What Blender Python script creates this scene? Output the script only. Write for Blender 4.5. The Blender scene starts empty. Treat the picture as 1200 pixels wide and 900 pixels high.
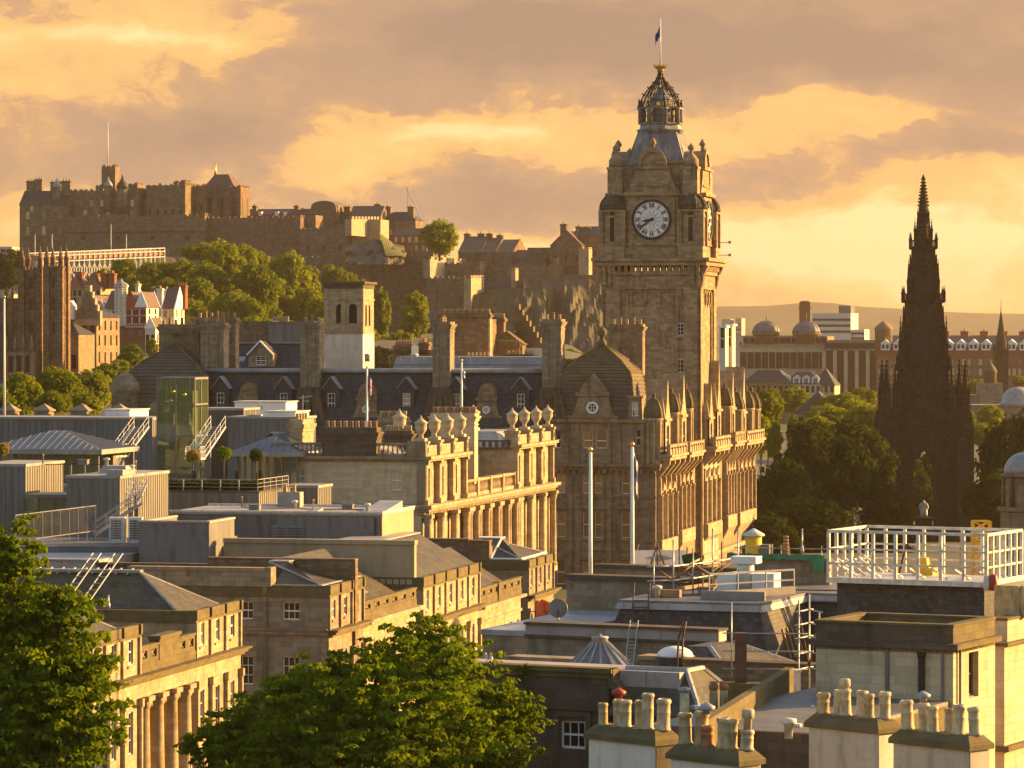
import bpy, math, random
from math import sin, cos, pi, radians as R, sqrt, exp, atan2
from mathutils import Vector, Matrix, noise as mnoise
random.seed(7)
scene = bpy.context.scene
C = scene.collection
# ------------------------------------------------------------------ camera
FOC, HY, ZC = 4386.0, 395.0, 30.0        # focal length in photo pixels, horizon row, eye height above the street (m)
cam_d = bpy.data.cameras.new('camera'); cam = bpy.data.objects.new('camera', cam_d); C.objects.link(cam)
cam.location = (0, 0, ZC); cam.rotation_euler = (R(90), 0, 0)
cam_d.sensor_width = 36; cam_d.lens = 36 * FOC / 1200; cam_d.shift_y = -(450 - HY) / 1200
cam_d.clip_start = 1; cam_d.clip_end = 30000
scene.camera = cam
# ------------------------------------------------------------------ render / exposure
scene.view_settings.view_transform = 'Standard'; scene.view_settings.look = 'None'
scene.view_settings.exposure = 1.75; scene.view_settings.gamma = 1
cy = scene.cycles
cy.max_bounces = 5; cy.diffuse_bounces = 3; cy.glossy_bounces = 2; cy.transmission_bounces = 3; cy.volume_bounces = 0
cy.transparent_max_bounces = 6; cy.use_denoising = True; cy.sample_clamp_indirect = 4
cy.caustics_reflective = False; cy.caustics_refractive = False
# ------------------------------------------------------------------ sun
SUN_AZ, SUN_EL = R(67), R(13.5)             # clockwise from the view direction (+y); elevation
sd = Vector((sin(SUN_AZ) * cos(SUN_EL), cos(SUN_AZ) * cos(SUN_EL), sin(SUN_EL)))
sl = bpy.data.lights.new('sun', 'SUN'); sun = bpy.data.objects.new('sun', sl); C.objects.link(sun)
sl.energy = 5.0; sl.angle = R(0.6); sl.color = (1.0, 0.56, 0.165)
sun.rotation_euler = (-sd).to_track_quat('-Z', 'Y').to_euler()
# ------------------------------------------------------------------ node helpers
class NT:
    def __init__(s, tree): s.t = tree; s.n = tree.nodes; s.l = tree.links
    def node(s, typ, **kw):
        n = s.n.new(typ)
        for k, v in kw.items(): setattr(n, k, v)
        return n
    def put(s, sock, v):
        if isinstance(v, bpy.types.NodeSocket): s.l.new(v, sock)
        elif v is not None:
            if sock.type == 'RGBA' and len(v) == 3: v = (*v, 1)
            sock.default_value = v
    def math(s, op, a, b=None, c=None, clamp=False):
        n = s.node('ShaderNodeMath', operation=op, use_clamp=clamp)
        s.put(n.inputs[0], a)
        if b is not None: s.put(n.inputs[1], b)
        if c is not None: s.put(n.inputs[2], c)
        return n.outputs[0]
    def smooth(s, v, a, b, lo=0.0, hi=1.0):
        n = s.node('ShaderNodeMapRange', interpolation_type='SMOOTHSTEP')
        s.put(n.inputs[0], v); n.inputs[1].default_value = a; n.inputs[2].default_value = b
        n.inputs[3].default_value = lo; n.inputs[4].default_value = hi
        return n.outputs[0]
    def comb(s, x, y, z):
        n = s.node('ShaderNodeCombineXYZ'); s.put(n.inputs[0], x); s.put(n.inputs[1], y); s.put(n.inputs[2], z); return n.outputs[0]
    def sep(s, v):
        n = s.node('ShaderNodeSeparateXYZ'); s.put(n.inputs[0], v); return n.outputs
    def noise(s, vec, scale, detail=4, rough=.55, dist=0.0, col=False):
        n = s.node('ShaderNodeTexNoise'); s.put(n.inputs['Vector'], vec); n.inputs['Scale'].default_value = scale
        n.inputs['Detail'].default_value = detail; n.inputs['Roughness'].default_value = rough; n.inputs['Distortion'].default_value = dist
        return n.outputs[1 if col else 0]
    def ramp(s, fac, stops, interp='LINEAR'):
        n = s.node('ShaderNodeValToRGB'); s.put(n.inputs[0], fac); cr = n.color_ramp; cr.interpolation = interp
        while len(cr.elements) < len(stops): cr.elements.new(.5)
        for e, (p, c) in zip(cr.elements, stops): e.position = p; e.color = (*c, 1) if len(c) == 3 else c
        return n.outputs[0]
    def mix(s, fac, a, b, mode='MIX'):
        n = s.node('ShaderNodeMix', data_type='RGBA', blend_type=mode)
        s.put(n.inputs[0], fac); s.put(n.inputs[6], a); s.put(n.inputs[7], b); return n.outputs[2]
    def vmul(s, v, m):
        n = s.node('ShaderNodeVectorMath', operation='MULTIPLY'); s.put(n.inputs[0], v); n.inputs[1].default_value = m; return n.outputs[0]
# ------------------------------------------------------------------ sky
world = bpy.data.worlds.new('World'); scene.world = world; world.use_nodes = True
w = NT(world.node_tree); w.n.clear()
tc = w.node('ShaderNodeTexCoord'); gx, gy, gz = w.sep(tc.outputs['Generated'])
az = w.math('ARCTAN2', gx, gy)
# cloud field in direction space; everything in units of 1/100 radian
p = w.comb(w.math('MULTIPLY', az, 100), w.math('MULTIPLY', gz, 100), 0)
warp = w.noise(w.vmul(p, (.42, .9, 1)), .55, 5, .62, col=True)
wv = w.node('ShaderNodeVectorMath', operation='SUBTRACT'); w.put(wv.inputs[0], warp); wv.inputs[1].default_value = (.5, .5, .5)
pw = w.node('ShaderNodeVectorMath', operation='ADD'); w.put(pw.inputs[0], p); w.put(pw.inputs[1], w.vmul(wv.outputs[0], (4.2, 3.0, 0)))
wx, wy, _ = w.sep(pw.outputs[0])
def blob(px, py, sx, sy, wt):
    a, e = (px - 600) / 43.86, (HY - py) / 43.86
    u = w.math('MULTIPLY', w.math('SUBTRACT', wx, a), 43.86 / sx); v = w.math('MULTIPLY', w.math('SUBTRACT', wy, e), 43.86 / sy)
    d = w.math('ADD', w.math('MULTIPLY', u, u), w.math('MULTIPLY', v, v))
    return w.math('MULTIPLY', w.math('POWER', 2.718, w.math('MULTIPLY', d, -1)), wt)
acc = 0.50
for b in [(150, 42, 210, 24, .50), (40, 110, 150, 26, .20), (250, 150, 130, 38, -.42), (60, 190, 140, 26, -.18), (620, 45, 260, 48, -.52),
          (1000, 60, 330, 70, -.42), (560, 150, 170, 38, .42), (420, 200, 110, 26, .20), (620, 240, 190, 36, -.50), (100, 270, 160, 50, .25),
          (900, 150, 150, 40, .22), (1130, 180, 150, 20, -.28), (880, 215, 120, 24, -.20), (1020, 280, 380, 60, .62), (560, 295, 300, 24, .30), (1150, 330, 250, 40, .10), (960, 120, 120, 30, .20)]:
    acc = w.math('ADD', acc, blob(*b))
fine = w.noise(w.vmul(pw.outputs[0], (.34, .70, 1)), 1.0, 9, .66)
acc = w.math('ADD', acc, w.math('MULTIPLY', w.math('SUBTRACT', fine, .5), .95))
cloud = w.ramp(acc, [(.05, (.47, .305, .205)), (.40, (.60, .375, .225)), (.50, (.72, .42, .215)), (.57, (.96, .555, .21)), (.74, (1.06, .64, .23)), (1.0, (1.2, .86, .40))])
nish = w.node('ShaderNodeTexSky'); nish.sky_type = 'NISHITA'; nish.sun_disc = False
nish.sun_elevation = SUN_EL; nish.sun_rotation = SUN_AZ; nish.dust_density = 2.0
bg1 = w.node('ShaderNodeBackground'); w.put(bg1.inputs[0], w.mix(1, nish.outputs[0], (1.06, .98, .88), 'MULTIPLY')); bg1.inputs[1].default_value = 0.095
bg2 = w.node('ShaderNodeBackground'); w.put(bg2.inputs[0], cloud); bg2.inputs[1].default_value = 0.305
cw = w.math('MULTIPLY', w.smooth(gz, .10, .26, 1, 0), w.smooth(gy, -.2, .8, 0.55, 1))
ms = w.node('ShaderNodeMixShader'); w.put(ms.inputs[0], cw); w.l.new(bg1.outputs[0], ms.inputs[1]); w.l.new(bg2.outputs[0], ms.inputs[2])
wo = w.node('ShaderNodeOutputWorld'); w.l.new(ms.outputs[0], wo.inputs[0])
# ------------------------------------------------------------------ geometry helpers
def P(px, py, D): return Vector(((px - 600) * D / FOC, D, ZC - (py - HY) * D / FOC))
def Z(py, D): return ZC - (py - HY) * D / FOC
def sgn(x): return (x > 0) - (x < 0)
class MB:
    """collects faces; build() links them as ONE mesh object"""
    def __init__(s): s.v = []; s.f = []; s.M = Matrix.Identity(4); s.sm = set()
    def add(s, pts, faces, smooth=False):
        k = len(s.v); s.v += [s.M @ Vector(q) for q in pts]
        for f in faces:
            if smooth: s.sm.add(len(s.f))
            s.f.append([k + i for i in f])
    def poly(s, *pts): s.add(pts, [range(len(pts))])
    def box(s, x0, x1, y0, y1, z0, z1):
        x0, x1 = min(x0, x1), max(x0, x1); y0, y1 = min(y0, y1), max(y0, y1); z0, z1 = min(z0, z1), max(z0, z1)
        s.hip(x0, x1, y0, y1, z0, x0, x1, y0, y1, z1)
    def hip(s, x0, x1, y0, y1, z0, X0, X1, Y0, Y1, z1):
        s.add([(x0, y0, z0), (x1, y0, z0), (x1, y1, z0), (x0, y1, z0), (X0, Y0, z1), (X1, Y0, z1), (X1, Y1, z1), (X0, Y1, z1)],
              [(3, 2, 1, 0), (4, 5, 6, 7), (0, 1, 5, 4), (1, 2, 6, 5), (2, 3, 7, 6), (3, 0, 4, 7)])
    def prism(s, poly, a0, a1, axis='y'):
        """polygon in (x,z) run along y, or (y,z) run along x, or (x,y) run along z"""
        f = {'y': lambda q, a: (q[0], a, q[1]), 'x': lambda q, a: (a, q[0], q[1]), 'z': lambda q, a: (q[0], q[1], a)}[axis]
        n = len(poly)
        s.add([f(q, a0) for q in poly] + [f(q, a1) for q in poly],
              [list(range(n)), list(range(2 * n - 1, n - 1, -1))] + [(i, n + i, n + (i + 1) % n, (i + 1) % n) for i in range(n)])
    def lathe(s, prof, cx=0, cy=0, n=12, a0=0.0, smooth=True, cap=True):
        pts = []; fs = []
        for r, z in prof:
            for i in range(n):
                a = a0 + 2 * pi * i / n; pts.append((cx + r * cos(a), cy + r * sin(a), z))
        for j in range(len(prof) - 1):
            for i in range(n):
                i2 = (i + 1) % n; fs.append((j * n + i, j * n + i2, (j + 1) * n + i2, (j + 1) * n + i))
        s.add(pts, fs, smooth)
        if cap:
            k = len(s.v) - len(pts); s.f.append([k + n - 1 - i for i in range(n)]); s.f.append([len(s.v) - n + i for i in range(n)])
    def tube(s, p, q, r, n=6, r2=None):
        p, q = Vector(p), Vector(q); d = q - p; r2 = r if r2 is None else r2
        if d.length < 1e-6: return
        a = d.orthogonal().normalized(); b = d.normalized().cross(a); pts = []
        for c, rr in ((p, r), (q, r2)):
            for i in range(n): t = 2 * pi * i / n; pts.append(c + a * (rr * cos(t)) + b * (rr * sin(t)))
        s.add(pts, [(i, (i + 1) % n, n + (i + 1) % n, n + i) for i in range(n)], n > 5)
        k = len(s.v) - 2 * n; s.f.append([k + n - 1 - i for i in range(n)]); s.f.append([k + n + i for i in range(n)])
    def path(s, pts, r, n=6):
        for a, b in zip(pts, pts[1:]): s.tube(a, b, r, n)
    def bar(s, p, q, r): s.tube(p, q, r, 4)
    def face(s, side, off, a0, a1, z0, z1, holes=(), deep=.28):
        """a wall face with rectangular openings and their reveals. front: plane y=off looking to -y; right: x=off looking to +x"""
        mp = (lambda a, z, d: (a, off + d, z)) if side == 'front' else (lambda a, z, d: (off - d, a, z))
        hs = [(max(a0, h[0]), min(a1, h[1]), max(z0, h[2]), min(z1, h[3])) for h in holes]
        hs = [h for h in hs if h[1] > h[0] and h[3] > h[2]]
        A = sorted({a0, a1, *[h[0] for h in hs], *[h[1] for h in hs]}); Q = sorted({z0, z1, *[h[2] for h in hs], *[h[3] for h in hs]})
        for qa, qb in zip(Q, Q[1:]):
            run = None
            for aa, ab in list(zip(A, A[1:])) + [(None, None)]:
                solid = aa is not None and not any(h[0] < (aa + ab) / 2 < h[1] and h[2] < (qa + qb) / 2 < h[3] for h in hs)
                if solid: run = (run[0], ab) if run else (aa, ab)
                elif run: s.poly(mp(run[0], qa, 0), mp(run[1], qa, 0), mp(run[1], qb, 0), mp(run[0], qb, 0)); run = None
        for h in hs:
            a, b, c, d = h
            s.poly(mp(a, c, 0), mp(a, d, 0), mp(a, d, deep), mp(a, c, deep)); s.poly(mp(b, d, 0), mp(b, c, 0), mp(b, c, deep), mp(b, d, deep))
            s.poly(mp(a, c, 0), mp(a, c, deep), mp(b, c, deep), mp(b, c, 0)); s.poly(mp(a, d, 0), mp(b, d, 0), mp(b, d, deep), mp(a, d, deep))
    def build(s, name, mat, parent=None, loc=None, rotz=None):
        me = bpy.data.meshes.new(name); me.from_pydata(s.v, [], s.f); me.update()
        if s.sm:
            fl = [i in s.sm for i in range(len(s.f))]; me.polygons.foreach_set('use_smooth', fl)
        if mat: me.materials.append(mat)
        o = bpy.data.objects.new(name, me); C.objects.link(o)
        if parent: o.parent = parent
        if loc is not None: o.location = loc
        if rotz is not None: o.rotation_euler = (0, 0, rotz)
        return o
def tag(o, label=None, cat=None, group=None, kind=None):
    for k, v in (('label', label), ('category', cat), ('group', group), ('kind', kind)):
        if v: o[k] = v
    return o
def thing(name, label, cat, loc=(0, 0, 0), rotz=0.0, group=None):
    o = bpy.data.objects.new(name, None); C.objects.link(o); o.location = loc; o.rotation_euler = (0, 0, rotz); o.empty_display_size = .5
    return tag(o, label, cat, group)
kids = {}
def copy_tree(o, parent=None):
    c = o.copy(); C.objects.link(c)
    if parent: c.parent = parent
    for ch in list(o.children): copy_tree(ch, c)
    return c
YAW = R(-12.5); TU = Vector((cos(YAW), sin(YAW))); TV = Vector((-sin(YAW), cos(YAW)))
class Fr:
    """street-grid frame: origin = a building's near right corner seen at column px and D metres away; u runs right, v runs away along the street"""
    def __init__(s, px, D, yaw=YAW):
        s.o = Vector(((px - 600) * D / FOC, D)); s.D = D; s.px = px; s.yaw = yaw
        s.U = Vector((cos(yaw), sin(yaw))); s.V = Vector((-sin(yaw), cos(yaw)))
    def _t(s, b, d, px):
        k = (px - 600) / FOC; return (k * b.y - b.x) / (d.x - k * d.y)
    def u(s, px, v=0): return s._t(s.o + s.V * v, s.U, px)
    def v(s, px, u=0): return s._t(s.o + s.U * u, s.V, px)
    def d(s, u=0, v=0): return (s.o + s.U * u + s.V * v).y
    def z(s, py, u=0, v=0): return Z(py, s.d(u, v))
    def thing(s, name, label, cat, group=None, z=0): return thing(name, label, cat, (s.o.x, s.o.y, z), s.yaw, group)
    def pt(s, u, v, z): q = s.o + s.U * u + s.V * v; return Vector((q.x, q.y, z))
# ------------------------------------------------------------------ materials
MATS = {}
def mat(name):
    m = bpy.data.materials.new(name); m.use_nodes = True; t = NT(m.node_tree); b = t.n['Principled BSDF']; MATS[name] = m
    return m, t, b
def uvz(t, s=1.0):
    """(x+y, z) of the object: lays courses right on walls of either direction and on pitched roofs"""
    x, y, z = t.sep(t.node('ShaderNodeTexCoord').outputs['Object'])
    return t.comb(t.math('ADD', x, y), z, 0), t.node('ShaderNodeTexCoord').outputs['Object']
def stone(name, c1, c2, soot=(.06, .05, .04), amt=.55, bw=.9, bh=.36, joint=.012, moss=0, rough=.9, contrast=.5):
    m, t, b = mat(name); uv, ob = uvz(t)
    br = t.node('ShaderNodeTexBrick'); t.put(br.inputs['Vector'], uv); br.inputs['Scale'].default_value = 1
    br.inputs['Brick Width'].default_value = bw; br.inputs['Row Height'].default_value = bh; br.inputs['Mortar Size'].default_value = joint; br.inputs['Mortar Smooth'].default_value = .3
    br.inputs['Color1'].default_value = (0, 0, 0, 1); br.inputs['Color2'].default_value = (1, 1, 1, 1); br.inputs['Mortar'].default_value = (.2, .2, .2, 1); br.inputs['Bias'].default_value = 0
    n1 = t.noise(ob, .35, 6, .65); n2 = t.noise(t.vmul(ob, (1.3, 1.3, .28)), .9, 6, .7); n3 = t.noise(ob, 6, 3, .6)
    f = t.math('ADD', t.math('MULTIPLY', br.outputs[0], contrast), t.math('MULTIPLY', n1, 1 - contrast * .5))
    col = t.mix(t.smooth(f, .2, .95), c1, c2)
    st = t.math('MULTIPLY', t.smooth(n2, .46, .72), amt); col = t.mix(st, col, soot)
    col = t.mix(t.math('MULTIPLY', br.outputs[1], .45), col, (c1[0] * .35, c1[1] * .33, c1[2] * .3))
    col = t.mix(t.smooth(n3, .3, .8, .0, .28), col, (c1[0] * .5, c1[1] * .5, c1[2] * .5))
    if moss:
        gz = t.sep(t.node('ShaderNodeNewGeometry').outputs['Normal'])[2]
        mm = t.math('MULTIPLY', t.smooth(t.noise(ob, 1.1, 5, .7), .42, .62), moss); col = t.mix(mm, col, (.15, .125, .02))
    t.put(b.inputs['Base Color'], col); b.inputs['Roughness'].default_value = rough; b.inputs['Specular IOR Level'].default_value = .15
    bp = t.node('ShaderNodeBump'); bp.inputs['Strength'].default_value = .5; bp.inputs['Distance'].default_value = .03
    t.put(bp.inputs['Height'], t.math('SUBTRACT', t.math('MULTIPLY', n3, .8), br.outputs[1])); t.l.new(bp.outputs[0], b.inputs['Normal'])
    return m
def slate(name, c1, c2, w=.35, h=.24, rough=.55, moss=0):
    m, t, b = mat(name); uv, ob = uvz(t)
    br = t.node('ShaderNodeTexBrick'); t.put(br.inputs['Vector'], uv); br.inputs['Scale'].default_value = 1
    br.inputs['Brick Width'].default_value = w; br.inputs['Row Height'].default_value = h; br.inputs['Mortar Size'].default_value = .018
    br.inputs['Color1'].default_value = (0, 0, 0, 1); br.inputs['Color2'].default_value = (1, 1, 1, 1); br.inputs['Mortar'].default_value = (0, 0, 0, 1)
    n1 = t.noise(ob, .5, 5, .7); n2 = t.noise(t.vmul(ob, (1, 1, .3)), 1.4, 5, .7)
    col = t.mix(t.math('ADD', t.math('MULTIPLY', br.outputs[0], .6), t.math('MULTIPLY', n1, .4)), c1, c2)
    col = t.mix(t.smooth(n2, .5, .8, 0, .5), col, (.10, .095, .06) if moss else (.13, .125, .12))
    if moss: col = t.mix(t.smooth(n1, .38, .64, 0, moss), col, (.12, .105, .04))
    t.put(b.inputs['Base Color'], col); b.inputs['Roughness'].default_value = rough; b.inputs['Specular IOR Level'].default_value = .12
    bp = t.node('ShaderNodeBump'); bp.inputs['Strength'].default_value = .5; bp.inputs['Distance'].default_value = .03
    t.put(bp.inputs['Height'], t.math('SUBTRACT', t.math('MULTIPLY', br.outputs[0], .5), br.outputs[1])); t.l.new(bp.outputs[0], b.inputs['Normal'])
    return m
def plain(name, c, rough=.6, var=.25, scale=2.0, metal=0.0, spec=.3, c2=None, stretch=None):
    m, t, b = mat(name); ob = t.node('ShaderNodeTexCoord').outputs['Object']
    if stretch: ob = t.vmul(ob, stretch)
    n = t.noise(ob, scale, 5, .65); c2 = c2 or tuple(x * (1 - var) for x in c)
    t.put(b.inputs['Base Color'], t.mix(t.smooth(n, .3, .7), c, c2)); b.inputs['Roughness'].default_value = rough
    b.inputs['Metallic'].default_value = metal; b.inputs['Specular IOR Level'].default_value = spec
    return m
def glassy(name, c, rough=.06, var=.5, scale=.8, spec=.6):
    m, t, b = mat(name); oi = t.node('ShaderNodeObjectInfo').outputs['Random']; ob = t.node('ShaderNodeTexCoord').outputs['Object']
    k = t.math('ADD', t.math('MULTIPLY', oi, var), t.math('MULTIPLY', t.noise(ob, scale, 3), .5))
    t.put(b.inputs['Base Color'], t.mix(t.smooth(k, .2, .8), c, tuple(x * .3 for x in c))); b.inputs['Roughness'].default_value = rough
    b.inputs['Specular IOR Level'].default_value = spec; return m
stone('sandstone', (.46, .36, .225), (.31, .235, .14), (.07, .052, .036), .55)
stone('sandstone_pale', (.60, .50, .33), (.46, .37, .235), (.13, .095, .06), .4, 1.0, .38)
stone('sandstone_brown', (.33, .235, .14), (.20, .14, .082), (.04, .03, .022), .7)
stone('sandstone_sooty', (.15, .115, .08), (.085, .068, .05), (.028, .024, .02), .65, contrast=.35)
stone('sandstone_mossy', (.17, .135, .08), (.10, .08, .048), (.035, .028, .02), .5, moss=.5, contrast=.4)
stone('sandstone_grey', (.33, .265, .18), (.20, .158, .105), (.05, .042, .034), .6)
stone('sandstone_tower', (.42, .305, .18), (.25, .178, .104), (.06, .045, .03), .65, contrast=.65)
stone('rubble_stone', (.26, .18, .11), (.15, .105, .065), (.06, .045, .03), .6, .55, .28, .03, contrast=.7)
stone('castle_stone', (.25, .18, .115), (.135, .098, .064), (.05, .038, .028), .7, 1.6, .8, .05, contrast=.45)
stone('castle_stone_red', (.23, .15, .095), (.125, .082, .054), (.05, .035, .028), .7, 1.6, .8, .05, contrast=.45)
stone('gothic_stone', (.065, .046, .032), (.024, .018, .014), (.010, .008, .007), .8, .5, .3, contrast=.8)
stone('college_stone', (.27, .165, .09), (.12, .075, .044), (.02, .015, .012), .7, .8, .4)
stone('red_brick', (.30, .115, .06), (.21, .08, .045), (.10, .05, .035), .4, .3, .1, .01)
stone('harled_white', (.70, .64, .54), (.58, .52, .43), (.26, .21, .15), .5, 9, 9, 0)
stone('harled_cream', (.50, .45, .36), (.42, .37, .29), (.13, .10, .07), .6, 9, 9, 0)
stone('render_grey', (.19, .185, .175), (.13, .125, .118), (.06, .056, .05), .75, 9, 9, 0)
stone('render_tan', (.40, .32, .20), (.32, .25, .155), (.16, .12, .08), .5, 9, 9, 0)
slate('slate_dark', (.028, .028, .030), (.085, .083, .083))
slate('slate_brown', (.042, .038, .032), (.11, .095, .072), moss=.45)
slate('slate_purple', (.10, .062, .052), (.15, .095, .075))
slate('tile_red', (.20, .075, .045), (.27, .11, .06))
slate('stone_slate', (.14, .11, .08), (.085, .068, .05), .6, .35, .8)
slate('stone_slate_moss', (.17, .125, .07), (.085, .065, .04), .7, .5, .8, moss=.3)
def sheet(name, c, rough, var, pw=1.1, pl=2.6, spec=.35):
    """sheet roofing: long panels with seams, ponding stains and grime"""
    m, t, b = mat(name); ob = t.node('ShaderNodeTexCoord').outputs['Object']; br = t.node('ShaderNodeTexBrick'); t.put(br.inputs['Vector'], ob); br.inputs['Scale'].default_value = 1
    br.inputs['Brick Width'].default_value = pl; br.inputs['Row Height'].default_value = pw; br.inputs['Mortar Size'].default_value = .03; br.inputs['Color1'].default_value = (0, 0, 0, 1); br.inputs['Color2'].default_value = (1, 1, 1, 1); br.inputs['Mortar'].default_value = (.5, .5, .5, 1)
    n = t.noise(ob, .5, 6, .7); n2 = t.noise(ob, 2.2, 5, .7); lo = tuple(x * (1 - var) for x in c)
    col = t.mix(t.math('ADD', t.math('MULTIPLY', br.outputs[0], .35), t.smooth(n, .35, .65, 0, .65)), c, lo); col = t.mix(t.smooth(n2, .5, .75, 0, .5), col, tuple(x * .5 for x in c)); col = t.mix(t.math('MULTIPLY', br.outputs[1], .6), col, tuple(x * .3 for x in c))
    t.put(b.inputs['Base Color'], col); b.inputs['Roughness'].default_value = rough; b.inputs['Specular IOR Level'].default_value = spec
    bp = t.node('ShaderNodeBump'); bp.inputs['Strength'].default_value = .4; bp.inputs['Distance'].default_value = .04; t.put(bp.inputs['Height'], br.outputs[1]); t.l.new(bp.outputs[0], b.inputs['Normal']); return m
sheet('lead', (.34, .34, .345), .5, .4)
plain('lead_aged', (.26, .25, .24), .5, .65, .8, 0, .4, stretch=(1.5, 1.5, .3))
sheet('lead_pink', (.40, .345, .31), .65, .35, .9, 3.2)
sheet('lead_dark', (.16, .155, .15), .6, .45)
plain('zinc', (.185, .178, .162), .5, .42, .9, .1, .35, stretch=(1.6, 1.6, .18))
sheet('zinc_pale', (.34, .32, .285), .5, .35, .8, 3.0)
plain('zinc_blue', (.14, .155, .175), .4, .2, .5, .2, .5)
plain('white_paint', (.78, .77, .74), .5, .12, 1.5)
plain('white_steel', (.68, .66, .60), .5, .42, 2.4)
plain('grey_steel', (.38, .38, .37), .4, .25, 1.5, .4)
plain('dark_iron', (.022, .021, .02), .6, .3, 3)
plain('rust_steel', (.14, .075, .045), .7, .5, 2)
plain('crown_iron', (.075, .055, .04), .55, .4, 3)
plain('gold', (.80, .50, .12), .3, .2, 3, .9)
plain('pot_buff', (.50, .39, .205), .8, .55, 3.5, stretch=(1, 1, .45))
plain('pot_cream', (.60, .50, .31), .8, .55, 3.5, stretch=(1, 1, .45))
plain('pot_terracotta', (.42, .20, .085), .8, .55, 3.5, stretch=(1, 1, .45))
plain('red_paint', (.36, .045, .03), .5, .2, 3)
plain('orange_netting', (.75, .15, .05), .7, .3, 3)
plain('green_tarp', (.05, .20, .085), .5, .4, 2)
plain('yellow_paint', (.80, .45, .03), .5, .2, 3)
plain('concrete', (.30, .28, .25), .8, .3, 1.0)
plain('timber', (.34, .21, .11), .75, .3, 2.5)
plain('flag_white', (.7, .68, .65), .8, .15)
plain('flag_blue', (.03, .06, .24), .8, .15)
plain('flag_red', (.50, .02, .03), .8, .15)
plain('marble', (.55, .52, .47), .5, .2, 2)
plain('soil', (.10, .075, .05), .9, .3, 2)
glassy('window_glass', (.014, .014, .015), .06, spec=.22)
glassy('curtain_glow_glass', (.62, .36, .12), .25, .9, 1.6, .4)  # amber base colour paints a warm glow onto the curtained panes
glassy('blind_glass', (.50, .42, .28), .2, .7, 1.2, .4)
plain('louvre_dark', (.03, .028, .026), .7, .3, 3)
def sheet_glass(name, tint, alpha):
    m, t, b = mat(name); t.n.remove(b)
    tr = t.node('ShaderNodeBsdfTransparent'); t.put(tr.inputs[0], tint); gl = t.node('ShaderNodeBsdfGlossy'); gl.inputs['Roughness'].default_value = .04; t.put(gl.inputs[0], (.9, 1, .9))
    df = t.node('ShaderNodeBsdfDiffuse'); t.put(df.inputs[0], tuple(x * .35 for x in tint))
    fr = t.node('ShaderNodeFresnel'); fr.inputs[0].default_value = 1.5
    a = t.node('ShaderNodeMixShader'); a.inputs[0].default_value = alpha; t.l.new(tr.outputs[0], a.inputs[1]); t.l.new(df.outputs[0], a.inputs[2])
    c = t.node('ShaderNodeMixShader'); t.put(c.inputs[0], t.math('ADD', fr.outputs[0], .12)); t.l.new(a.outputs[0], c.inputs[1]); t.l.new(gl.outputs[0], c.inputs[2])
    t.l.new(c.outputs[0], t.n['Material Output'].inputs[0]); return m
sheet_glass('green_glass', (.66, .86, .60), .16)
sheet_glass('clear_glass', (.75, .82, .72), .12)
def leafmat(name, c1, c2, trans=.42):
    m, t, b = mat(name); t.n.remove(b); ob = t.node('ShaderNodeTexCoord').outputs['Object']
    k = t.math('ADD', t.math('MULTIPLY', t.noise(ob, .55, 3), .7), t.math('MULTIPLY', t.noise(ob, 3.1, 2), .5)); rn = t.node('ShaderNodeObjectInfo').outputs['Random']
    col = t.mix(t.smooth(t.math('ADD', k, t.math('MULTIPLY', rn, .25)), .42, .92), c1, c2)
    df = t.node('ShaderNodeBsdfDiffuse'); t.put(df.inputs[0], col); tl = t.node('ShaderNodeBsdfTranslucent'); t.put(tl.inputs[0], t.mix(1, col, (1.25, 1.1, .45), 'MULTIPLY'))
    a = t.node('ShaderNodeMixShader'); a.inputs[0].default_value = trans; t.l.new(df.outputs[0], a.inputs[1]); t.l.new(tl.outputs[0], a.inputs[2])
    t.l.new(a.outputs[0], t.n['Material Output'].inputs[0]); return m
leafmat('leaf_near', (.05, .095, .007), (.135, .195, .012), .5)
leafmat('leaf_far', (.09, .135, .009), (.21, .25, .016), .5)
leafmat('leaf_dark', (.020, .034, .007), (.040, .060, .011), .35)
leafmat('leaf_golden', (.20, .16, .02), (.28, .20, .02))
plain('bark', (.085, .065, .045), .9, .4, 3)
M = MATS
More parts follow.
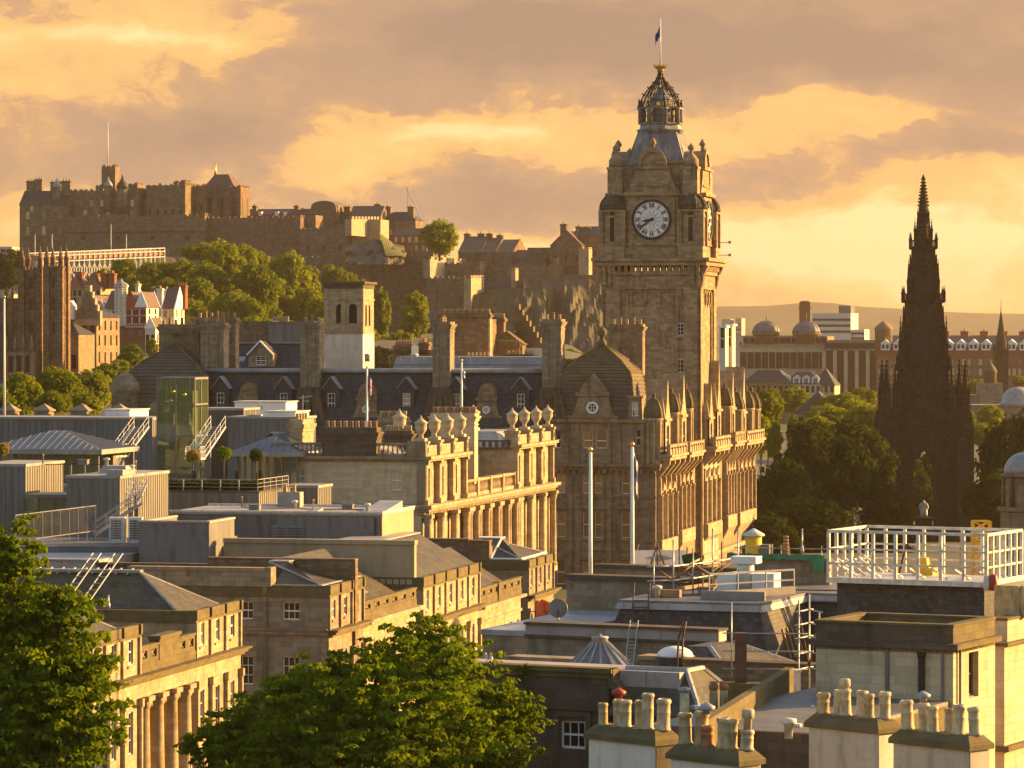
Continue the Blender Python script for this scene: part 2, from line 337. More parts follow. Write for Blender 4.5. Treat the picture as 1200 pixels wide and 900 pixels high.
# ------------------------------------------------------------------ shared building parts
WC = {}
def instance(name, mesh_o, parent, loc, rotz=0.0, sc=None):
    o = bpy.data.objects.new(name, mesh_o.data if hasattr(mesh_o, 'data') else mesh_o); C.objects.link(o); o.parent = parent; o.location = loc; o.rotation_euler = (0, 0, rotz)
    if sc: o.scale = sc
    return o
def cached(key, fn):
    """mesh data built once, then shared by every copy"""
    if key not in WC: o = fn(); WC[key] = o.data; bpy.data.objects.remove(o)
    return WC[key]
def window(root, side, off, a, z, w, h, nx=2, ny=2, glass='window_glass', fm='white_paint', deep=.2, arch=False, t=.08, name='window'):
    def fr():
        b = MB(); hh = h - (w / 2 if arch else 0)
        b.box(-w / 2, -w / 2 + t, 0, .1, 0, hh); b.box(w / 2 - t, w / 2, 0, .1, 0, hh); b.box(-w / 2 + t, w / 2 - t, 0, .1, 0, t * 1.2)
        if arch:
            pr = []
            for i in range(9):
                an = pi * i / 8; pr.append((cos(an), sin(an)))
            for (c0, s0), (c1, s1) in zip(pr, pr[1:]):
                ro, ri = w / 2, w / 2 - t
                b.prism([(c0 * ro, hh + s0 * ro), (c1 * ro, hh + s1 * ro), (c1 * ri, hh + s1 * ri), (c0 * ri, hh + s0 * ri)], 0, .1)
        else: b.box(-w / 2 + t, w / 2 - t, 0, .1, h - t, h)
        for i in range(1, ny):
            q = hh * i / ny if arch else h * i / ny; k = .05 if i * 2 == ny else .022; b.box(-w / 2 + t, w / 2 - t, .012, .09, q - k, q + k)
        for i in range(1, nx): q = -w / 2 + w * i / nx; b.box(q - .02, q + .02, .02, .08, t, hh - t if not arch else hh)
        return b.build('window_frame', M[fm])
    def gl():
        b = MB()
        if arch:
            hh = h - w / 2; b.poly(*([(-w / 2 + .02, .06, .05), (w / 2 - .02, .06, .05)] + [(cos(pi * i / 8) * (w / 2 - .02), .06, hh + sin(pi * i / 8) * (w / 2 - .02)) for i in range(9)]))
        else: b.poly((-w / 2 + .03, .06, .05), (w / 2 - .03, .06, .05), (w / 2 - .03, .06, h - .05), (-w / 2 + .03, .06, h - .05))
        return b.build('window_pane', M[glass])
    k = (round(w, 3), round(h, 3), nx, ny, fm, arch, t)
    loc, rot = ((a, off + deep, z), 0) if side == 'front' else ((off - deep, a, z), pi / 2)
    o = instance(name, cached(('wf',) + k, fr), root, loc, rot)
    instance('pane', cached(('wp', glass) + k, gl), o, (0, 0, 0)); return o
def hole(a, z, w, h): return (a - w / 2, a + w / 2, z, z + h)
def arch_fill(b, side, off, a, z, w, h, deep=.28, n=10):
    """spandrels that turn a rectangular opening into a round-headed one"""
    mp = (lambda q, zz, d: (q, off + d, zz)) if side == 'front' else (lambda q, zz, d: (off - d, q, zz))
    r = w / 2; zc = z + h - r; arc = [(a + r * cos(pi * i / n), zc + r * sin(pi * i / n)) for i in range(n + 1)]
    for (q0, s0), (q1, s1) in zip(arc, arc[1:]):
        b.poly(mp(q1, s1, 0), mp(q0, s0, 0), mp(q0, z + h, 0), mp(q1, z + h, 0)); b.poly(mp(q0, s0, 0), mp(q1, s1, 0), mp(q1, s1, deep), mp(q0, s0, deep))
def course(b, x0, x1, y0, y1, z0, z1, out):
    """a band that runs round the block, standing out from the walls"""
    b.box(x0 - out, x1 + out, y0 - out, y1 + out, z0, z1)
def cornice(b, x0, x1, y0, y1, z, h, out):
    b.box(x0 - out * .4, x1 + out * .4, y0 - out * .4, y1 + out * .4, z, z + h * .4)
    b.box(x0 - out * .75, x1 + out * .75, y0 - out * .75, y1 + out * .75, z + h * .4, z + h * .7)
    b.box(x0 - out, x1 + out, y0 - out, y1 + out, z + h * .7, z + h)
def dentils(b, side, off, a0, a1, z, h, step, w, out):
    n = max(1, int((a1 - a0) / step))
    for i in range(n):
        q = a0 + (a1 - a0) * (i + .5) / n
        if side == 'front': b.box(q - w / 2, q + w / 2, off - out, off, z, z + h)
        else: b.box(off, off + out, q - w / 2, q + w / 2, z, z + h)
def pot_mesh(kind):
    h = {'plain': .9, 'short': .62, 'tall': 1.2, 'hooded': 1.0}[kind]
    def f():
        b = MB(); r = .19
        b.lathe([(r * 1.15, 0), (r * 1.15, .06), (r * 1.02, .09), (r * .99, h * .55), (r * 1.03, h * .56), (r * 1.03, h * .6), (r * .98, h * .62), (r * .97, h - .14), (r * 1.12, h - .12), (r * 1.12, h - .04), (r * .95, h), (r * .72, h), (r * .72, h - .25)], n=14)
        return b.build('pot', None)
    return cached(('pot', kind), f)
POTM = {}
def pot(parent, x, y, z, kind='plain', mt='pot_buff', s=1.0):
    key = (kind, mt)
    if key not in POTM: me = pot_mesh(kind).copy(); me.materials.clear(); me.materials.append(M[mt]); POTM[key] = me
    return instance('chimney_pot', POTM[key], parent, (x, y, z), 0, (s, s, s))
def chimney(root, x0, x1, y0, y1, z0, z1, mt='sandstone_brown', n=4, s=1.0, kinds=('plain',), mats=('pot_buff',), cap=.25, name='chimney', panel=False):
    b = MB(); b.box(x0, x1, y0, y1, z0, z1 - cap * 2.4)
    b.box(x0 - .08, x1 + .08, y0 - .08, y1 + .08, z1 - cap * 3.6, z1 - cap * 3.2)
    cornice(b, x0, x1, y0, y1, z1 - cap * 2.4, cap * 1.5, .28); b.box(x0 - .06, x1 + .06, y0 - .06, y1 + .06, z1 - cap * .9, z1)
    if panel:
        for k in (.28, .72): q = x0 + (x1 - x0) * k; b.box(q - .18, q + .18, y0 - .12, y0, z0, z1 - cap * 3.6)
    o = b.build(name, M[mt], root); lx = (x1 - x0) >= (y1 - y0)
    for i in range(n):
        k = (i + .5) / n
        pot(o, x0 + (x1 - x0) * k if lx else (x0 + x1) / 2, (y0 + y1) / 2 if lx else y0 + (y1 - y0) * k, z1, kinds[i % len(kinds)], mats[i % len(mats)], s)
    return o
def baluster_row(b, p0, p1, z0, z1, step=.34, r=.075):
    p0, p1 = Vector(p0), Vector(p1); n = max(2, int((p1 - p0).length / step))
    for i in range(n):
        q = p0.lerp(p1, (i + .5) / n); h = z1 - z0
        b.lathe([(r, z0), (r * .6, z0 + h * .1), (r * 1.15, z0 + h * .35), (r * .5, z0 + h * .8), (r, z1)], q.x, q.y, 6, cap=False)
def railing(name, pts, h, mt, parent=None, loc=None, rotz=None, post=.03, rails=(1.0, .5), step=1.5, r=.022):
    b = MB()
    for a, c in zip(pts, pts[1:]):
        a, c = Vector(a), Vector(c); n = max(1, round((c - a).length / step))
        for i in range(n + 1): q = a.lerp(c, i / n); b.bar(q, q + Vector((0, 0, h)), post)
        for k in rails: b.bar(a + Vector((0, 0, h * k)), c + Vector((0, 0, h * k)), r if k < 1 else r * 1.4)
    return b.build(name, M[mt], parent, loc, rotz)
def dormer(root, x, y, zb, w, h, mt='slate_dark', wall='sandstone_sooty', deep=3.0, roof_h=.9, glass='blind_glass', ww=None, wh=None, white=None):
    """pitched dormer facing -y"""
    b = MB(); b.face('front', y, x - w / 2, x + w / 2, zb, zb + h, [hole(x, zb + .25, ww or w * .62, wh or h - .45)], .15)
    b.poly((x - w / 2, y, zb), (x - w / 2, y + deep, zb), (x - w / 2, y + deep, zb + h), (x - w / 2, y, zb + h)); b.poly((x + w / 2, y, zb), (x + w / 2, y, zb + h), (x + w / 2, y + deep, zb + h), (x + w / 2, y + deep, zb))
    b.poly((x - w / 2, y, zb + h), (x + w / 2, y, zb + h), (x, y, zb + h + roof_h))
    o = b.build('dormer', M[wall], root); r = MB(); e = .15; zt = zb + h
    r.prism([(x - w / 2 - e, zt - e * .6), (x, zt + roof_h), (x, zt + roof_h + .1), (x - w / 2 - e, zt - e * .6 + .1)], y - .25, y + deep); r.prism([(x, zt + roof_h), (x + w / 2 + e, zt - e * .6), (x + w / 2 + e, zt - e * .6 + .1), (x, zt + roof_h + .1)], y - .25, y + deep)
    r.build('dormer_roof', M[mt], o)
    if white:
        q = MB()
        for s_ in (-1, 1): q.bar((x + s_ * (w / 2 + e), y - .3, zt - .1), (x, y - .3, zt + roof_h + .05), .13)
        q.build('bargeboard', M[white], o)
    window(o, 'front', y, x, zb + .25, ww or w * .62, wh or h - .45, 2, 4, glass, deep=.08)
    return o
def flag(root, x, y, z, w, h, kind, drop=.8):
    """a flag hanging in soft folds from its hoist"""
    def cloth(a0, a1, c0, c1, mt, nm, par, off=0.0):
        b = MB(); n = 7; pts = []
        for i in range(n + 1):
            s_ = a0 + (a1 - a0) * i / n
            for c in (c0, c1): pts.append((x + w * s_ * (1 - drop * .75), y + .16 * sin(s_ * 9) + off, z - h * c - w * drop * s_))
        k = len(pts); q = [(p_[0], p_[1] + .03, p_[2]) for p_ in pts]
        fs = [(2 * i, 2 * i + 2, 2 * i + 3, 2 * i + 1) for i in range(n)] + [(k + 2 * i, k + 2 * i + 1, k + 2 * i + 3, k + 2 * i + 2) for i in range(n)]
        fs += [(0, 1, k + 1, k), (2 * n, k + 2 * n, k + 2 * n + 1, 2 * n + 1)] + [(2 * i, k + 2 * i, k + 2 * i + 2, 2 * i + 2) for i in range(n)] + [(2 * i + 1, 2 * i + 3, k + 2 * i + 3, k + 2 * i + 1) for i in range(n)]
        b.add(pts + q, fs); return b.build(nm, M[mt], par)
    if kind == 'union':
        o = cloth(0, 1, 0, 1, 'flag_blue', 'flag_cloth', root); cloth(0, 1, .36, .64, 'flag_white', 'cross', o, -.02); cloth(.36, .64, 0, 1, 'flag_white', 'cross', o, -.024)
        cloth(0, 1, .42, .58, 'flag_red', 'cross', o, -.045); cloth(.42, .58, 0, 1, 'flag_red', 'cross', o, -.05)
    elif kind == 'saltire':
        o = cloth(0, 1, 0, 1, 'flag_blue', 'flag_cloth', root); cloth(0, .5, .0, .25, 'flag_white', 'cross', o, -.02); cloth(.3, .7, .35, .65, 'flag_white', 'cross', o, -.023); cloth(.5, 1, .7, 1, 'flag_white', 'cross', o, -.026)
    else:
        o = cloth(0, 1, 0, 1, 'flag_white', 'flag_cloth', root); cloth(.3, .75, .30, .62, 'flag_blue', 'emblem', o, -.02)
    return o
def rod(name, label, cat, px, py0, py1, D, r0, r1, mt='white_paint', group=None, ball='gold', zb=None):
    q = P(px, py1, D); zt = Z(py0, D); zb = q.z if zb is None else zb
    t = thing(name, label, cat, (q.x, q.y, zb), 0, group); b = MB(); b.tube((0, 0, 0), (0, 0, zt - zb), r0, 8, r1); b.build('pole', M[mt], t)
    b = MB(); b.lathe([(.01, zt - zb), (r0 * 1.3, zt - zb + r0 * 1.3), (.01, zt - zb + r0 * 2.6)], n=8); b.build('truck', M[ball], t)
    b = MB(); b.lathe([(r0 * 2.2, 0), (r0 * 2.2, .2), (r0 * 1.1, .5)], n=8); b.build('socket', M['grey_steel'], t)
    return t, zt - zb
# ================================================================== the grand hotel with the clock tower
H = Fr(768, 450); hotel = H.thing('grand_hotel', 'huge brown sandstone hotel with slate mansards, bell-roofed corner pavilions and bracketed balconies', 'hotel')
UL = H.u(140); z = H.z
zc = z(546)                                                        # main cornice
v1 = H.v(812); VT0 = H.v(804)                                     # first right-hand wing; tower follows
VE = H.v(880)
fw = []                                                            # front windows (u centre, z0, w, h, glass)
rows = [(z(579), z(555) - z(579), 1.0), (z(631), z(600) - z(631), 1.05), (z(686), z(658) - z(686), 1.05)]
for zz, hh, ww in rows:
    for px in (657.5, 687, 701, 733): fw.append((H.u(px), zz, .8 if px in (687, 701) else ww, hh, 'curtain_glow_glass' if random.random() < .75 else 'window_glass'))
    for k in range(14): fw.append((H.u(640) - 1.5 - 3.4 * k, zz, 1.0, hh, 'blind_glass'))
b = MB(); b.face('front', 0, UL, 0, 0, zc, [hole(a, q, ww, hh) for a, q, ww, hh, g in fw], .3)
# right flank: bays of tall bracketed windows
rw = []
for k, px in enumerate((774.5, 780, 785.5)):
    rw += [(H.v(px), z(630) , 1.7, 6.2, 'blind_glass'), (H.v(px), z(572), 1.6, 3.0, 'window_glass')]
for k, px in enumerate((793, 798, 803)):
    rw += [(H.v(px), z(630) + 1.2, 1.7, 5.4, 'blind_glass'), (H.v(px), z(572) + .9, 1.6, 2.8, 'window_glass')]
for k in range(7):
    a = H.v(846) + 2.2 + k * 3.1
    if a < VE - 1: rw += [(a, 4.0, 1.3, 4.2, 'window_glass'), (a, 10.2, 1.3, 3.0, 'curtain_glow_glass'), (a, 14.9, 1.2, 2.4, 'window_glass')]
zr = zc + .7
b.face('right', 0, 0, VE, 0, zr, [hole(a, q, ww, hh) for a, q, ww, hh, g in rw], .4)
b.poly((UL, 0, 0), (UL, 0, zc), (UL, VE, zc), (UL, VE, 0)); b.poly((UL, VE, 0), (UL, VE, zc), (0, VE, zr), (0, VE, 0)); b.poly((UL, 0, zc), (0, 0, zc), (0, VE, zr), (UL, VE, zc))
b.build('wall', M['sandstone_brown'], hotel)
for a, q, ww, hh, g in fw: window(hotel, 'front', 0, a, q, ww, hh, 1, 2, g, t=.07)
for a, q, ww, hh, g in rw: window(hotel, 'right', 0, a, q, ww, hh, 2, 3, g, deep=.3, t=.1)
# front mouldings
b = MB()
b.box(UL, .6, -.35, 0, zc - .55, zc - .15); b.box(UL, .75, -.7, 0, zc - .15, zc + .25); dentils(b, 'front', 0, UL, .3, zc - .95, .4, .75, .32, .5)
for py in (583, 595, 634, 645): b.box(UL, .12, -.14, 0, z(py) - .14, z(py) + .14)
for px in (645, 668, 677, 714, 724, 745, 766): b.box(H.u(px) - .28, H.u(px) + .28, -.2, 0, 0, zc - .95)
for a, q, ww, hh, g in fw:
    for s_ in (-1, 1): b.box(a + s_ * (ww / 2 + .06), a + s_ * (ww / 2 + .3), -.13, 0, q - .1, q + hh + .1)
    b.box(a - ww / 2 - .42, a + ww / 2 + .42, -.24, 0, q - .32, q - .1); b.box(a - ww / 2 - .35, a + ww / 2 + .35, -.2, 0, q + hh + .1, q + hh + .38)
for px, ww in ((657.5, 2.0), (694, 3.4), (733, 2.0)):             # pediments over the second row
    a = H.u(px); zz = z(597); b.prism([(a - ww / 2, zz), (a + ww / 2, zz), (a, zz + .95)], -.42, 0)
    b.box(a - ww / 2 + .15, a - ww / 2 + .4, -.2, 0, zz - 3.6, zz); b.box(a + ww / 2 - .4, a + ww / 2 - .15, -.2, 0, zz - 3.6, zz)
b.build('mouldings', M['sandstone_brown'], hotel)
# right flank: columns, brackets, balcony, base oriels
b = MB()
def right_bay(va, vb, zt, zb_, n, out):
    """a shallow projecting bay with slender columns under a heavy bracketed balcony"""
    w_ = vb - va
    b.box(0, out, va, vb, zb_ - 1.6, zb_)
    b.prism([(0, zb_ - 3.2), (out, zb_ - 1.6), (0, zb_ - 1.6)], va + .4, vb - .4, 'y')
    for i in range(n + 1):
        q = va + .25 + (w_ - .5) * i / n
        b.box(0, out * .75, q - .2, q + .2, zb_, zt - 2.2); b.lathe([(.26, zb_ + .1), (.2, zb_ + .5), (.18, zb_ + 5.2), (.3, zb_ + 5.5)], out * .8, q, 8)
        b.prism([(0, zt - 2.6), (out * .5, zt - 2.2), (out + .9, zt - .55), (out + .9, zt - .1), (0, zt - .1)], q - .24, q + .24, 'y')
    for i in range(n):
        q = va + .25 + (w_ - .5) * (i + .5) / n; b.prism([(0, 0)] and [(q - .95, zb_ + 6.0), (q + .95, zb_ + 6.0), (q, zb_ + 6.9)], 0, out * .9, 'x')
        b.box(0, out * .4, q - 1.0, q + 1.0, zb_ + 5.7, zb_ + 6.0)
    b.box(0, out + 1.0, va - .3, vb + .3, zt - .1, zt + .3); b.box(0, out + 1.25, va - .5, vb + .5, zt + .3, zt + .6)
    for i in range(n * 2 + 1):
        q = va - .2 + (w_ + .4) * i / (n * 2); b.box(out + .65, out + 1.05, q - .22, q + .22, zt + .6, zt + 1.9)
    b.box(out + .75, out + .95, va - .3, vb + .3, zt + .6, zt + 1.25); b.box(out + .65, out + 1.05, va - .4, vb + .4, zt + 1.5, zt + 1.8)
zb_ = z(634)
right_bay(H.v(769.6), H.v(788.5), zr, zb_, 3, .7); right_bay(H.v(790.5), H.v(806), zr, zb_ + .6, 3, 1.0)
va = H.v(846); right_bay(va + .5, va + 8, zr + .3, zb_ + .7, 3, .8); right_bay(va + 10, VE - .5, zr + .2, zb_ + .7, 4, .9)
b.box(0, .8, 0, VE, zb_ - 3.9, zb_ - 3.4); b.box(0, .35, 0, VE, zr - .7, zr)
b.build('balcony', M['sandstone'], hotel)
# attic storey of the near pavilion
za = z(492); pu0, pu1 = H.u(643), H.u(767)
aw = [(H.u(688), z(526), 1.15, 2.5), (H.u(704), z(526), 1.35, 2.5), (H.u(653.5), z(526), .6, 2.1), (H.u(762), z(523), .6, 2.0), (H.u(747), z(523), .6, 2.0)]
b = MB(); b.face('front', .5, pu0, pu1, zc, za, [hole(a, q, ww, hh) for a, q, ww, hh in aw], .25)
for a, q, ww, hh in aw[:2]: arch_fill(b, 'front', .5, a, q, ww, hh, .25)
rwa = [(H.v(px), zr + 1.6, 1.0, 2.4) for px in (776, 786, 799)]
b.face('right', -.3, .5, v1, zc, za, [hole(a, q, ww, hh) for a, q, ww, hh in rwa], .25); b.poly((pu0, .5, za), (pu1, .5, za), (-.3, v1, za), (pu0, v1, za)); b.poly((pu0, .5, zc), (pu0, .5, za), (pu0, v1, za), (pu0, v1, zc))
b.poly((pu0, v1, zc), (pu0, v1, za), (-.3, v1, za), (-.3, v1, zc))
for px in (664, 676, 713, 725, 752): b.box(H.u(px) - .22, H.u(px) + .22, .28, .5, zc, za)
b.box(pu0, pu1 + .3, .1, .5, za - .35, za); b.box(-.3, .1, .1, v1, za - .35, za)
b.build('attic_storey', M['sandstone_brown'], hotel)
for i, (a, q, ww, hh) in enumerate(aw): window(hotel, 'front', .5, a, q, ww, hh, 1, 2, 'curtain_glow_glass' if i < 2 else 'window_glass', arch=i < 2, deep=.18, t=.07)
for a, q, ww, hh in rwa: window(hotel, 'right', -.3, a, q, ww, hh, 1, 2, 'window_glass', deep=.18)
def scrolled_gable(root, uc, v, zb, w, h, mt='sandstone_brown', oculus=True, deep=1.4, pointed=False):
    """Dutch gable: scrolled flanks, segmental head, round window"""
    g = MB(); prof = [(-w / 2, 0)]
    for i in range(9): t_ = i / 8; prof.append((-w / 2 + w * .26 * t_ ** .5 * 1.0, h * .52 * t_ ** 1.6))
    hw = w * .20
    if pointed: prof += [(-hw * 1.1, h * .58), (-hw * 1.1, h * .66), (0, h)]
    else: prof += [(-hw * 1.25, h * .52), (-hw * 1.25, h * .6)] + [(-hw * cos(pi * i / 12) * 1.1, h * .66 + h * .34 * sin(pi * i / 12)) for i in range(7)]
    full = prof + [(-x_, z_) for x_, z_ in reversed(prof[:-1])] if prof[-1][0] == 0 or abs(prof[-1][0]) < 1e-6 else prof + [(-x_, z_) for x_, z_ in reversed(prof)]
    g.prism([(uc + x_, zb + z_) for x_, z_ in full][::-1], v, v + deep)
    ins = [(uc + x_ * .72, zb + z_ * .9) for x_, z_ in full]
    g.box(uc - w * .42, uc + w * .42, v - .12, v, zb + h * .05, zb + h * .11); g.box(uc - hw * 1.4, uc + hw * 1.4, v - .2, v, zb + h * .52, zb + h * .6)
    if not pointed:
        for i in range(10):
            t0, t1 = pi * i / 10, pi * (i + 1) / 10; ro, ri = hw * 1.15, hw * .85
            g.prism([(uc + ro * cos(t0), zb + h * .64 + ro * sin(t0)), (uc + ro * cos(t1), zb + h * .64 + ro * sin(t1)), (uc + ri * cos(t1), zb + h * .64 + ri * sin(t1)), (uc + ri * cos(t0), zb + h * .64 + ri * sin(t0))], v - .16, v)
    o = g.build('gable', M[mt], root)
    if oculus:
        q = MB(); zz = zb + h * .27; r = min(w * .10, .75)
        for i in range(16):
            t0, t1 = 2 * pi * i / 16, 2 * pi * (i + 1) / 16
            q.prism([(uc + r * cos(t0), zz + r * sin(t0)), (uc + r * cos(t1), zz + r * sin(t1)), (uc + r * .68 * cos(t1), zz + r * .68 * sin(t1)), (uc + r * .68 * cos(t0), zz + r * .68 * sin(t0))], v - .2, v + .01)
        for s_ in (-.22, .22): q.box(uc + s_ * r - .03, uc + s_ * r + .03, v - .12, v - .03, zz - r * .66, zz + r * .66); q.box(uc - r * .66, uc + r * .66, v - .11, v - .04, zz + s_ * r - .03, zz + s_ * r + .03)
        f_ = q.build('oculus_frame', M['white_paint'], o); q = MB(); q.lathe([(r * .7, 0), (r * .7, .02)], n=16); q.M = Matrix()
        p_ = q.build('pane', M['window_glass'], f_); p_.location = (uc, v - .04, zz); p_.rotation_euler = (R(90), 0, 0)
    return o
scrolled_gable(hotel, H.u(694), .2, za - .1, 7.4, z(438) - za + .1, 'sandstone_brown', pointed=True, deep=2.5)
# near pavilion's bell roof
def bell_roof(name, x0, x1, y0, y1, zb, zm, zt, mt, root, size_split=False):
    r = MB(); low = MB(); prof = [(0, 0), (.04, .25), (.09, .52), (.14, .62), (.42, .78), (.96, 1.0)]
    cx, cy_ = (x0 + x1) / 2, (y0 + y1) / 2
    for (i0, h0), (i1, h1) in zip(prof, prof[1:]):
        lerp = lambda e, c, k: e + (c - e) * k
        A = [(lerp(x0, cx, i0), lerp(y0, cy_, i0)), (lerp(x1, cx, i0), lerp(y0, cy_, i0)), (lerp(x1, cx, i0), lerp(y1, cy_, i0)), (lerp(x0, cx, i0), lerp(y1, cy_, i0))]
        B = [(lerp(x0, cx, i1), lerp(y0, cy_, i1)), (lerp(x1, cx, i1), lerp(y0, cy_, i1)), (lerp(x1, cx, i1), lerp(y1, cy_, i1)), (lerp(x0, cx, i1), lerp(y1, cy_, i1))]
        za_, zb2 = zb + (zt - zb) * h0, zb + (zt - zb) * h1; n = max(2, round((zb2 - za_ + abs(i1 - i0) * 3) / .55))
        for c in range(n):                                          # lapped courses
            k0, k1 = c / n, (c + 1) / n; pr = lambda k, o_: [(q[0] + (e[0] - q[0]) * k + sgn(q[0] - cx) * o_, q[1] + (e[1] - q[1]) * k + sgn(q[1] - cy_) * o_, za_ + (zb2 - za_) * k) for q, e in zip(A, B)]
            (low if h1 < .6 and size_split else r).add(pr(k0, .13) + pr(k1, .0) + [(x_, y_, z_ - .05) for x_, y_, z_ in pr(k0, 0)], [(0, 1, 5, 4), (1, 2, 6, 5), (2, 3, 7, 6), (3, 0, 4, 7), (8, 9, 1, 0), (9, 10, 2, 1), (10, 11, 3, 2), (11, 8, 0, 3)])
    o = r.build(name, M[mt], root); low.build('mansard', M['stone_slate'], o) if size_split else None
    q = MB()
    for (sx, sy) in ((x0, y0), (x1, y0), (x1, y1), (x0, y1)):        # hip rolls
        pts = [(sx + (cx - sx) * i_, sy + (cy_ - sy) * i_, zb + (zt - zb) * h_ + .05) for i_, h_ in prof]; q.path(pts, .16, 6)
    q.lathe([(.55, zt - .1), (.6, zt + .3), (.3, zt + .7), (.28, zt + 1.0), (.55, zt + 1.25), (.62, zt + 1.6), (.4, zt + 1.95), (.05, zt + 2.3)], cx, cy_, 10); q.build('finial', M['sandstone_mossy'], o)
    return o
px0, px1 = H.u(655, 3), H.u(747, 3)
bell_roof('bell_roof', px0, px1, 1.2, 9.8, za, 0, H.z(404, -5, 6), 'stone_slate_moss', hotel, True)
for px, py in ((651.5, 492), (745, 478)):                          # little flat dormers in the pavilion's flanks
    a = H.u(px, 1.5); q = MB(); q.face('front', 1.0, a - .8, a + .8, za - .2, za + 2.6, [hole(a, za + .4, .75, 1.7)], .15); q.box(a - .8, a + .8, 1.16, 3, za, za + 2.6); q.box(a - 1, a + 1, .85, 3, za + 2.6, za + 2.85)
    o = q.build('dormer', M['sandstone_grey'], hotel); window(o, 'front', 1.0, a, za + .4, .75, 1.7, 2, 2, 'blind_glass', deep=.08)
# pepper-pot turrets and spired dormers along the right flank
def turret(root, u, v, zb, r, hb, hd, mt='sandstone', dome='sandstone_mossy'):
    r *= .74; hd *= .85; q = MB(); q.lathe([(r, zb), (r, zb + hb), (r * 1.18, zb + hb + .15), (r * 1.18, zb + hb + .4)], u, v, 12)
    for i in range(8): a = 2 * pi * i / 8 + .2; q.box(u + cos(a) * r - .12, u + cos(a) * r + .12, v + sin(a) * r - .12, v + sin(a) * r + .12, zb, zb + hb)
    o = q.build('turret', M[mt], root); q = MB(); zz = zb + hb + .4
    q.lathe([(r * 1.12, zz), (r * 1.16, zz + hd * .15), (r * 1.02, zz + hd * .38), (r * .7, zz + hd * .62), (r * .3, zz + hd * .78), (r * .18, zz + hd * .88), (r * .3, zz + hd * .94), (.03, zz + hd * 1.08)], u, v, 12)
    for i in range(8):
        a = 2 * pi * i / 8 + .2; pr = [(r * 1.18, 0), (r * 1.2, .15), (r * 1.06, .38), (r * .74, .62), (r * .32, .8)]
        q.path([(u + cos(a) * k, v + sin(a) * k, zz + hd * h_) for k, h_ in pr], .1, 4)
    q.build('turret_dome', M[dome], o); return o
def spired_dormer(root, v, zb, w, h, sp, out=.5, mt='sandstone'):
    q = MB(); q.face('right', out, v - w / 2, v + w / 2, zb, zb + h, [hole(v, zb + .5, w * .5, h - 1.0)], .25); q.box(-2.5, out - .26, v - w / 2, v + w / 2, zb, zb + h)
    q.box(-2, out + .2, v - w / 2 - .2, v + w / 2 + .2, zb + h, zb + h + .3); q.prism([(v - w / 2, zb + h + .3), (v + w / 2, zb + h + .3), (v + w * .2, zb + h + sp * .45), (v, zb + h + sp), (v - w * .2, zb + h + sp * .45)], out - 2.6, out, 'x')
    for s_ in (-1, 1): q.hip(out - 1.4, out, v + s_ * w / 2 - .25, v + s_ * w / 2 + .25, zb + h + .3, out - .45, out - .35, v + s_ * w / 2 - .05, v + s_ * w / 2 + .05, zb + h + .3 + sp * .5)
    o = q.build('spired_dormer', M[mt], root); window(o, 'right', out, v, zb + .5, w * .5, h - 1.0, 1, 2, 'window_glass', deep=.15); return o
turret(hotel, -.4, 1.1, zc, 1.35, za - zc - .2, 3.4); turret(hotel, -.2, H.v(788.5), zc + .6, 1.3, za - zc - .3, 3.4); turret(hotel, -.2, H.v(805), zc + .6, 1.2, za - zc, 3.5)
spired_dormer(hotel, H.v(778), zr, 3.4, za - zr - .3, 5.2); spired_dormer(hotel, H.v(797), zr, 3.4, za - zr, 5.4)
[spired_dormer(hotel, va + k, zr, 3.2, za - zr + dh, sp, .8) for k, dh, sp in ((4.5, .2, 5.2), (14, -.5, 6.4))]
turret(hotel, .3, va + 9, zr, 1.5, za - zr - .2, 3.4); turret(hotel, .3, va + 18.5, zr, 1.5, za - zr - .2, 3.4); turret(hotel, .2, VE - 1, zr, 1.6, za - zr - .4, 3.4); turret(hotel, .2, va + .8, zr, 1.3, za - zr + .4, 3.4)
b = MB(); b.face('right', -.3, va, VE, zr, za, [], .2); b.poly((-.3, va, za), (-.3, VE, za), (-14, VE, za), (-14, va, za)); b.poly((-.3, VE, zr), (-14, VE, zr), (-14, VE, za), (-.3, VE, za)); b.build('attic_storey', M['sandstone_brown'], hotel)
b = MB(); b.hip(-14, -.6, va + .5, VE - .5, za, -10.5, -4, va + 3.5, VE - 4, za + 5.2); b.build('mansard_roof', M['stone_slate_moss'], hotel)
# mansard along the bridge front
mz0, mz1 = z(500), H.z(437, -30, 4); mu0, mu1 = UL + 9, H.u(643)
b = MB(); b.prism([(.6, mz0 - 1.2), (.6, mz0), (4.0, mz1), (14, mz1), (17, mz0 - 1.2)], mu0, mu1 + 1.5, 'x'); b.build('mansard_roof', M['slate_dark'], hotel)
b = MB(); b.box(mu0, mu1 + 1, 3.7, 14.2, mz1, mz1 + .35); b.tube((mu0, 3.7, mz1 + .25), (mu1 + 1, 3.7, mz1 + .25), .3, 8)
for k in range(9): b.tube((mu0, 4.6 + k * 1.1, mz1 + .42), (mu1 + 1, 4.6 + k * 1.1, mz1 + .42), .09, 4)
b.build('lead_roof', M['lead'], hotel)
b = MB(); b.box(UL, H.u(643), 0, .55, zc + .25, mz0 - .6); b.box(UL, H.u(643), -.2, .7, mz0 - .6, mz0 - .2); b.build('attic_parapet', M['sandstone_sooty'], hotel)
for i, px in enumerate((258, 332, 388, 476, 534, 610)): dormer(hotel, H.u(px, 1.6), 1.7, z(489), 2.1, 3.3, 'lead', 'slate_dark', 2.8, 1.4, ('window_glass', 'window_glass', 'window_glass', 'blind_glass', 'blind_glass', 'window_glass')[i], .95, 2.5)
for px in (290, 429, 570): scrolled_gable(hotel, H.u(px, 1.2), 1.2, z(493), 4.6, z(447) - z(493) - .3, deep=2.6)
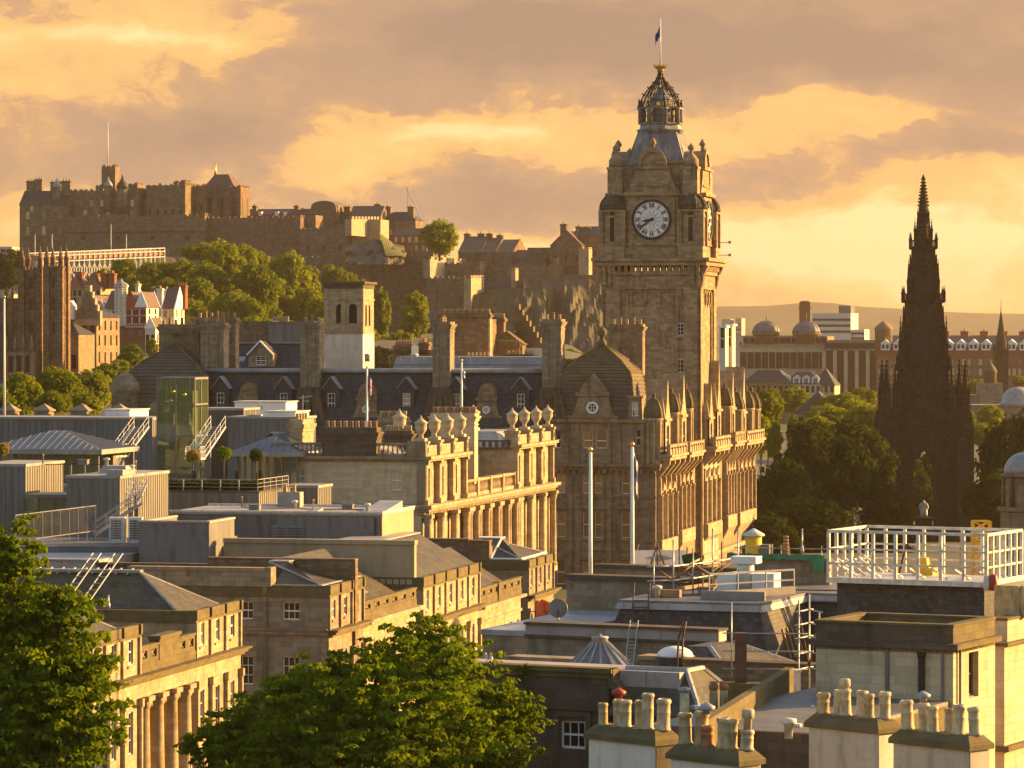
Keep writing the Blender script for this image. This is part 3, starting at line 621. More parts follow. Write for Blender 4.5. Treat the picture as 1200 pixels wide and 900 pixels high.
# chimneys, pots one by one
for px0_, px1_, py, zb2, v_, n, kw in ((352, 379, 377, 490, 2.6, 3, {}), (507, 532, 377, 490, 2.6, 3, {}), (635, 662, 374, 490, 2.6, 3, {}), (186, 229, 380, 500, 7.5, 6, {}), (235, 262, 378, 490, 4.0, 4, {}), (229, 276, 372, 440, 9, 7, {}), (714, 753, 380, 440, 10, 5, {})):
    a0, a1 = H.u(px0_, v_), H.u(px1_, v_); chimney(hotel, a0, a1 - (.0 if n > 3 else .5), v_, v_ + (2.3 if n < 5 else 1.6), H.z(zb2, a1, v_), H.z(py, a1, v_), 'sandstone_grey' if n < 5 else 'sandstone_brown', n, .95, ('short', 'plain'), ('pot_buff', 'pot_terracotta'), .35, panel=n < 5)
    if n == 3:                                                      # flared roots of the tall stacks
        q = MB(); c0 = (a0 + a1) / 2
        for s_ in (-1.9, -1.1, 0, 1.1, 1.9): q.prism([(c0 + s_ - .3, z(497)), (c0 + s_ + .3, z(497)), (c0 + s_ * .45 + .3, z(455)), (c0 + s_ * .45 - .3, z(455))], .7, 2.6)
        q.build('chimney_buttress', M['sandstone_sooty'], hotel)
# far-left pavilion
lu0, lu1 = UL - .5, H.u(240); zl = H.z(500, UL / 1, 0)
b = MB(); b.face('front', -.4, lu0, lu1, 0, zl, [], .2); b.face('right', lu1, -.4, 12, zc, zl, [], .2); b.poly((lu0, -.4, 0), (lu0, -.4, zl), (lu0, 12, zl), (lu0, 12, 0)); b.poly((lu0, -.4, zl), (lu1, -.4, zl), (lu1, 12, zl), (lu0, 12, zl)); b.poly((lu0, 12, zc), (lu0, 12, zl), (lu1, 12, zl), (lu1, 12, zc)); b.build('pavilion_wall', M['sandstone_brown'], hotel)
bell_roof('bell_roof', H.u(137), H.u(243), 0, 11, zl, 0, H.z(404, UL, 6), 'stone_slate', hotel)
scrolled_gable(hotel, H.u(182), -.3, zl - 2.5, 5.0, 5.6, 'sandstone_grey')
q = MB(); q.lathe([(1.7, zl - 1), (1.7, zl + 4.2), (2.0, zl + 4.5), (1.9, zl + 5.1), (1.2, zl + 6.2), (.3, zl + 6.8)], H.u(146), .3, 12); q.build('turret', M['sandstone_grey'], hotel)
b = MB(); b.box(0, .9, 28.9, 41.3, 0, zr - .3); right_bay(29.6, 40.8, zr + .2, zb_ + .6, 3, 1.5); b.box(0, 1.1, 28.7, 41.5, zb_ - 3.9, zb_ - 3.3); b.build('balcony', M['sandstone'], hotel)
for k in (31.6, 35.2, 38.8):
    window(hotel, 'right', .93, k, zb_ + .9, 1.9, 5.0, 2, 3, 'window_glass', deep=.02, t=.14); window(hotel, 'right', .93, k, zb_ + 7.3, 1.7, 2.2, 2, 2, 'curtain_glow_glass', deep=.02, t=.14); window(hotel, 'right', .93, k, 1.2, 1.8, 3.4, 2, 2, 'window_glass', deep=.02, t=.14)
for k, dh, sp in ((32.0, -.6, 4.6), (38.2, .3, 6.6)): spired_dormer(hotel, k, zr, 3.0, za - zr + dh, sp, 1.5)
# ------------------------------------------------------------------ clock tower
T = Fr(821, 478); tower = T.thing('clock_tower', 'tall square sandstone clock tower with corner turrets, lead crown and flagpole, rising from the hotel', 'clock tower')
tz = lambda py: Z(py, 484); W = -T.u(706.5); HW = W / 2
S4 = [Matrix.Translation((-HW, HW, 0)) @ Matrix.Rotation(k * pi / 2, 4, 'Z') for k in range(4)]     # side frames: looking to -y, k=0 front, k=1 right
zk = tz(303)                                                       # balcony cornice
b = MB()
b.box(-W + .35, -.35, .35, W - .35, 0, zk - 2.2)
for m_ in S4:
    b.M = m_; y0 = -HW
    for sx in (-1, 1):
        b.box(sx * HW, sx * (HW - 2.2), y0, y0 + .4, 0, zk - 2.2)      # corner piers
        b.box(sx * (HW - 2.9), sx * (HW - 3.3), y0 + .12, y0 + .4, 0, zk - 4.6)
    b.box(-HW + 2.2, HW - 2.2, y0 + .02, y0 + .4, zk - 2.9, zk - 2.2); b.box(-HW + 2.2, HW - 2.2, y0 + .1, y0 + .4, 0, 12)
    n = 3; x0, x1 = -HW + 3.6, HW - 3.6; st = (x1 - x0) / n             # blind arcade at the head of the long panels
    for i in range(n):
        xc = x0 + st * (i + .5); r = st * .40
        for j in range(8):
            t0, t1 = pi * j / 8, pi * (j + 1) / 8; b.prism([(xc + r * cos(t0), zk - 5.0 + r * sin(t0)), (xc + st / 2 * sgn(cos((t0 + t1) / 2)), zk - 5.0 + r * sin(t0)) if abs(cos(t0)) > .98 else (xc + r * 1.12 * cos(t0), zk - 5.0 + r * 1.22 * sin(t0)), (xc + r * 1.12 * cos(t1), zk - 5.0 + r * 1.22 * sin(t1)), (xc + r * cos(t1), zk - 5.0 + r * sin(t1))], y0 + .08, y0 + .4)
        b.box(xc - st / 2, xc - r, y0 + .08, y0 + .4, zk - 5.6, zk - 4.3); b.box(xc + r, xc + st / 2, y0 + .08, y0 + .4, zk - 5.6, zk - 4.3)
    for i in range(n + 1): q = x0 + st * i; b.prism([(y0 + .05, zk - 5.6), (y0 + .4, zk - 5.6), (y0 + .4, zk - 6.6)], q - .2, q + .2, 'x')
    b.box(-HW + 2.2, HW - 2.2, y0 + .07, y0 + .4, zk - 4.0, zk - 2.9)
    for i in range(15): q = -HW + .6 + (W - 1.2) * i / 14; b.box(q - .22, q + .22, y0 - .55, y0 + .3, zk - 1.7, zk - 1.0)
    for sx in (-1, 1):                                              # long brackets under the balcony's corners
        for o_ in (.25, .95): q = sx * (HW - o_); b.prism([(y0 - 1.0, zk - 1.0), (y0 + .1, zk - 1.0), (y0 + .1, zk - 4.2), (y0 - .25, zk - 3.4), (y0 - .4, zk - 2.2)], q - .2, q + .2, 'x')
    b.box(-HW - .3, HW + .3, y0 - .3, y0 + .4, zk - 2.2, zk - 1.7)
b.M = Matrix()
b.box(-W - .9, .9, -.9, W + .9, zk - 1.0, zk - .45); b.box(-W - 1.3, 1.3, -1.3, W + 1.3, zk - .45, zk)
b.build('shaft', M['sandstone_tower'], tower)
for px, py0, py1 in ((797, 379, 393), (797, 421, 436)):
    q = window(tower, 'front', .3, T.u(px), tz(py1), .95, tz(py0) - tz(py1), 2, 3, 'window_glass', deep=-.1); q = MB(); a = T.u(px); q.box(a - .75, a + .75, -.02, .1, tz(py1) - .3, tz(py1) - .05); q.build('window_sill', M['sandstone'], tower)
# clock stage
z0 = zk; z1 = tz(228); b = MB(); iw = HW - .9
b.box(-HW - iw, -HW + iw, HW - iw, HW + iw, z0, z1)
for m_ in S4:
    b.M = m_; y0 = -iw
    b.box(-iw, iw, y0 - .6, y0, z0, z0 + 1.6); b.box(-iw - .2, iw + .2, y0 - .8, y0, z0 + 1.6, z0 + 1.9)
    b.box(-3.0, 3.0, y0 - .75, y0, z0 + 1.9, z1 - .3); b.box(-3.35, -3.0, y0 - .5, y0, z0 + 1.9, z1); b.box(3.0, 3.35, y0 - .5, y0, z0 + 1.9, z1)
    b.box(-3.6, 3.6, y0 - 1.15, y0, z1 - .3, z1 + .15)
b.M = Matrix(); course(b, -HW - iw, -HW + iw, HW - iw, HW + iw, z1 - .3, z1, .25)
b.build('clock_stage', M['sandstone_tower'], tower)
zd = tz(258.5); cr = 21.3 / 9.06
def dial():
    q = MB(); q.lathe([(cr, 0), (cr, .12)], n=40, smooth=False); return q.build('clock_face', M['white_paint'])
def ring():
    q = MB()
    for ri, ro in ((cr * .97, cr * 1.10),):
        for i in range(40):
            t0, t1 = 2 * pi * i / 40, 2 * pi * (i + 1) / 40
            q.prism([(ri * cos(t0), ri * sin(t0)), (ro * cos(t0), ro * sin(t0)), (ro * cos(t1), ro * sin(t1)), (ri * cos(t1), ri * sin(t1))], .12, .2 if ro < cr else .3, 'z')
    return q.build('dial_ring', M['dark_iron'])
def centre():
    q = MB(); q.path([(cr * .655 * cos(2 * pi * i / 36), cr * .655 * sin(2 * pi * i / 36), .14) for i in range(37)], .025, 4)
    for i in range(12):                                            # leaf tracery in the centre
        a = pi * i / 6; a2 = a + pi / 6; am = a + pi / 12
        q.path([(cr * .20 * cos(a), cr * .20 * sin(a), .13), (cr * .45 * cos(am), cr * .45 * sin(am), .13), (cr * .655 * cos(a), cr * .655 * sin(a), .13)], .017, 4)
        q.path([(cr * .20 * cos(a2), cr * .20 * sin(a2), .13), (cr * .45 * cos(am), cr * .45 * sin(am), .13), (cr * .655 * cos(a2), cr * .655 * sin(a2), .13)], .017, 4)
    return q.build('tracery', M['dark_iron'])
ROM = ['XII', 'I', 'II', 'III', 'IIII', 'V', 'VI', 'VII', 'VIII', 'IX', 'X', 'XI']
def numerals():
    q = MB()
    for i, tx in enumerate(ROM):
        q.M = Matrix.Rotation(-i * pi / 6, 4, 'Z') @ Matrix.Translation((0, cr * .79, .125)); n = sum({'I': .16, 'V': .3, 'X': .32}[c] for c in tx); x = -n / 2 * 1.15; h = cr * .105
        for c in tx:
            wd = {'I': .16, 'V': .3, 'X': .32}[c] * 1.15
            if c == 'I': q.bar((x + wd / 2, -h, .02), (x + wd / 2, h, .02), .075)
            if c == 'V': q.bar((x + .04, h, .02), (x + wd / 2, -h, .02), .08); q.bar((x + wd - .04, h, .02), (x + wd / 2, -h, .02), .035)
            if c == 'X': q.bar((x + .04, h, .02), (x + wd - .04, -h, .02), .08); q.bar((x + wd - .04, h, .02), (x + .04, -h, .02), .035)
            x += wd
    return q.build('numerals', M['dark_iron'])
def hand(ln, wd):
    def f():
        q = MB(); q.prism([(-wd * .5, -ln * .22), (wd * .5, -ln * .22), (wd * .6, 0), (wd, ln * .6), (0, ln), (-wd, ln * .6), (-wd * .6, 0)], .16, .24, 'z'); q.lathe([(wd * 1.5, .16), (wd * 1.5, .28)], n=12); return q.build('hand', M['dark_iron'])
    return f
for k, m_ in enumerate(S4):
    mm = m_ @ Matrix.Translation((0, -iw - .75, zd)) @ Matrix.Rotation(pi / 2, 4, 'X')
    o = instance('clock_face', cached('dial', dial), tower, (0, 0, 0)); o.matrix_local = mm
    instance('dial_ring', cached('ring', ring), o, (0, 0, 0)); instance('tracery', cached('centre', centre), o, (0, 0, 0)); instance('numerals', cached('num', numerals), o, (0, 0, 0))
    hh = instance('hour_hand', cached('hh', hand(cr * .58, .17)), o, (0, 0, 0), -R(260)); mh = instance('minute_hand', cached('mh', hand(cr * .88, .11)), o, (0, 0, .06), -R(235))
# corner turrets of the clock stage
tr = 1.45
def ctur():
    q = MB(); ht = tz(247) - z0
    q.box(-tr, tr, -tr, tr, 0, ht); course(q, -tr, tr, -tr, tr, 0, 1.5, .15); course(q, -tr, tr, -tr, tr, ht - .3, ht, .3)
    for sx in (-1, 1):
        for sy in (-1, 1): q.box(sx * tr - .28, sx * tr + .28, sy * tr - .28, sy * tr + .28, 1.5, ht - .3)
    for m_ in range(4):
        q.M = Matrix.Rotation(m_ * pi / 2, 4, 'Z'); q.box(-.45, -.3, -tr - .08, -tr, 2.1, ht - 1.0); q.box(.3, .45, -tr - .08, -tr, 2.1, ht - 1.0); q.box(-.55, .55, -tr - .14, -tr, ht - 1.0, ht - .75)
    return q.build('corner_turret', M['sandstone_tower'])
def cdome():
    q = MB(); hd = 2.5; pr = [(1.75, 0), (1.8, .4), (1.6, 1.0), (1.1, 1.6), (.6, 2.0), (.45, 2.4), (.5, 2.8)]
    q.lathe(pr, 0, 0, 16)
    for i in range(8): a = 2 * pi * i / 8 + pi / 8; q.path([(cos(a) * r_, sin(a) * r_, h_ + .02) for r_, h_ in pr], .22, 6)
    return q.build('ogee_dome', M['sandstone_sooty'])
def cslit():
    q = MB(); q.poly((-.3, 0, 0), (.3, 0, 0), (.3, 0, 4.2), (-.3, 0, 4.2)); return q.build('slit_window', M['window_glass'])
for sx, sy in ((-1, -1), (1, -1), (1, 1), (-1, 1)):
    o = instance('corner_turret', cached('ctur', ctur), tower, (-HW + sx * (HW - tr + .2), HW + sy * (HW - tr + .2), z0)); d_ = instance('ogee_dome', cached('cdome', cdome), o, (0, 0, tz(247) - z0))
    for k in range(2): s_ = instance('slit_window', cached('cslit', cslit), o, ((0, -tr - .01, 2.1) if k == 0 else (tr + .01, 0, 2.1)), k * pi / 2)
# attic behind the dome, gabled faces, stacks
z2 = tz(198); b = MB(); aw_ = HW - 1.6
b.box(-HW - aw_, -HW + aw_, HW - aw_, HW + aw_, z1, z2 + .2)
for m_ in S4:
    b.M = m_; y0 = -iw - .5
    pts = [(-3.6, z1 + .15), (3.6, z1 + .15), (3.0, z1 + .8), (2.3, z1 + 2.4), (2.1, z2), (1.75, z2 + .4)]
    b.prism(pts + [(-x_, z_) for x_, z_ in reversed(pts[2:])], y0, y0 + 2.6)
    b.box(-2.2, 2.2, y0 - .3, y0, z2 - .2, z2 + .25); b.box(-2.0, 2.0, y0 - .15, y0, z1 + .9, z1 + 1.2)
    b.prism([(1.75 * cos(pi * i / 12), z2 + .25 + 2.1 * sin(pi * i / 12)) for i in range(13)], y0, y0 + 2.6)
    for i in range(12):
        t0, t1 = pi * i / 12, pi * (i + 1) / 12; b.prism([(1.45 * cos(t0), z2 + .25 + 1.75 * sin(t0)), (1.95 * cos(t0), z2 + .25 + 2.3 * sin(t0)), (1.95 * cos(t1), z2 + .25 + 2.3 * sin(t1)), (1.45 * cos(t1), z2 + .25 + 1.75 * sin(t1))], y0 - .25, y0)
    b.lathe([(.25, z2 + 2.4), (.25, z2 + 2.9), (.5, z2 + 3.2), (.3, z2 + 3.6), (.04, z2 + 3.9)], 0, y0 + .4, 8)
    for sx in (-1, 1):                                              # ball-topped scroll piers at the shoulders
        x_ = sx * (HW - 1.5); b.prism([(x_ - 1.0, z1 - .4), (x_ + 1.0, z1 - .4), (x_ + .8, z1 + 2.6), (x_ + .85, z2 - .1), (x_ - .85, z2 - .1), (x_ - .8, z1 + 2.6)], -HW + .7, -HW + 1.9)
b.M = Matrix()
for sx, sy in ((-1, -1), (1, -1), (1, 1), (-1, 1)):
    x_, y_ = -HW + sx * (HW - 1.45), HW + sy * (HW - 1.45)
    b.box(x_ - .95, x_ + .95, y_ - .95, y_ + .95, z1 - .2, z2 + .1); course(b, x_ - .8, x_ + .8, y_ - .8, y_ + .8, z2 - .2, z2 + .1, .25)
    b.lathe([(.95, z2 + .1), (.95, z2 + 1.0), (.5, z2 + 1.6), (.25, z2 + 1.8), (.2, z2 + 2.1), (.45, z2 + 2.4), (.45, z2 + 2.7), (.05, z2 + 3.1)], x_, y_, 10)
b.build('attic', M['sandstone_tower'], tower)
b = MB()
for x_, zt_ in ((-HW + 3.1, tz(189)), (-HW - 3.3, tz(192))): b.box(x_ - 1.2, x_ + 1.2, 1.9, 3.9, z1, zt_); course(b, x_ - 1.2, x_ + 1.2, 1.9, 3.9, zt_ - .4, zt_, .2)
b.build('chimney', M['sandstone_grey'], tower)
# leaded roof, lantern, openwork crown
z3 = tz(155); b = MB(); rw0, rw1 = 4.0, 2.45
b.hip(-HW - rw0, -HW + rw0, HW - rw0, HW + rw0, z2 - .2, -HW - rw1, -HW + rw1, HW - rw1, HW + rw1, z3)
for m_ in S4:
    b.M = m_
    for i in range(7): k = -1 + 2 * i / 6; b.tube((k * rw0, -rw0, z2 - .2), (k * rw1, -rw1, z3), .07, 4)
b.M = Matrix(); b.build('leaded_roof', M['lead_aged'], tower)
b = MB(); cx, cy_ = -HW, HW
b.lathe([(2.9, z3 - .1), (3.2, z3 + .3), (2.75, z3 + .5), (2.65, tz(146)), (2.9, tz(145)), (2.9, tz(143.5))], cx, cy_, 8, pi / 8, False); b.lathe([(1.4, tz(144)), (1.4, tz(117)), (1.6, tz(116)), (1.1, tz(111)), (.6, tz(106)), (.1, tz(101))], cx, cy_, 8, pi / 8, False)
for i in range(8):
    a = pi / 8 + i * pi / 4; x_, y_ = cx + 2.6 * cos(a), cy_ + 2.6 * sin(a); b.lathe([(.36, tz(145)), (.34, tz(129)), (.48, tz(128)), (.48, tz(126))], x_, y_, 8)
b.lathe([(2.95, tz(127)), (3.05, tz(125)), (2.2, tz(124))], cx, cy_, 8, pi / 8, False, cap=False)
lan = b.build('lantern', M['lead_aged'], tower)
b = MB()
for i in range(8):
    a0, a1 = pi / 8 + i * pi / 4, pi / 8 + (i + 1) * pi / 4
    for h_ in (tz(135), tz(143)): b.bar((cx + 2.7 * cos(a0), cy_ + 2.7 * sin(a0), h_), (cx + 2.7 * cos(a1), cy_ + 2.7 * sin(a1), h_), .07)
    for j in range(7): k = (j + .5) / 7; x_ = cx + 2.7 * (cos(a0) * (1 - k) + cos(a1) * k); y_ = cy_ + 2.7 * (sin(a0) * (1 - k) + sin(a1) * k); b.bar((x_, y_, tz(143)), (x_, y_, tz(135)), .05)
b.build('lantern_railing', M['dark_iron'], lan)
q = MB()
for k in range(4): q.M = Matrix.Translation((cx, cy_, 0)) @ Matrix.Rotation(k * pi / 2, 4, 'Z'); q.lathe([(.34, 0), (.34, .05)], 0, 0, 12) if 0 else q.box(-.25, .25, -1.48, -1.2, tz(123), tz(119))
q.build('small_dial', M['gold'], lan)
b = MB()
for i in range(8):
    a = pi / 8 + i * pi / 4; pts = []
    for r_, py in ((2.65, 127), (2.62, 119), (2.2, 111), (1.55, 103), (.95, 97), (.5, 92), (.28, 86), (.25, 83)): pts.append((cx + r_ * cos(a), cy_ + r_ * sin(a), tz(py)))
    b.path(pts, .115, 6); p2 = [(cx + (x_ - cx) * .84, cy_ + (y_ - cy_) * .84, z_ - .25) for x_, y_, z_ in pts[:6]]; b.path(p2, .08, 5)
    for s_, e_ in zip(pts, p2): b.bar(s_, e_, .06)
    for s_ in pts[1:6]: b.bar(s_, (cx + (s_[0] - cx) * 1.12, cy_ + (s_[1] - cy_) * 1.12, s_[2] + .25), .09)
    b.lathe([(.3, tz(126)), (.12, tz(121)), (.2, tz(120)), (.02, tz(115))], cx + 2.8 * cos(a), cy_ + 2.8 * sin(a), 6)
for r_, py in ((2.62, 119), (2.2, 111), (1.55, 103), (.95, 97)):
    for i in range(8): a0, a1 = pi / 8 + i * pi / 4, pi / 8 + (i + 1) * pi / 4; b.bar((cx + r_ * cos(a0), cy_ + r_ * sin(a0), tz(py)), (cx + r_ * cos(a1), cy_ + r_ * sin(a1), tz(py)), .06)
b.build('openwork_crown', M['crown_iron'], tower)
b = MB(); b.lathe([(.3, tz(84)), (.45, tz(82)), (.5, tz(80)), (.9, tz(77)), (.75, tz(76)), (.3, tz(75.5))], cx, cy_, 8, smooth=False)
for i in range(8): a = i * pi / 4; b.tube((cx + .75 * cos(a), cy_ + .75 * sin(a), tz(77)), (cx + .9 * cos(a), cy_ + .9 * sin(a), tz(74.2)), .14, 5, .04)
b.build('gilded_finial', M['gold'], tower)
b = MB(); b.tube((cx, cy_, tz(76)), (cx, cy_, tz(20)), .10, 8, .06); b.build('mast', M['white_paint'], tower)
fl = thing('saltire_flag', 'small drooping blue and white flag on the mast above the clock tower crown', 'flag', T.pt(cx - .08, cy_, tz(30)), YAW + pi); flag(fl, 0, 0, 0, 1.5, 1.3, 'saltire', .8)
b = MB()
for x_, z_ in ((1.5, tz(298)), (1.4, tz(283))): b.tube((0, W - 1, z_), (1.9, W - 1, z_), .05, 5); b.box(1.7, 2.1, W - 1.2, W - .8, z_ - .15, z_ + .2)
b.build('floodlight', M['grey_steel'], tower)
# ================================================================== ground, hills, haze
def smst(x, a, b):
    t_ = max(0.0, min(1.0, (x - a) / (b - a))); return t_ * t_ * (3 - 2 * t_)
def ground_z(x, y):
    g = 27.0 * (1 - smst(y, 8, 80)) if y < 90 else 0.0
    g += 30 * smst(y, 620, 1080) * (1 - smst(x, 5, 70)) * (1 - smst(y, 1700, 2600))
    g -= 5 * smst(y, 520, 620) * smst(x, 10, 60) * (1 - smst(y, 900, 1200))
    g += 6 * smst(y, 1150, 1500)
    return g
b = MB(); xs = [-6000, -3500, -2000, -1200, -800, -560] + list(range(-420, 421, 20)) + [560, 800, 1200, 2000, 3500, 6000]
ys = [-300, -100, 0, 10, 20, 30, 45, 60, 75, 90, 130] + list(range(160, 620, 60)) + list(range(620, 1300, 34)) + list(range(1300, 2800, 150)) + [3200, 4000, 5000, 6500, 8000, 9400]
b.add([(x, y, ground_z(x, y) - .02) for y in ys for x in xs], [(j * len(xs) + i, j * len(xs) + i + 1, (j + 1) * len(xs) + i + 1, (j + 1) * len(xs) + i) for j in range(len(ys) - 1) for i in range(len(xs) - 1)], True)
m, t, bs = mat('ground_mix'); ob = t.node('ShaderNodeTexCoord').outputs['Object']
t.put(bs.inputs['Base Color'], t.mix(t.smooth(t.noise(ob, .012, 6, .7), .42, .6), (.03, .04, .012), (.05, .048, .04))); bs.inputs['Roughness'].default_value = .95
tag(b.build('ground', M['ground_mix']), kind='structure')
sk = [(-1400, 372), (-400, 368), (300, 362), (700, 360), (800, 359), (845, 357), (900, 356), (940, 353), (957, 351), (1000, 356.5), (1050, 360), (1100, 363.5), (1150, 365), (1200, 366), (1300, 364), (1700, 372), (2600, 376)]
def skyline(px):
    for (a, ya), (c, yc) in zip(sk, sk[1:]):
        if a <= px <= c: return ya + (yc - ya) * (px - a) / (c - a)
    return 376
b = MB(); nx, ny = 150, 26; DH = 6200.0; pts = []
for j in range(ny):
    y = 4600 + 3200 * j / (ny - 1)
    for i in range(nx):
        x = -2700 + 5400 * i / (nx - 1); px = 600 + x * FOC / DH; h = Z(skyline(px), DH) - 6
        k = exp(-((y - DH) / 850) ** 2) + (.5 * exp(-((y - 5200) / 300) ** 2) * (mnoise.noise(Vector((x * .003, 3, 1))) * .5 + .4) if y < DH else 0)
        pts.append((x, y, 3 + h * min(1, k) + 5 * mnoise.noise(Vector((x * .008, y * .006, 0))) * min(1, k) * (1.3 if abs(y - DH) > 200 else .45)))
b.add(pts, [(j * nx + i, j * nx + i + 1, (j + 1) * nx + i + 1, (j + 1) * nx + i) for j in range(ny - 1) for i in range(nx - 1)], True)
m, t, bs = mat('hill_woods'); ob = t.node('ShaderNodeTexCoord').outputs['Object']
t.put(bs.inputs['Base Color'], t.mix(t.smooth(t.noise(t.vmul(ob, (1, .6, 1)), .008, 6, .7), .42, .58), (.018, .026, .012), (.045, .048, .026))); bs.inputs['Roughness'].default_value = 1
tag(b.build('hills', M['hill_woods']), kind='structure')
b = MB(); b.box(-6400, 6400, -420, 9900, -6.5, 126); hz = tag(b.build('haze', None), kind='stuff'); hm = bpy.data.materials.new('haze_air'); hm.use_nodes = True; ht = NT(hm.node_tree); ht.n.remove(ht.n['Principled BSDF'])
pv = ht.node('ShaderNodeVolumePrincipled'); pv.inputs['Color'].default_value = (.72, .57, .40, 1); pv.inputs['Density'].default_value = .000062; pv.inputs['Anisotropy'].default_value = .55
ht.l.new(pv.outputs[0], ht.n['Material Output'].inputs['Volume']); hz.data.materials.append(hm)
# ================================================================== trees
def leaf_cloud(b, cx, cy_, cz, rx, ry, rz, n, ls, rnd, out=(0, 0, 1)):
    for _ in range(n):
        d = Vector((rnd.gauss(0, 1), rnd.gauss(0, 1), rnd.gauss(0, 1))).normalized(); k = rnd.random() ** .4
        c = Vector((cx + d.x * rx * k, cy_ + d.y * ry * k, cz + d.z * rz * k))
        nrm = (d * .9 + Vector((rnd.uniform(-.7, .7), rnd.uniform(-.7, .7), rnd.uniform(-.1, .9)))).normalized()
        a = nrm.orthogonal().normalized(); a = Matrix.Rotation(rnd.uniform(0, 6.28), 3, nrm) @ a; e = nrm.cross(a); s_ = ls * rnd.choice((.55, .8, 1, 1.2, 1.6))
        b.add([c - a * s_, c + e * s_ * .62 - nrm * s_ * .15, c + a * s_, c - e * s_ * .62 - nrm * s_ * .15], [(0, 1, 2, 3)])
def crown_mesh(seed, nclump, nleaf, ls, form='round'):
    rnd = random.Random(seed); b = MB()
    for i in range(nclump):
        zz = 1 - 2 * (i + .5) / nclump; th = i * 2.39996 + rnd.uniform(-.5, .5); rr = sqrt(max(0, 1 - zz * zz))
        lump = .78 + .30 * mnoise.noise(Vector((cos(th) * rr * 1.6 + seed * 7.3, sin(th) * rr * 1.6, zz * 1.6))) ; k = lump * rnd.choice((1, 1, .96, .9, .6)) * .88
        w_ = 1.0
        if form == 'cone': w_ = .95 - .5 * max(0, zz)
        if form == 'round' and zz < -.3: k *= .9
        cr_ = rnd.uniform(.17, .27)
        leaf_cloud(b, cos(th) * rr * k * w_, sin(th) * rr * k * w_, zz * k, cr_, cr_, cr_ * .72, nleaf, ls, rnd)
    leaf_cloud(b, 0, 0, 0, .55, .55, .6, nleaf * 6, ls * 1.5, rnd)
    return b.build('crown', None)
def trunk_mesh(seed):
    rnd = random.Random(seed); b = MB(); b.tube((0, 0, 0), (.02, 0, .55), .075, 8, .05); b.tube((.02, 0, .55), (0, .02, 1.05), .05, 7, .02)
    for i in range(7):
        a = i * 2.4 + rnd.uniform(-.4, .4); z_ = .42 + .06 * i; b.tube((.02, 0, z_), (cos(a) * .34, sin(a) * .34, z_ + .34), .03, 6, .01)
    return b.build('trunk', M['bark'])
CROWN = {}
def crown_of(var, lm, nc=90, nl=70, ls=.052, form='round'):
    k = (var, lm)
    if k not in CROWN:
        me = cached(('crown', var), lambda: crown_mesh(var, nc, nl, ls, form)).copy(); me.materials.clear(); me.materials.append(M[lm]); CROWN[k] = me
    return CROWN[k]
TL = {}
def tree(px, py, D, rw, rh, label, group=None, lm='leaf_far', var=None, form='round', zb=None, name='tree', cat='tree'):
    s_ = D / FOC; c = P(px, py, D); rx, rz = rw * s_, rh * s_; zb = min(ground_z(c.x, D), c.z - rz * 1.05) if zb is None else zb
    t = thing(name, label, cat, (c.x, D, zb), random.uniform(0, 6.28), group)
    var = random.randint(1, 5) if var is None else var
    if form == 'cone': var = 11
    k_ = random.uniform(1.05, 1.22); instance('crown', crown_of(var, lm, form=form), t, (0, 0, c.z - zb), 0, (rx * k_, rx * k_ * .95, rz * random.uniform(1.05, 1.2)))
    hh = c.z - zb; instance('trunk', cached(('trunk', var), lambda: trunk_mesh(var)), t, (0, 0, 0), 0, (max(rx, 2.5) * .9, max(rx, 2.5) * .9, hh))
    return t
G1 = 'trees massed on the castle slope'
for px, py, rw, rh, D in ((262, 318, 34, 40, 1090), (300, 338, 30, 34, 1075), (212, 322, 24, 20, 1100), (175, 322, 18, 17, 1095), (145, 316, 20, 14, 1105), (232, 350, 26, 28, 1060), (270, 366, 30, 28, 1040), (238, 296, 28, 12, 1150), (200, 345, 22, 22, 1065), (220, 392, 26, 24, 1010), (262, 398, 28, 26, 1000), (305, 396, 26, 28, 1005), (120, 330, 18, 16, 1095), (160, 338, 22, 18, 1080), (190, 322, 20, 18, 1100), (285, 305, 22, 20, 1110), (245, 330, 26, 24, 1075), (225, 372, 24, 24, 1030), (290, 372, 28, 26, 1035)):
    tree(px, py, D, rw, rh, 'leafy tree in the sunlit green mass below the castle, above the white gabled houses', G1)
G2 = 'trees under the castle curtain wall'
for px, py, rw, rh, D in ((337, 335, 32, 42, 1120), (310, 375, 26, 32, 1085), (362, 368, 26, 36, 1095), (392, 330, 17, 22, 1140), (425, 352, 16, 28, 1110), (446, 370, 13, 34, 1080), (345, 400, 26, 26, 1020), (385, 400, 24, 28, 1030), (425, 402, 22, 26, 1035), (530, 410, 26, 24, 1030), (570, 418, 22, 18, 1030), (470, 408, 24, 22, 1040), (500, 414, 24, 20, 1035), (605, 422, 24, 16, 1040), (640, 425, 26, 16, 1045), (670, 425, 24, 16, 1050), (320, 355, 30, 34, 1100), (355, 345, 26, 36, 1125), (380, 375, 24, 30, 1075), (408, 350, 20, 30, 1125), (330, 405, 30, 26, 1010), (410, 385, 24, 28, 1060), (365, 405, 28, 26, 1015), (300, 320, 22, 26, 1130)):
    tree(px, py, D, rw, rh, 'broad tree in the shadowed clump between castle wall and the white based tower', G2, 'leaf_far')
tree(486, 372, 1060, 21, 33, 'single sunlit tree right of the white based lantern tower, under the castle wall')
tree(448, 404, 1050, 20, 12, 'low yellow-green bushy tree at the foot of the castle bank beside the white tower', lm='leaf_golden')
tree(515, 279, 1265, 23, 24, 'lone round tree standing on top of the castle wall against the sky', zb=Z(306, 1265))
tree(8, 316, 1180, 26, 26, 'dark tree behind the twin gothic towers, at the left edge of the photo', lm='leaf_dark')
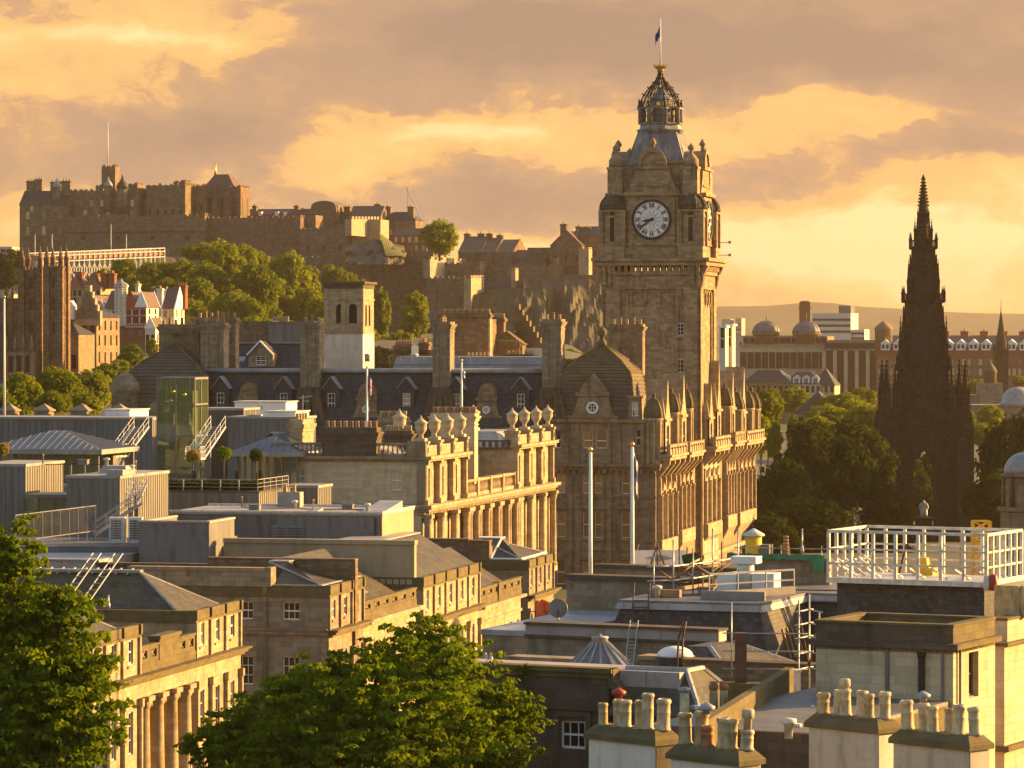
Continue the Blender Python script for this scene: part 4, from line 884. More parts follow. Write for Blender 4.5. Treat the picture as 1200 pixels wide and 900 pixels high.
for px, py, rw, rh, D in ((445, 424, 26, 20, 925), (485, 426, 26, 18, 930), (525, 427, 28, 18, 920), (565, 428, 26, 16, 935), (605, 430, 28, 16, 925), (645, 431, 28, 16, 930), (685, 432, 28, 16, 935), (300, 412, 28, 20, 930), (345, 414, 28, 20, 925), (395, 420, 30, 20, 930)): tree(px, py, D, rw, rh, 'leafy tree in the low band between the castle rock and the hotel roofs', 'trees behind the hotel roofs', 'leaf_dark')
G3 = 'trees in front of the gothic towers'
for px, py, rw, rh, D in ((25, 464, 28, 28, 600), (70, 456, 32, 30, 650), (108, 460, 28, 28, 700), (62, 474, 24, 18, 575), (132, 446, 24, 26, 745), (-10, 470, 26, 26, 560), (98, 476, 24, 18, 610)):
    tree(px, py, D, rw, rh, 'bright sunlit tree in the row behind the metal clad roof, left of the stone dome', G3)
tree(153, 418, 880, 17, 15, 'small round tree in front of the red brick and white houses')
tree(178, 408, 905, 9, 12, 'small tree beside the red brick house, behind the stone dome')
G4 = 'dark trees in the valley gardens'
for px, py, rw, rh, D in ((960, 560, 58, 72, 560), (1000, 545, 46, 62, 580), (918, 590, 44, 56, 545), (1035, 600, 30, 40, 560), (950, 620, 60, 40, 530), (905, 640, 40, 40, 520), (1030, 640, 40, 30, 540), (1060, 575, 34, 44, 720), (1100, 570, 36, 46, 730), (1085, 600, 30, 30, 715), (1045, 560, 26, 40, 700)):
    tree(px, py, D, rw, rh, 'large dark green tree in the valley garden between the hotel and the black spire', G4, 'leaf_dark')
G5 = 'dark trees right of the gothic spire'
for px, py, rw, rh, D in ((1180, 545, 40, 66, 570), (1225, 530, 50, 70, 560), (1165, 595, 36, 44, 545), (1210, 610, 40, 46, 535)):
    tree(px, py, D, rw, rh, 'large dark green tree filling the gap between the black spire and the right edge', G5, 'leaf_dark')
G6 = 'sunlit trees in the far gardens'
for px, py, rw, rh, D in ((900, 476, 20, 22, 760), (892, 510, 18, 26, 730), (985, 476, 30, 18, 900), (1010, 468, 20, 16, 930), (970, 490, 28, 16, 860), (930, 470, 26, 16, 950), (1060, 466, 20, 16, 920), (1015, 490, 26, 18, 820), (955, 505, 24, 20, 780), (1043, 500, 20, 20, 800)):
    tree(px, py, D, rw, rh, 'hazy sunlit tree in the far garden behind the dark trees, left of the black spire', G6)
G7 = 'narrow trees beside the hotel'
for px, py, rw, rh in ((908, 516, 12, 26), (930, 508, 11, 26), (944, 516, 9, 20)):
    tree(px, py, 700, rw, rh, 'narrow upright tree in the small group beside the hotel flank', G7, form='cone')
G8 = 'far trees below the red terrace'
for px, py, rw, rh, D in ((1146, 455, 14, 12, 1180), (1125, 452, 14, 10, 1200), (1160, 488, 18, 14, 900), (1130, 492, 16, 16, 880), (1195, 448, 10, 8, 1210), (1150, 510, 20, 16, 800)):
    tree(px, py, D, rw, rh, 'small hazy tree between the black spire and the grey domed church', G8)
# ================================================================== generic far building
def winmesh(w, h, wm, fm=None):
    def f():
        q = MB(); q.box(-w / 2, w / 2, -.03, .12, 0, h); return q.build('window', M[wm])
    return cached(('fw', w, h, wm), f)
def block(root, u0, u1, v0, v1, z0, z1, wall, name='wall', front=(), right=(), glass='window_glass', crenel=0, corn=0, frames='white_paint', simple=True):
    """plain volume with window rows; front / right: (count, z, w, h[, margin])"""
    q = MB(); q.box(u0, u1, v0, v1, z0, z1)
    if corn: cornice(q, u0, u1, v0, v1, z1 - corn, corn, corn * .8)
    if crenel:
        n = max(2, int((u1 - u0) / (crenel * 2)))
        for i in range(n): a = u0 + (u1 - u0) * (i + .25) / n; q.box(a, a + (u1 - u0) / n * random.uniform(.45, .65), v0, v0 + .8, z1, z1 + crenel * random.choice((.25, .5, .6, .75, .8, .5)))
        n = max(2, int((v1 - v0) / (crenel * 2)))
        for i in range(n): a = v0 + (v1 - v0) * (i + .25) / n; q.box(u1 - .8, u1, a, a + (v1 - v0) / n * .55, z1, z1 + crenel)
    for cnt, zz, ww, hh, *mg in front:                            # raised surrounds
        for i in range(cnt): a = u0 + (u1 - u0) * (i + .5) / cnt; q.box(a - ww / 2 - .2, a + ww / 2 + .2, v0 - .12, v0, zz - .35, zz - .05)
    o = q.build(name, M[wall], root)
    for cnt, zz, ww, hh, *mg in front:
        for i in range(cnt): instance('window', winmesh(ww, hh, glass), o, (u0 + (u1 - u0) * (i + .5) / cnt, v0, zz))
    for cnt, zz, ww, hh, *mg in right:
        for i in range(cnt): instance('window', winmesh(ww, hh, glass), o, (u1, v0 + (v1 - v0) * (i + .5) / cnt, zz), pi / 2)
    return o
def gable_roof(root, u0, u1, v0, v1, z0, z1, mt, ridge='x', name='roof', ov=.3, gable=None):
    q = MB()
    if ridge == 'x': vm = (v0 + v1) / 2; q.prism([(v0 - ov, z0), (vm, z1), (v1 + ov, z0)], u0, u1, 'x')
    else: um = (u0 + u1) / 2; q.prism([(u0 - ov, z0), (um, z1), (u1 + ov, z0)], v0, v1, 'y')
    o = q.build(name, M[mt], root)
    if gable:
        q = MB()
        if ridge == 'x':
            for e in (u0 - .25, u1 + .0): q = MB(); q.prism([(v0 - ov, z0), (vm, z1 + .3), (v1 + ov, z0)], e, e + .25, 'x'); q.build('gable', M[gable], root)
        else:
            for e in (v0 - .25, v1): q = MB(); q.prism([(u0 - ov, z0), (um, z1 + .3), (u1 + ov, z0)], e, e + .25, 'y'); q.build('gable', M[gable], root)
    return o
def hip_roof(root, u0, u1, v0, v1, z0, z1, mt, ins=None, name='roof', ov=.3):
    q = MB(); ins = min(u1 - u0, v1 - v0) / 2 if ins is None else ins
    q.hip(u0 - ov, u1 + ov, v0 - ov, v1 + ov, z0, u0 + ins, u1 - ins, v0 + min(ins, (v1 - v0) / 2 - .05), v1 - min(ins, (v1 - v0) / 2 - .05), z1); return q.build(name, M[mt], root)
# ================================================================== castle on its rock
K = Fr(600, 1330); castle = K.thing('castle', 'long stone castle with battlements, palace tower and curtain walls crowning the rock', 'castle')
def kb(px0, px1, py0, py1, dv, dep, wall='castle_stone', **kw):
    """castle block seen between columns px0..px1, rows py0..py1, whose front stands dv metres behind the frame's line"""
    u1_ = K.u(px1, dv); u0_ = K.u(px0, dv); zt, zb_ = K.z(py0, u1_, dv), K.z(py1, u1_, dv)
    return block(castle, u0_, u1_, dv, dv + dep, zb_ - 2, zt, wall, **kw), (u0_, u1_, dv, dv + dep, zt)
kz = lambda py, dv=0, px=600: K.z(py, K.u(px, dv), dv)
def krows(*rows): return [(n, Z(py, 1330), .9, 1.9) for n, py in rows]
o, q_ = kb(23, 80, 240, 300, 12, 26, front=[(3, Z(275, 1375), 1.3, 3.2), (3, Z(256, 1375), 1.3, 2.6), (2, Z(247, 1375), 1.2, 2)], glass='blind_glass'); gable_roof(castle, q_[0], q_[1], q_[2], q_[2] + 13, q_[4], q_[4] + 5.5, 'slate_dark', gable='castle_stone')
for a, c, p0 in ((31, 40, 212), (41, 49, 210), (59, 70, 213), (72, 82, 212)): chimney(castle, K.u(a, 20), K.u(c, 20), 20, 22, kz(245, 20, a), kz(p0, 20, a), 'castle_stone', 3, 1.3, ('short',), cap=.2)
o, q_ = kb(66, 161, 223, 262, 16, 20, crenel=1.0, front=[(8, Z(241, 1370), 1.2, 2.4), (7, Z(252, 1370), 1.2, 2.2)], glass='blind_glass')
for px, py, mt in ((66.5, 220, 'lead'), (127, 219, 'lead'), (143.5, 221, 'slate_dark')):
    q = MB(); r = 1.6 if mt == 'lead' else 2.2; zz = kz(py, 15.5, px); q.lathe([(r, zz - 9), (r, zz)], K.u(px, 15.5), 15.5, 10); o = q.build('cap_turret', M['castle_stone'], castle); q = MB(); q.lathe([(r * 1.15, zz), (r * .9, zz + r * .8), (r * .3, zz + r * 1.5), (.05, zz + r * 2.4)], K.u(px, 15.5), 15.5, 10); q.build('turret_cap', M[mt], o)
kb(119, 135, 195, 262, 22, 5, crenel=.8)
q = MB(); q.tube((K.u(126.5, 24), 24, kz(196, 24, 126)), (K.u(126.5, 24), 24, kz(143, 24, 126)), .22, 6, .12); q.build('flagstaff', M['white_paint'], castle)
kb(150, 161, 216, 262, 18, 8, crenel=.7); kb(112, 119, 218, 240, 24, 6, crenel=.6)
kb(161, 172, 235, 262, 22, 10); kb(171, 217, 217, 262, 20, 22, crenel=1.0, front=krows((5, 246)), glass='louvre_dark'); kb(203, 217, 213, 262, 24, 8, crenel=.8, wall='castle_stone'); kb(217, 240, 218, 262, 30, 14, crenel=.9, front=krows((3, 240)))
o, q_ = kb(239, 281, 219, 262, 12, 13, 'castle_stone_red', crenel=.7, front=[(3, kz(250), 1.3, 7)], glass='louvre_dark', right=[(2, kz(250), 1.3, 7)]); hip_roof(castle, q_[0], q_[1] - 2.5, q_[2] + .8, q_[3] - .8, q_[4], q_[4] + 4.8, 'slate_purple', 3.0)
q = MB(); q.lathe([(.7, q_[4] + 4), (.35, q_[4] + 6.5), (.1, q_[4] + 9.5)], q_[0] + 2.6, q_[2] + 6, 6); q.build('roof_spike', M['gold'], castle)
for a in (239, 251, 266, 279): kb(a, a + 3, 218, 262, 11, 1.2, 'castle_stone_red')
# half-moon battery and the curtain walls
o, q_ = kb(77, 240, 253, 312, 0, 20, crenel=1.1, front=[(4, kz(278), 1.6, 1.3)], glass='louvre_dark'); kb(77, 240, 262, 264.5, -.6, 1)
kb(239, 352, 255, 312, 3, 22, 'castle_stone_red', crenel=1.0)
o, q_ = kb(284, 364, 251, 262, 30, 9); gable_roof(castle, *q_[:4], q_[4], q_[4] + 2.2, 'slate_purple')
for px in (287, 305, 324, 334): q = MB(); a = K.u(px, 29.5); q.box(a - .6, a + .6, 29.3, 31, kz(253, 30, px), kz(248, 30, px)); q.build('dormer', M['white_paint'], castle)
for px, p0 in ((298, 241), (347, 241), (354, 246)): chimney(castle, K.u(px - 2.4, 32), K.u(px + 2.4, 32), 32, 34, kz(252, 32, px), kz(p0, 32, px), 'castle_stone', 3, 1.2, ('short',), cap=.2)
o, q_ = kb(364, 394, 246, 275, 26, 14, 'castle_stone_red')
q = MB(); a0, a1 = q_[0], q_[1]; q.prism([((a0 + a1) / 2 - (a1 - a0) / 2 * cos(pi * i / 10), q_[4] + 3.4 * sin(pi * i / 10) ** .6) for i in range(11)][::-1], 26, 40, 'y'); q.build('barrel_roof', M['stone_slate'], castle)
kb(390, 396, 240, 258, 28, 3)
kb(396, 412, 248, 280, 32, 8, 'castle_stone_red'); chimney(castle, K.u(403, 33), K.u(410, 33), 33, 35, kz(250, 33, 405), kz(242, 33, 405), 'castle_stone', 2, 1.2, ('short',), cap=.2)
o, q_ = kb(409, 446, 254, 280, 26, 12); gable_roof(castle, *q_[:4], q_[4], q_[4] + 4.2, 'slate_purple')
o, q_ = kb(446, 487, 258, 280, 34, 12, 'castle_stone', front=krows((5, 271)), glass='blind_glass'); hip_roof(castle, *q_[:4], q_[4], q_[4] + 3.2, 'slate_dark', 4)
for px, p0, p1 in ((442, 239, 255), (454, 242, 255), (481, 242, 262)): chimney(castle, K.u(px - 3.5, 36), K.u(px + 3.5, 36), 36, 38.5, kz(p1, 36, px), kz(p0, 36, px), 'castle_stone', 3, 1.2, ('short',), cap=.2)
kb(352, 408, 268, 315, -6, 24, 'castle_stone', crenel=1.0, front=[(3, kz(292), 1.2, 1.6)], glass='louvre_dark'); kb(395, 412, 262, 300, 6, 10, 'castle_stone_red')
kb(356, 370, 252, 275, 10, 10, 'castle_stone'); kb(412, 446, 257, 300, -2, 12, 'sandstone')
o, q_ = kb(460, 500, 276, 302, 14, 10, 'castle_stone_red', front=krows((5, 292), (5, 282)), glass='blind_glass'); gable_roof(castle, *q_[:4], q_[4], q_[4] + 2.8, 'slate_purple')
kb(330, 506, 301, 400, -26, 14, 'castle_stone', crenel=1.1); kb(500, 508, 294, 330, -27, 6, 'castle_stone', crenel=.8)
kb(504, 562, 309, 352, -24, 10, 'castle_stone', crenel=1.0)
# lit return wall that catches the sun and the bastion wedge below it
def wedge(px0, py0, D0, px1, py1, D1, pyb, wall='sandstone'):
    A, B = P(px0, py0, D0), P(px1, py1, D1); za_ = Z(pyb, D0); q = MB(); d = Vector((B.y - A.y, A.x - B.x, 0)).normalized() * 2.5; d = -d if d.y < 0 else d
    q.add([A, B, B + d, A + d, (A.x, A.y, za_), (B.x, B.y, za_), (B.x + d.x, B.y + d.y, za_), (A.x + d.x, A.y + d.y, za_)], [(0, 1, 2, 3), (7, 6, 5, 4), (0, 4, 5, 1), (1, 5, 6, 2), (2, 6, 7, 3), (3, 7, 4, 0)])
    n = 9; L = B - A
    for i in range(n):
        p0, p1 = A + L * ((i + .2) / n), A + L * ((i + .75) / n); q.add([p0, p1, p1 + d * .3, p0 + d * .3] + [v_ + Vector((0, 0, 1)) for v_ in (p0, p1, p1 + d * .3, p0 + d * .3)], [(4, 5, 6, 7), (0, 4, 5, 1) if 0 else (0, 1, 5, 4), (1, 2, 6, 5), (2, 3, 7, 6), (3, 0, 4, 7)])
    o = q.build('bastion_wall', M[wall], castle); o.matrix_world = Matrix.Identity(4); o.matrix_parent_inverse = (Matrix.Translation((K.o.x, K.o.y, 0)) @ Matrix.Rotation(YAW, 4, 'Z')).inverted(); return o
wedge(504, 304, 1294, 563, 308, 1352, 326); wedge(552, 326, 1270, 567, 326, 1300, 375); wedge(412, 257, 1322, 445, 257, 1352, 276)
kb(500, 553, 326, 400, -52, 12, 'castle_stone', crenel=.9); kb(566, 602, 331, 345, -20, 8, 'castle_stone_red'); o, q_ = kb(569, 602, 338, 352, -28, 7, 'castle_stone'); gable_roof(castle, *q_[:4], q_[4], q_[4] + 2.5, 'slate_dark'); kb(599, 604, 316, 345, -30, 5, 'sandstone', crenel=.7)
kb(566, 655, 311, 345, -14, 10, 'castle_stone', crenel=1.0); kb(648, 653, 302, 330, -15, 3, 'castle_stone')
o, q_ = kb(570, 640, 303, 318, 4, 10, 'castle_stone_red'); gable_roof(castle, *q_[:4], q_[4], q_[4] + 3.2, 'slate_purple')
for a, c in ((537, 563), (556, 580), (576, 600)):
    o, q_ = kb(a, c, 296, 312, 2, 26, 'castle_stone_red'); gable_roof(castle, *q_[:4], q_[4], q_[4] + 6.2 - (a - 537) * .03, 'stone_slate', 'x', gable='castle_stone_red')
for px in (547, 563, 573, 585): chimney(castle, K.u(px - 3.2, 14), K.u(px + 3.2, 14), 14, 16.5, kz(300), kz(272 if px < 575 else 274), 'castle_stone_red', 4, 1.2, ('short',), cap=.2)
o, q_ = kb(645, 682, 288, 330, -4, 16, 'castle_stone_red', front=krows((3, 306))); gable_roof(castle, q_[0], q_[1], q_[2], q_[3], q_[4], q_[4] + 5.5, 'slate_purple', 'y', gable='castle_stone_red')
o, q_ = kb(676, 704, 276, 330, 4, 14, 'castle_stone_red', front=krows((2, 300)), right=[(2, kz(300), 1, 2)]); gable_roof(castle, *q_[:4], q_[4], q_[4] + 3.5, 'slate_dark', 'x', gable='sandstone')
o, q_ = kb(678, 690, 292, 322, -8, 6, 'sandstone', crenel=.8)
for px, p0 in ((660, 262), (678, 265), (688, 266)): chimney(castle, K.u(px - 3.5, 8), K.u(px + 3.5, 8), 8, 11, kz(295), kz(p0), 'castle_stone_red', 3, 1.2, ('short',), cap=.2)
kb(618, 650, 290, 320, 6, 8, 'castle_stone_red'); kb(640, 712, 322, 420, -12, 16, 'castle_stone')
# the rock: crag faces under the walls
def crag(px0, px1, top, base, D, bulge, seed, mt, nx=34, ny=22):
    q = MB(); pts = []
    for j in range(ny + 1):
        f = j / ny
        for i in range(nx + 1):
            px = px0 + (px1 - px0) * i / nx; tp = top(px); py = tp + (base - tp) * f; y = D - bulge * f ** 1.2 * (1 + .3 * mnoise.noise(Vector((px * .03, seed, 0))))
            n = mnoise.noise(Vector((px * .05, f * 3, seed))) * 4.5 + mnoise.noise(Vector((px * .16, f * 8, seed + 5))) * 1.5 + abs(mnoise.noise(Vector((px * .09 + f * 1.6, f * 2, seed + 9)))) * -7
            v_ = P(px, py, y); pts.append((v_.x, v_.y + n * min(1, f * 4 + .1), v_.z))
    k = len(pts); W1 = nx + 1; fs = [(j * W1 + i, (j + 1) * W1 + i, (j + 1) * W1 + i + 1, j * W1 + i + 1) for j in range(ny) for i in range(nx)]
    pts += [(x, D + 22, z_) for x, y, z_ in pts[:W1]] + [(x, D + 22, z_ ) for x, y, z_ in pts[-W1 - 0:][:W1]]
    fs += [(i, i + 1, k + i + 1, k + i) for i in range(nx)]
    q.add(pts, fs); return tag(q.build('castle_rock', M[mt]), kind='structure')
m, t, bs = mat('crag'); ob = t.node('ShaderNodeTexCoord').outputs['Object']; n1 = t.noise(ob, .06, 7, .7); n2 = t.noise(ob, .22, 7, .75)
col = t.mix(t.smooth(n2, .35, .7), (.095, .072, .047), (.045, .034, .024)); col = t.mix(t.smooth(n1, .44, .58, 0, .7), col, (.05, .058, .02)); t.put(bs.inputs['Base Color'], col); bs.inputs['Roughness'].default_value = .95
crag(556, 640, lambda px: 345 - 8 * sin((px - 556) / 30), 425, 1278, 34, 2, 'crag'); crag(614, 722, lambda px: 326 + max(0, (px - 690)) * .5, 425, 1292, 46, 5, 'crag'); crag(496, 575, lambda px: 362, 425, 1262, 22, 8, 'crag'); crag(405, 474, lambda px: 280 + abs(px - 440) * .25, 310, 1306, 24, 11, 'crag', 22, 12)
crag(10, 340, lambda px: 300 - 2 * sin(px / 20), 345, 1318, 60, 14, 'crag', 50, 12); crag(330, 520, lambda px: 388, 430, 1292, 60, 17, 'crag', 30, 8)
b = MB(); n = 12; tp = [P(444 + 3 * i, 272 + 2.3 * i, 1308) for i in range(n)]; bt = [P(452 + 2 * i, 300, 1285) for i in range(n)]
b.add(tp + bt + [v_ + Vector((0, 14, 0)) for v_ in tp] + [v_ + Vector((0, 34, 0)) for v_ in bt], [(i, n + i, n + i + 1, i + 1) for i in range(n - 1)] + [(i, i + 1, 2 * n + i + 1, 2 * n + i) for i in range(n - 1)])
plain('grass_bank', (.13, .14, .03), .95, .4, .4); tag(b.build('grass_slope', M['grass_bank']), kind='structure')
# grandstand on the esplanade
A, B = P(50, 305, 1130), P(193, 296, 1168); gs = thing('grandstand', 'long white scaffold grandstand below the castle wall', 'grandstand', A); d = B - A; d.z = 0; L = d.length; gs.rotation_euler = (0, 0, atan2(d.y, d.x)); s_ = 1140 / FOC
b = MB(); hT = 8.5 * s_ * 1.0; nb = 24
for i in range(nb + 1):
    x = L * i / nb; rise = 2.4 * i / nb
    for y in (0, 6): b.bar((x, y, -6), (x, y, hT + rise), .14)
    if i < nb: b.bar((x, 0, -5), (x + L / nb, 0, -.5), .1); b.bar((x + L / nb, 0, -5), (x, 0, -.5), .1)
for k in (-.5, hT * .55, hT): b.bar((0, 0, k), (L, 0, k + 2.4), .2)
b.bar((0, 6, hT), (L, 6, hT + 2.4), .16); b.build('steel_frame', M['white_steel'], gs)
b = MB(); b.add([(0, .2, 0), (L, .2, 2.4), (L, .2, 2.4 + hT * .5), (0, .2, hT * .5), (0, 6, hT * .8), (L, 6, 2.4 + hT * .8), (0, 6, 0), (L, 6, 2.4)], [(0, 1, 2, 3), (3, 2, 5, 4), (4, 5, 7, 6), (0, 3, 4, 6), (1, 7, 5, 2), (0, 6, 7, 1)]); b.build('seating_deck', M['timber'], gs)
for i, px in enumerate((41, 61, 130, 148)): rod('flagpole', 'thin pale flagpole standing before the castle wall, above the grandstand', 'flagpole', px, 276 if i != 2 else 264, 305, 1175, .16, .1, 'white_steel', 'poles above the grandstand')
t = thing('tower_crane', 'thin pale tower crane poking up behind the castle roofs', 'crane', P(478, 262, 1500)); b = MB(); s_ = 1500 / FOC; q0 = Vector((0, 0, 42 * s_)); b.bar((0, 0, 0), q0, .18); b.build('mast', M['white_steel'], t); b = MB(); b.bar(q0 + Vector((-1, 0, .6)), Vector((16 * s_, 0, 4 * s_)), .2); b.bar(q0 + Vector((2, 0, -1)), Vector((21 * s_, 0, 2 * s_)), .1); b.build('jib', M['white_steel'], t)
# ================================================================== gothic twin towers
N = Fr(76, 900); nc = N.thing('gothic_college', 'dark gothic building with twin pinnacled towers catching the sun on one flank', 'church'); gz_ = ground_z(N.o.x, 900); nz = lambda py: Z(py, 900)
def gtower(px0, px1, v, dep):
    u0_, u1_ = N.u(px0, v), N.u(px1, v); q = MB(); q.box(u0_, u1_, v, v + dep, gz_ - 3, nz(316)); w_ = u1_ - u0_
    for k in (0, .5, 1) if 0 else (0, 1):
        for e in (0, 1): x, y = u0_ + w_ * k, v + dep * e; q.box(x - .75, x + .75, y - .75, y + .75, gz_ - 3, nz(314)); q.lathe([(.62, nz(314)), (.62, nz(304)), (.8, nz(303)), (.45, nz(300)), (.05, nz(288))], x, y, 8)
    for py in (345, 372, 400): course(q, u0_, u1_, v, v + dep, nz(py) - .2, nz(py) + .2, .2)
    for i in range(5): a = u0_ + w_ * (i + .5) / 5; q.box(a - .25, a + .25, v - .1, v + .5, nz(316), nz(312)); a = v + dep * (i + .5) / 5; q.box(u1_ - .5, u1_ + .1, a - .25, a + .25, nz(316), nz(312))
    for k in (.33, .67): q.box(u0_ + w_ * k - .14, u0_ + w_ * k + .14, v - .25, v, gz_, nz(318)); q.box(u1_, u1_ + .3, v + dep * k - .2, v + dep * k + .2, gz_, nz(318))
    o = q.build('tower', M['college_stone'], nc)
    for py in (332, 357, 385): instance('window', winmesh(1.0, 2.6, 'louvre_dark'), o, (u0_ + w_ / 2, v - .02, nz(py) - 1.2)); instance('window', winmesh(1.0, 2.6, 'louvre_dark'), o, (u1_ + .02, v + dep / 2, nz(py) - 1.2), pi / 2)
gtower(26, 47, 2, 4.3); gtower(55, 71, -4, 4.2)
b = MB(); u0_, u1_ = N.u(-60, 3), N.u(26, 3); b.box(u0_, u1_, 3, 20, gz_ - 3, nz(352)); cornice(b, u0_, u1_, 3, 20, nz(352), .6, .4)
for i in range(11): a = u0_ + (u1_ - u0_) * (i + .5) / 11; b.box(a - .3, a + .3, 2.6, 3, gz_, nz(352)); b.lathe([(.35, nz(350)), (.35, nz(343)), (.05, nz(336))], a, 3.2, 6)
b.build('hall', M['college_stone'], nc)
b = MB(); u0_, u1_ = N.u(8, -8), N.u(37, -8); b.box(u0_, u1_, -8, 4, gz_ - 3, nz(412))
for i in range(4): a = u0_ + (u1_ - u0_) * i / 3; b.box(a - .35, a + .35, -8.4, -8, gz_, nz(412)); b.lathe([(.4, nz(412)), (.4, nz(402)), (.05, nz(393))], a, -8.2, 6)
o = b.build('porch', M['sandstone_brown'], nc)
for i in range(3): instance('window', winmesh(1.1, 4.0, 'window_glass'), o, (u0_ + (u1_ - u0_) * (i + .5) / 3, -8.02, nz(436)))
q = MB(); u0_, u1_ = N.u(-12, 3), N.u(9, 3); q.prism([(u0_, nz(392)), ((u0_ + u1_) / 2, nz(378)), (u1_, nz(392))], -2, 3); q.box(u0_, u1_, -2, 3, gz_, nz(392)); q.build('side_gable', M['stone_slate_moss'], nc)
def house(name, label, px0, px1, pyw, pyr, pyb, D, dep, wall, roof, ridge='x', front=(), right=(), glass='window_glass', gable=None, hipins=None, cat='house', group=None, yaw=YAW, corn=0, crenel=0):
    """a background house: wall top row pyw, ridge row pyr, foot row pyb; front/right rows given as (count, row of sill, w, h)"""
    f = Fr(px1, D, yaw); zb_ = min(f.z(pyb), ground_z(f.o.x, D)); h = f.thing(name, label, cat, group, 0); u0_ = f.u(px0); zw = f.z(pyw); cv = lambda rows_: [(n, f.z(py), ww, hh) for n, py, ww, hh in rows_]
    block(h, u0_, 0, 0, dep, zb_, zw, wall, front=cv(front), right=cv(right), glass=glass, corn=corn, crenel=crenel)
    if roof:
        if hipins is not None: hip_roof(h, u0_, 0, 0, dep, zw, f.z(pyr), roof, hipins)
        else: gable_roof(h, u0_, 0, 0, dep, zw, f.z(pyr), roof, ridge, gable=gable)
    return f, h, u0_, zw
f, h, u0_, zw = house('stone_house', 'tall tan stone house with crow-stepped gable behind the gothic towers', 75, 113, 372, 362, 440, 930, 18, 'sandstone_brown', 'slate_dark', 'y', [(4, 425, 1.1, 2.6), (4, 408, 1.1, 2.6), (4, 390, 1.1, 2.4)], [(4, 425, 1.1, 2.6), (4, 405, 1.1, 2.6), (4, 387, 1.1, 2.4)], gable='sandstone')
for k in range(5): q = MB(); w_ = 3.4 - k * .65; a = f.u(103); q.box(a - w_, a + w_, -.5, 1, zw + k * 1.6 - 2, zw + k * 1.6 + 1.6); q.build('crow_step', M['sandstone'], h)
for px in (79, 84): q = MB(); a = f.u(px); q.box(a - .9, a + .9, -1.2, 1.5, zw - .5, zw + 2.6); q.prism([(a - 1, zw + 2.6), (a, zw + 4.2), (a + 1, zw + 2.6)], -1.3, 1.5); q.build('dormer', M['white_paint'], h)
house('stone_house', 'low stone wing with dark hipped roof between gothic tower and the tan stone house', 60, 92, 392, 378, 440, 910, 12, 'sandstone_brown', 'slate_dark', 'x', [(3, 432, 1.2, 3.4)], [], hipins=4)
for i, (a, c, p0) in enumerate(((74, 96, 318), (92, 118, 320))):
    f, h, u0_, zw = house('red_roofed_house', ('red tiled house with stone gable right behind the gothic towers, under the grandstand', 'red tiled house with two tall orange chimneys, under the grandstand')[i], a, c, 338, p0, 365, 1040, 12, 'sandstone', 'tile_red', 'x', [(4, 356, .9, 1.7), (4, 347, .9, 1.7)], hipins=4)
    if i: [chimney(h, f.u(px), f.u(px + 7), 3, 5, zw, f.z(320), 'red_brick', 3, 1.3, ('short',), ('pot_terracotta',), cap=.2) for px in (114, 123)]
house('stone_house', 'long low slate roofed house between the red tiled roofs and white gables', 90, 122, 352, 345, 372, 1020, 9, 'sandstone', 'slate_dark', 'x', [(6, 366, .8, 1.5)])
f, h, u0_, zw = house('white_gabled_house', 'narrow white house with a red edged gable, left of the white octagonal turret', 103, 114, 365, 346, 425, 985, 12, 'harled_white', 'slate_purple', 'y', [(2, 410, .8, 1.8), (2, 395, .8, 1.8), (2, 378, .8, 1.8), (1, 362, .8, 1.6)], [(3, 410, 1, 1.8), (3, 392, 1, 1.8)], gable='red_paint')
f, h, u0_, zw = house('white_gabled_house', 'white house with grey gable and stacked bay windows, next to the red brick block', 113, 124, 365, 352, 425, 988, 12, 'harled_white', 'slate_purple', 'y', [(1, 418, 1.2, 2.2), (1, 402, 1.2, 2.2), (1, 386, 1.2, 2.2), (1, 372, 1, 1.8)], gable='white_paint')
f, h, u0_, zw = house('brick_house', 'red brick house with white timbered upper floors, red gables and white octagonal turret', 123, 171, 382, 382, 432, 975, 14, 'red_brick', None, 'x', [(4, 410, 1.1, 2.3), (4, 394, 1.1, 1.6)], [(3, 412, 1.1, 3.2), (3, 396, 1.1, 1.8)], glass='blind_glass')
block(h, f.u(124), f.u(136), .3, 12, zw, f.z(362), 'harled_white', 'upper_wall', [(2, f.z(379), 1.0, 1.9), (2, f.z(370), .8, 1.2)]); gable_roof(h, f.u(122), f.u(137), 0, 12, f.z(362), f.z(340), 'slate_purple')
block(h, f.u(147.5), f.u(172), -.4, 10, zw - .4, f.z(360), 'harled_white', 'upper_wall', [(3, f.z(379), 1.3, 1.8), (3, f.z(369), 1.3, 1.4)], [(2, f.z(379), 1.3, 2), (2, f.z(368), 1.2, 1.4)]); gable_roof(h, f.u(147), f.u(162), -.4, 10, f.z(360), f.z(342), 'slate_purple', 'y', gable='red_paint'); gable_roof(h, f.u(160), f.u(173), -.6, 10, f.z(360), f.z(342), 'slate_purple', 'y', gable='white_paint')
q = MB()
for i in range(9): a = f.u(148) + (f.u(171.5) - f.u(148)) * i / 8; q.box(a - .1, a + .1, -.55, -.4, zw - .2, f.z(361))
for py in (381, 370.5, 361): q.box(f.u(148), f.u(172), -.56, -.4, f.z(py) - .1, f.z(py) + .12)
q.build('red_timbering', M['red_paint'], h)
q = MB(); q.lathe([(1.75, zw), (1.75, f.z(337)), (2.0, f.z(336)), (2.0, f.z(334.5))], f.u(142), 0, 8, pi / 8, False); o = q.build('octagonal_turret', M['harled_white'], h); q = MB(); q.lathe([(2.1, f.z(334.5)), (1.5, f.z(332)), (.6, f.z(330)), (.08, f.z(326))], f.u(142), 0, 8, pi / 8, False); q.build('turret_cap', M['lead'], o)
q = MB()
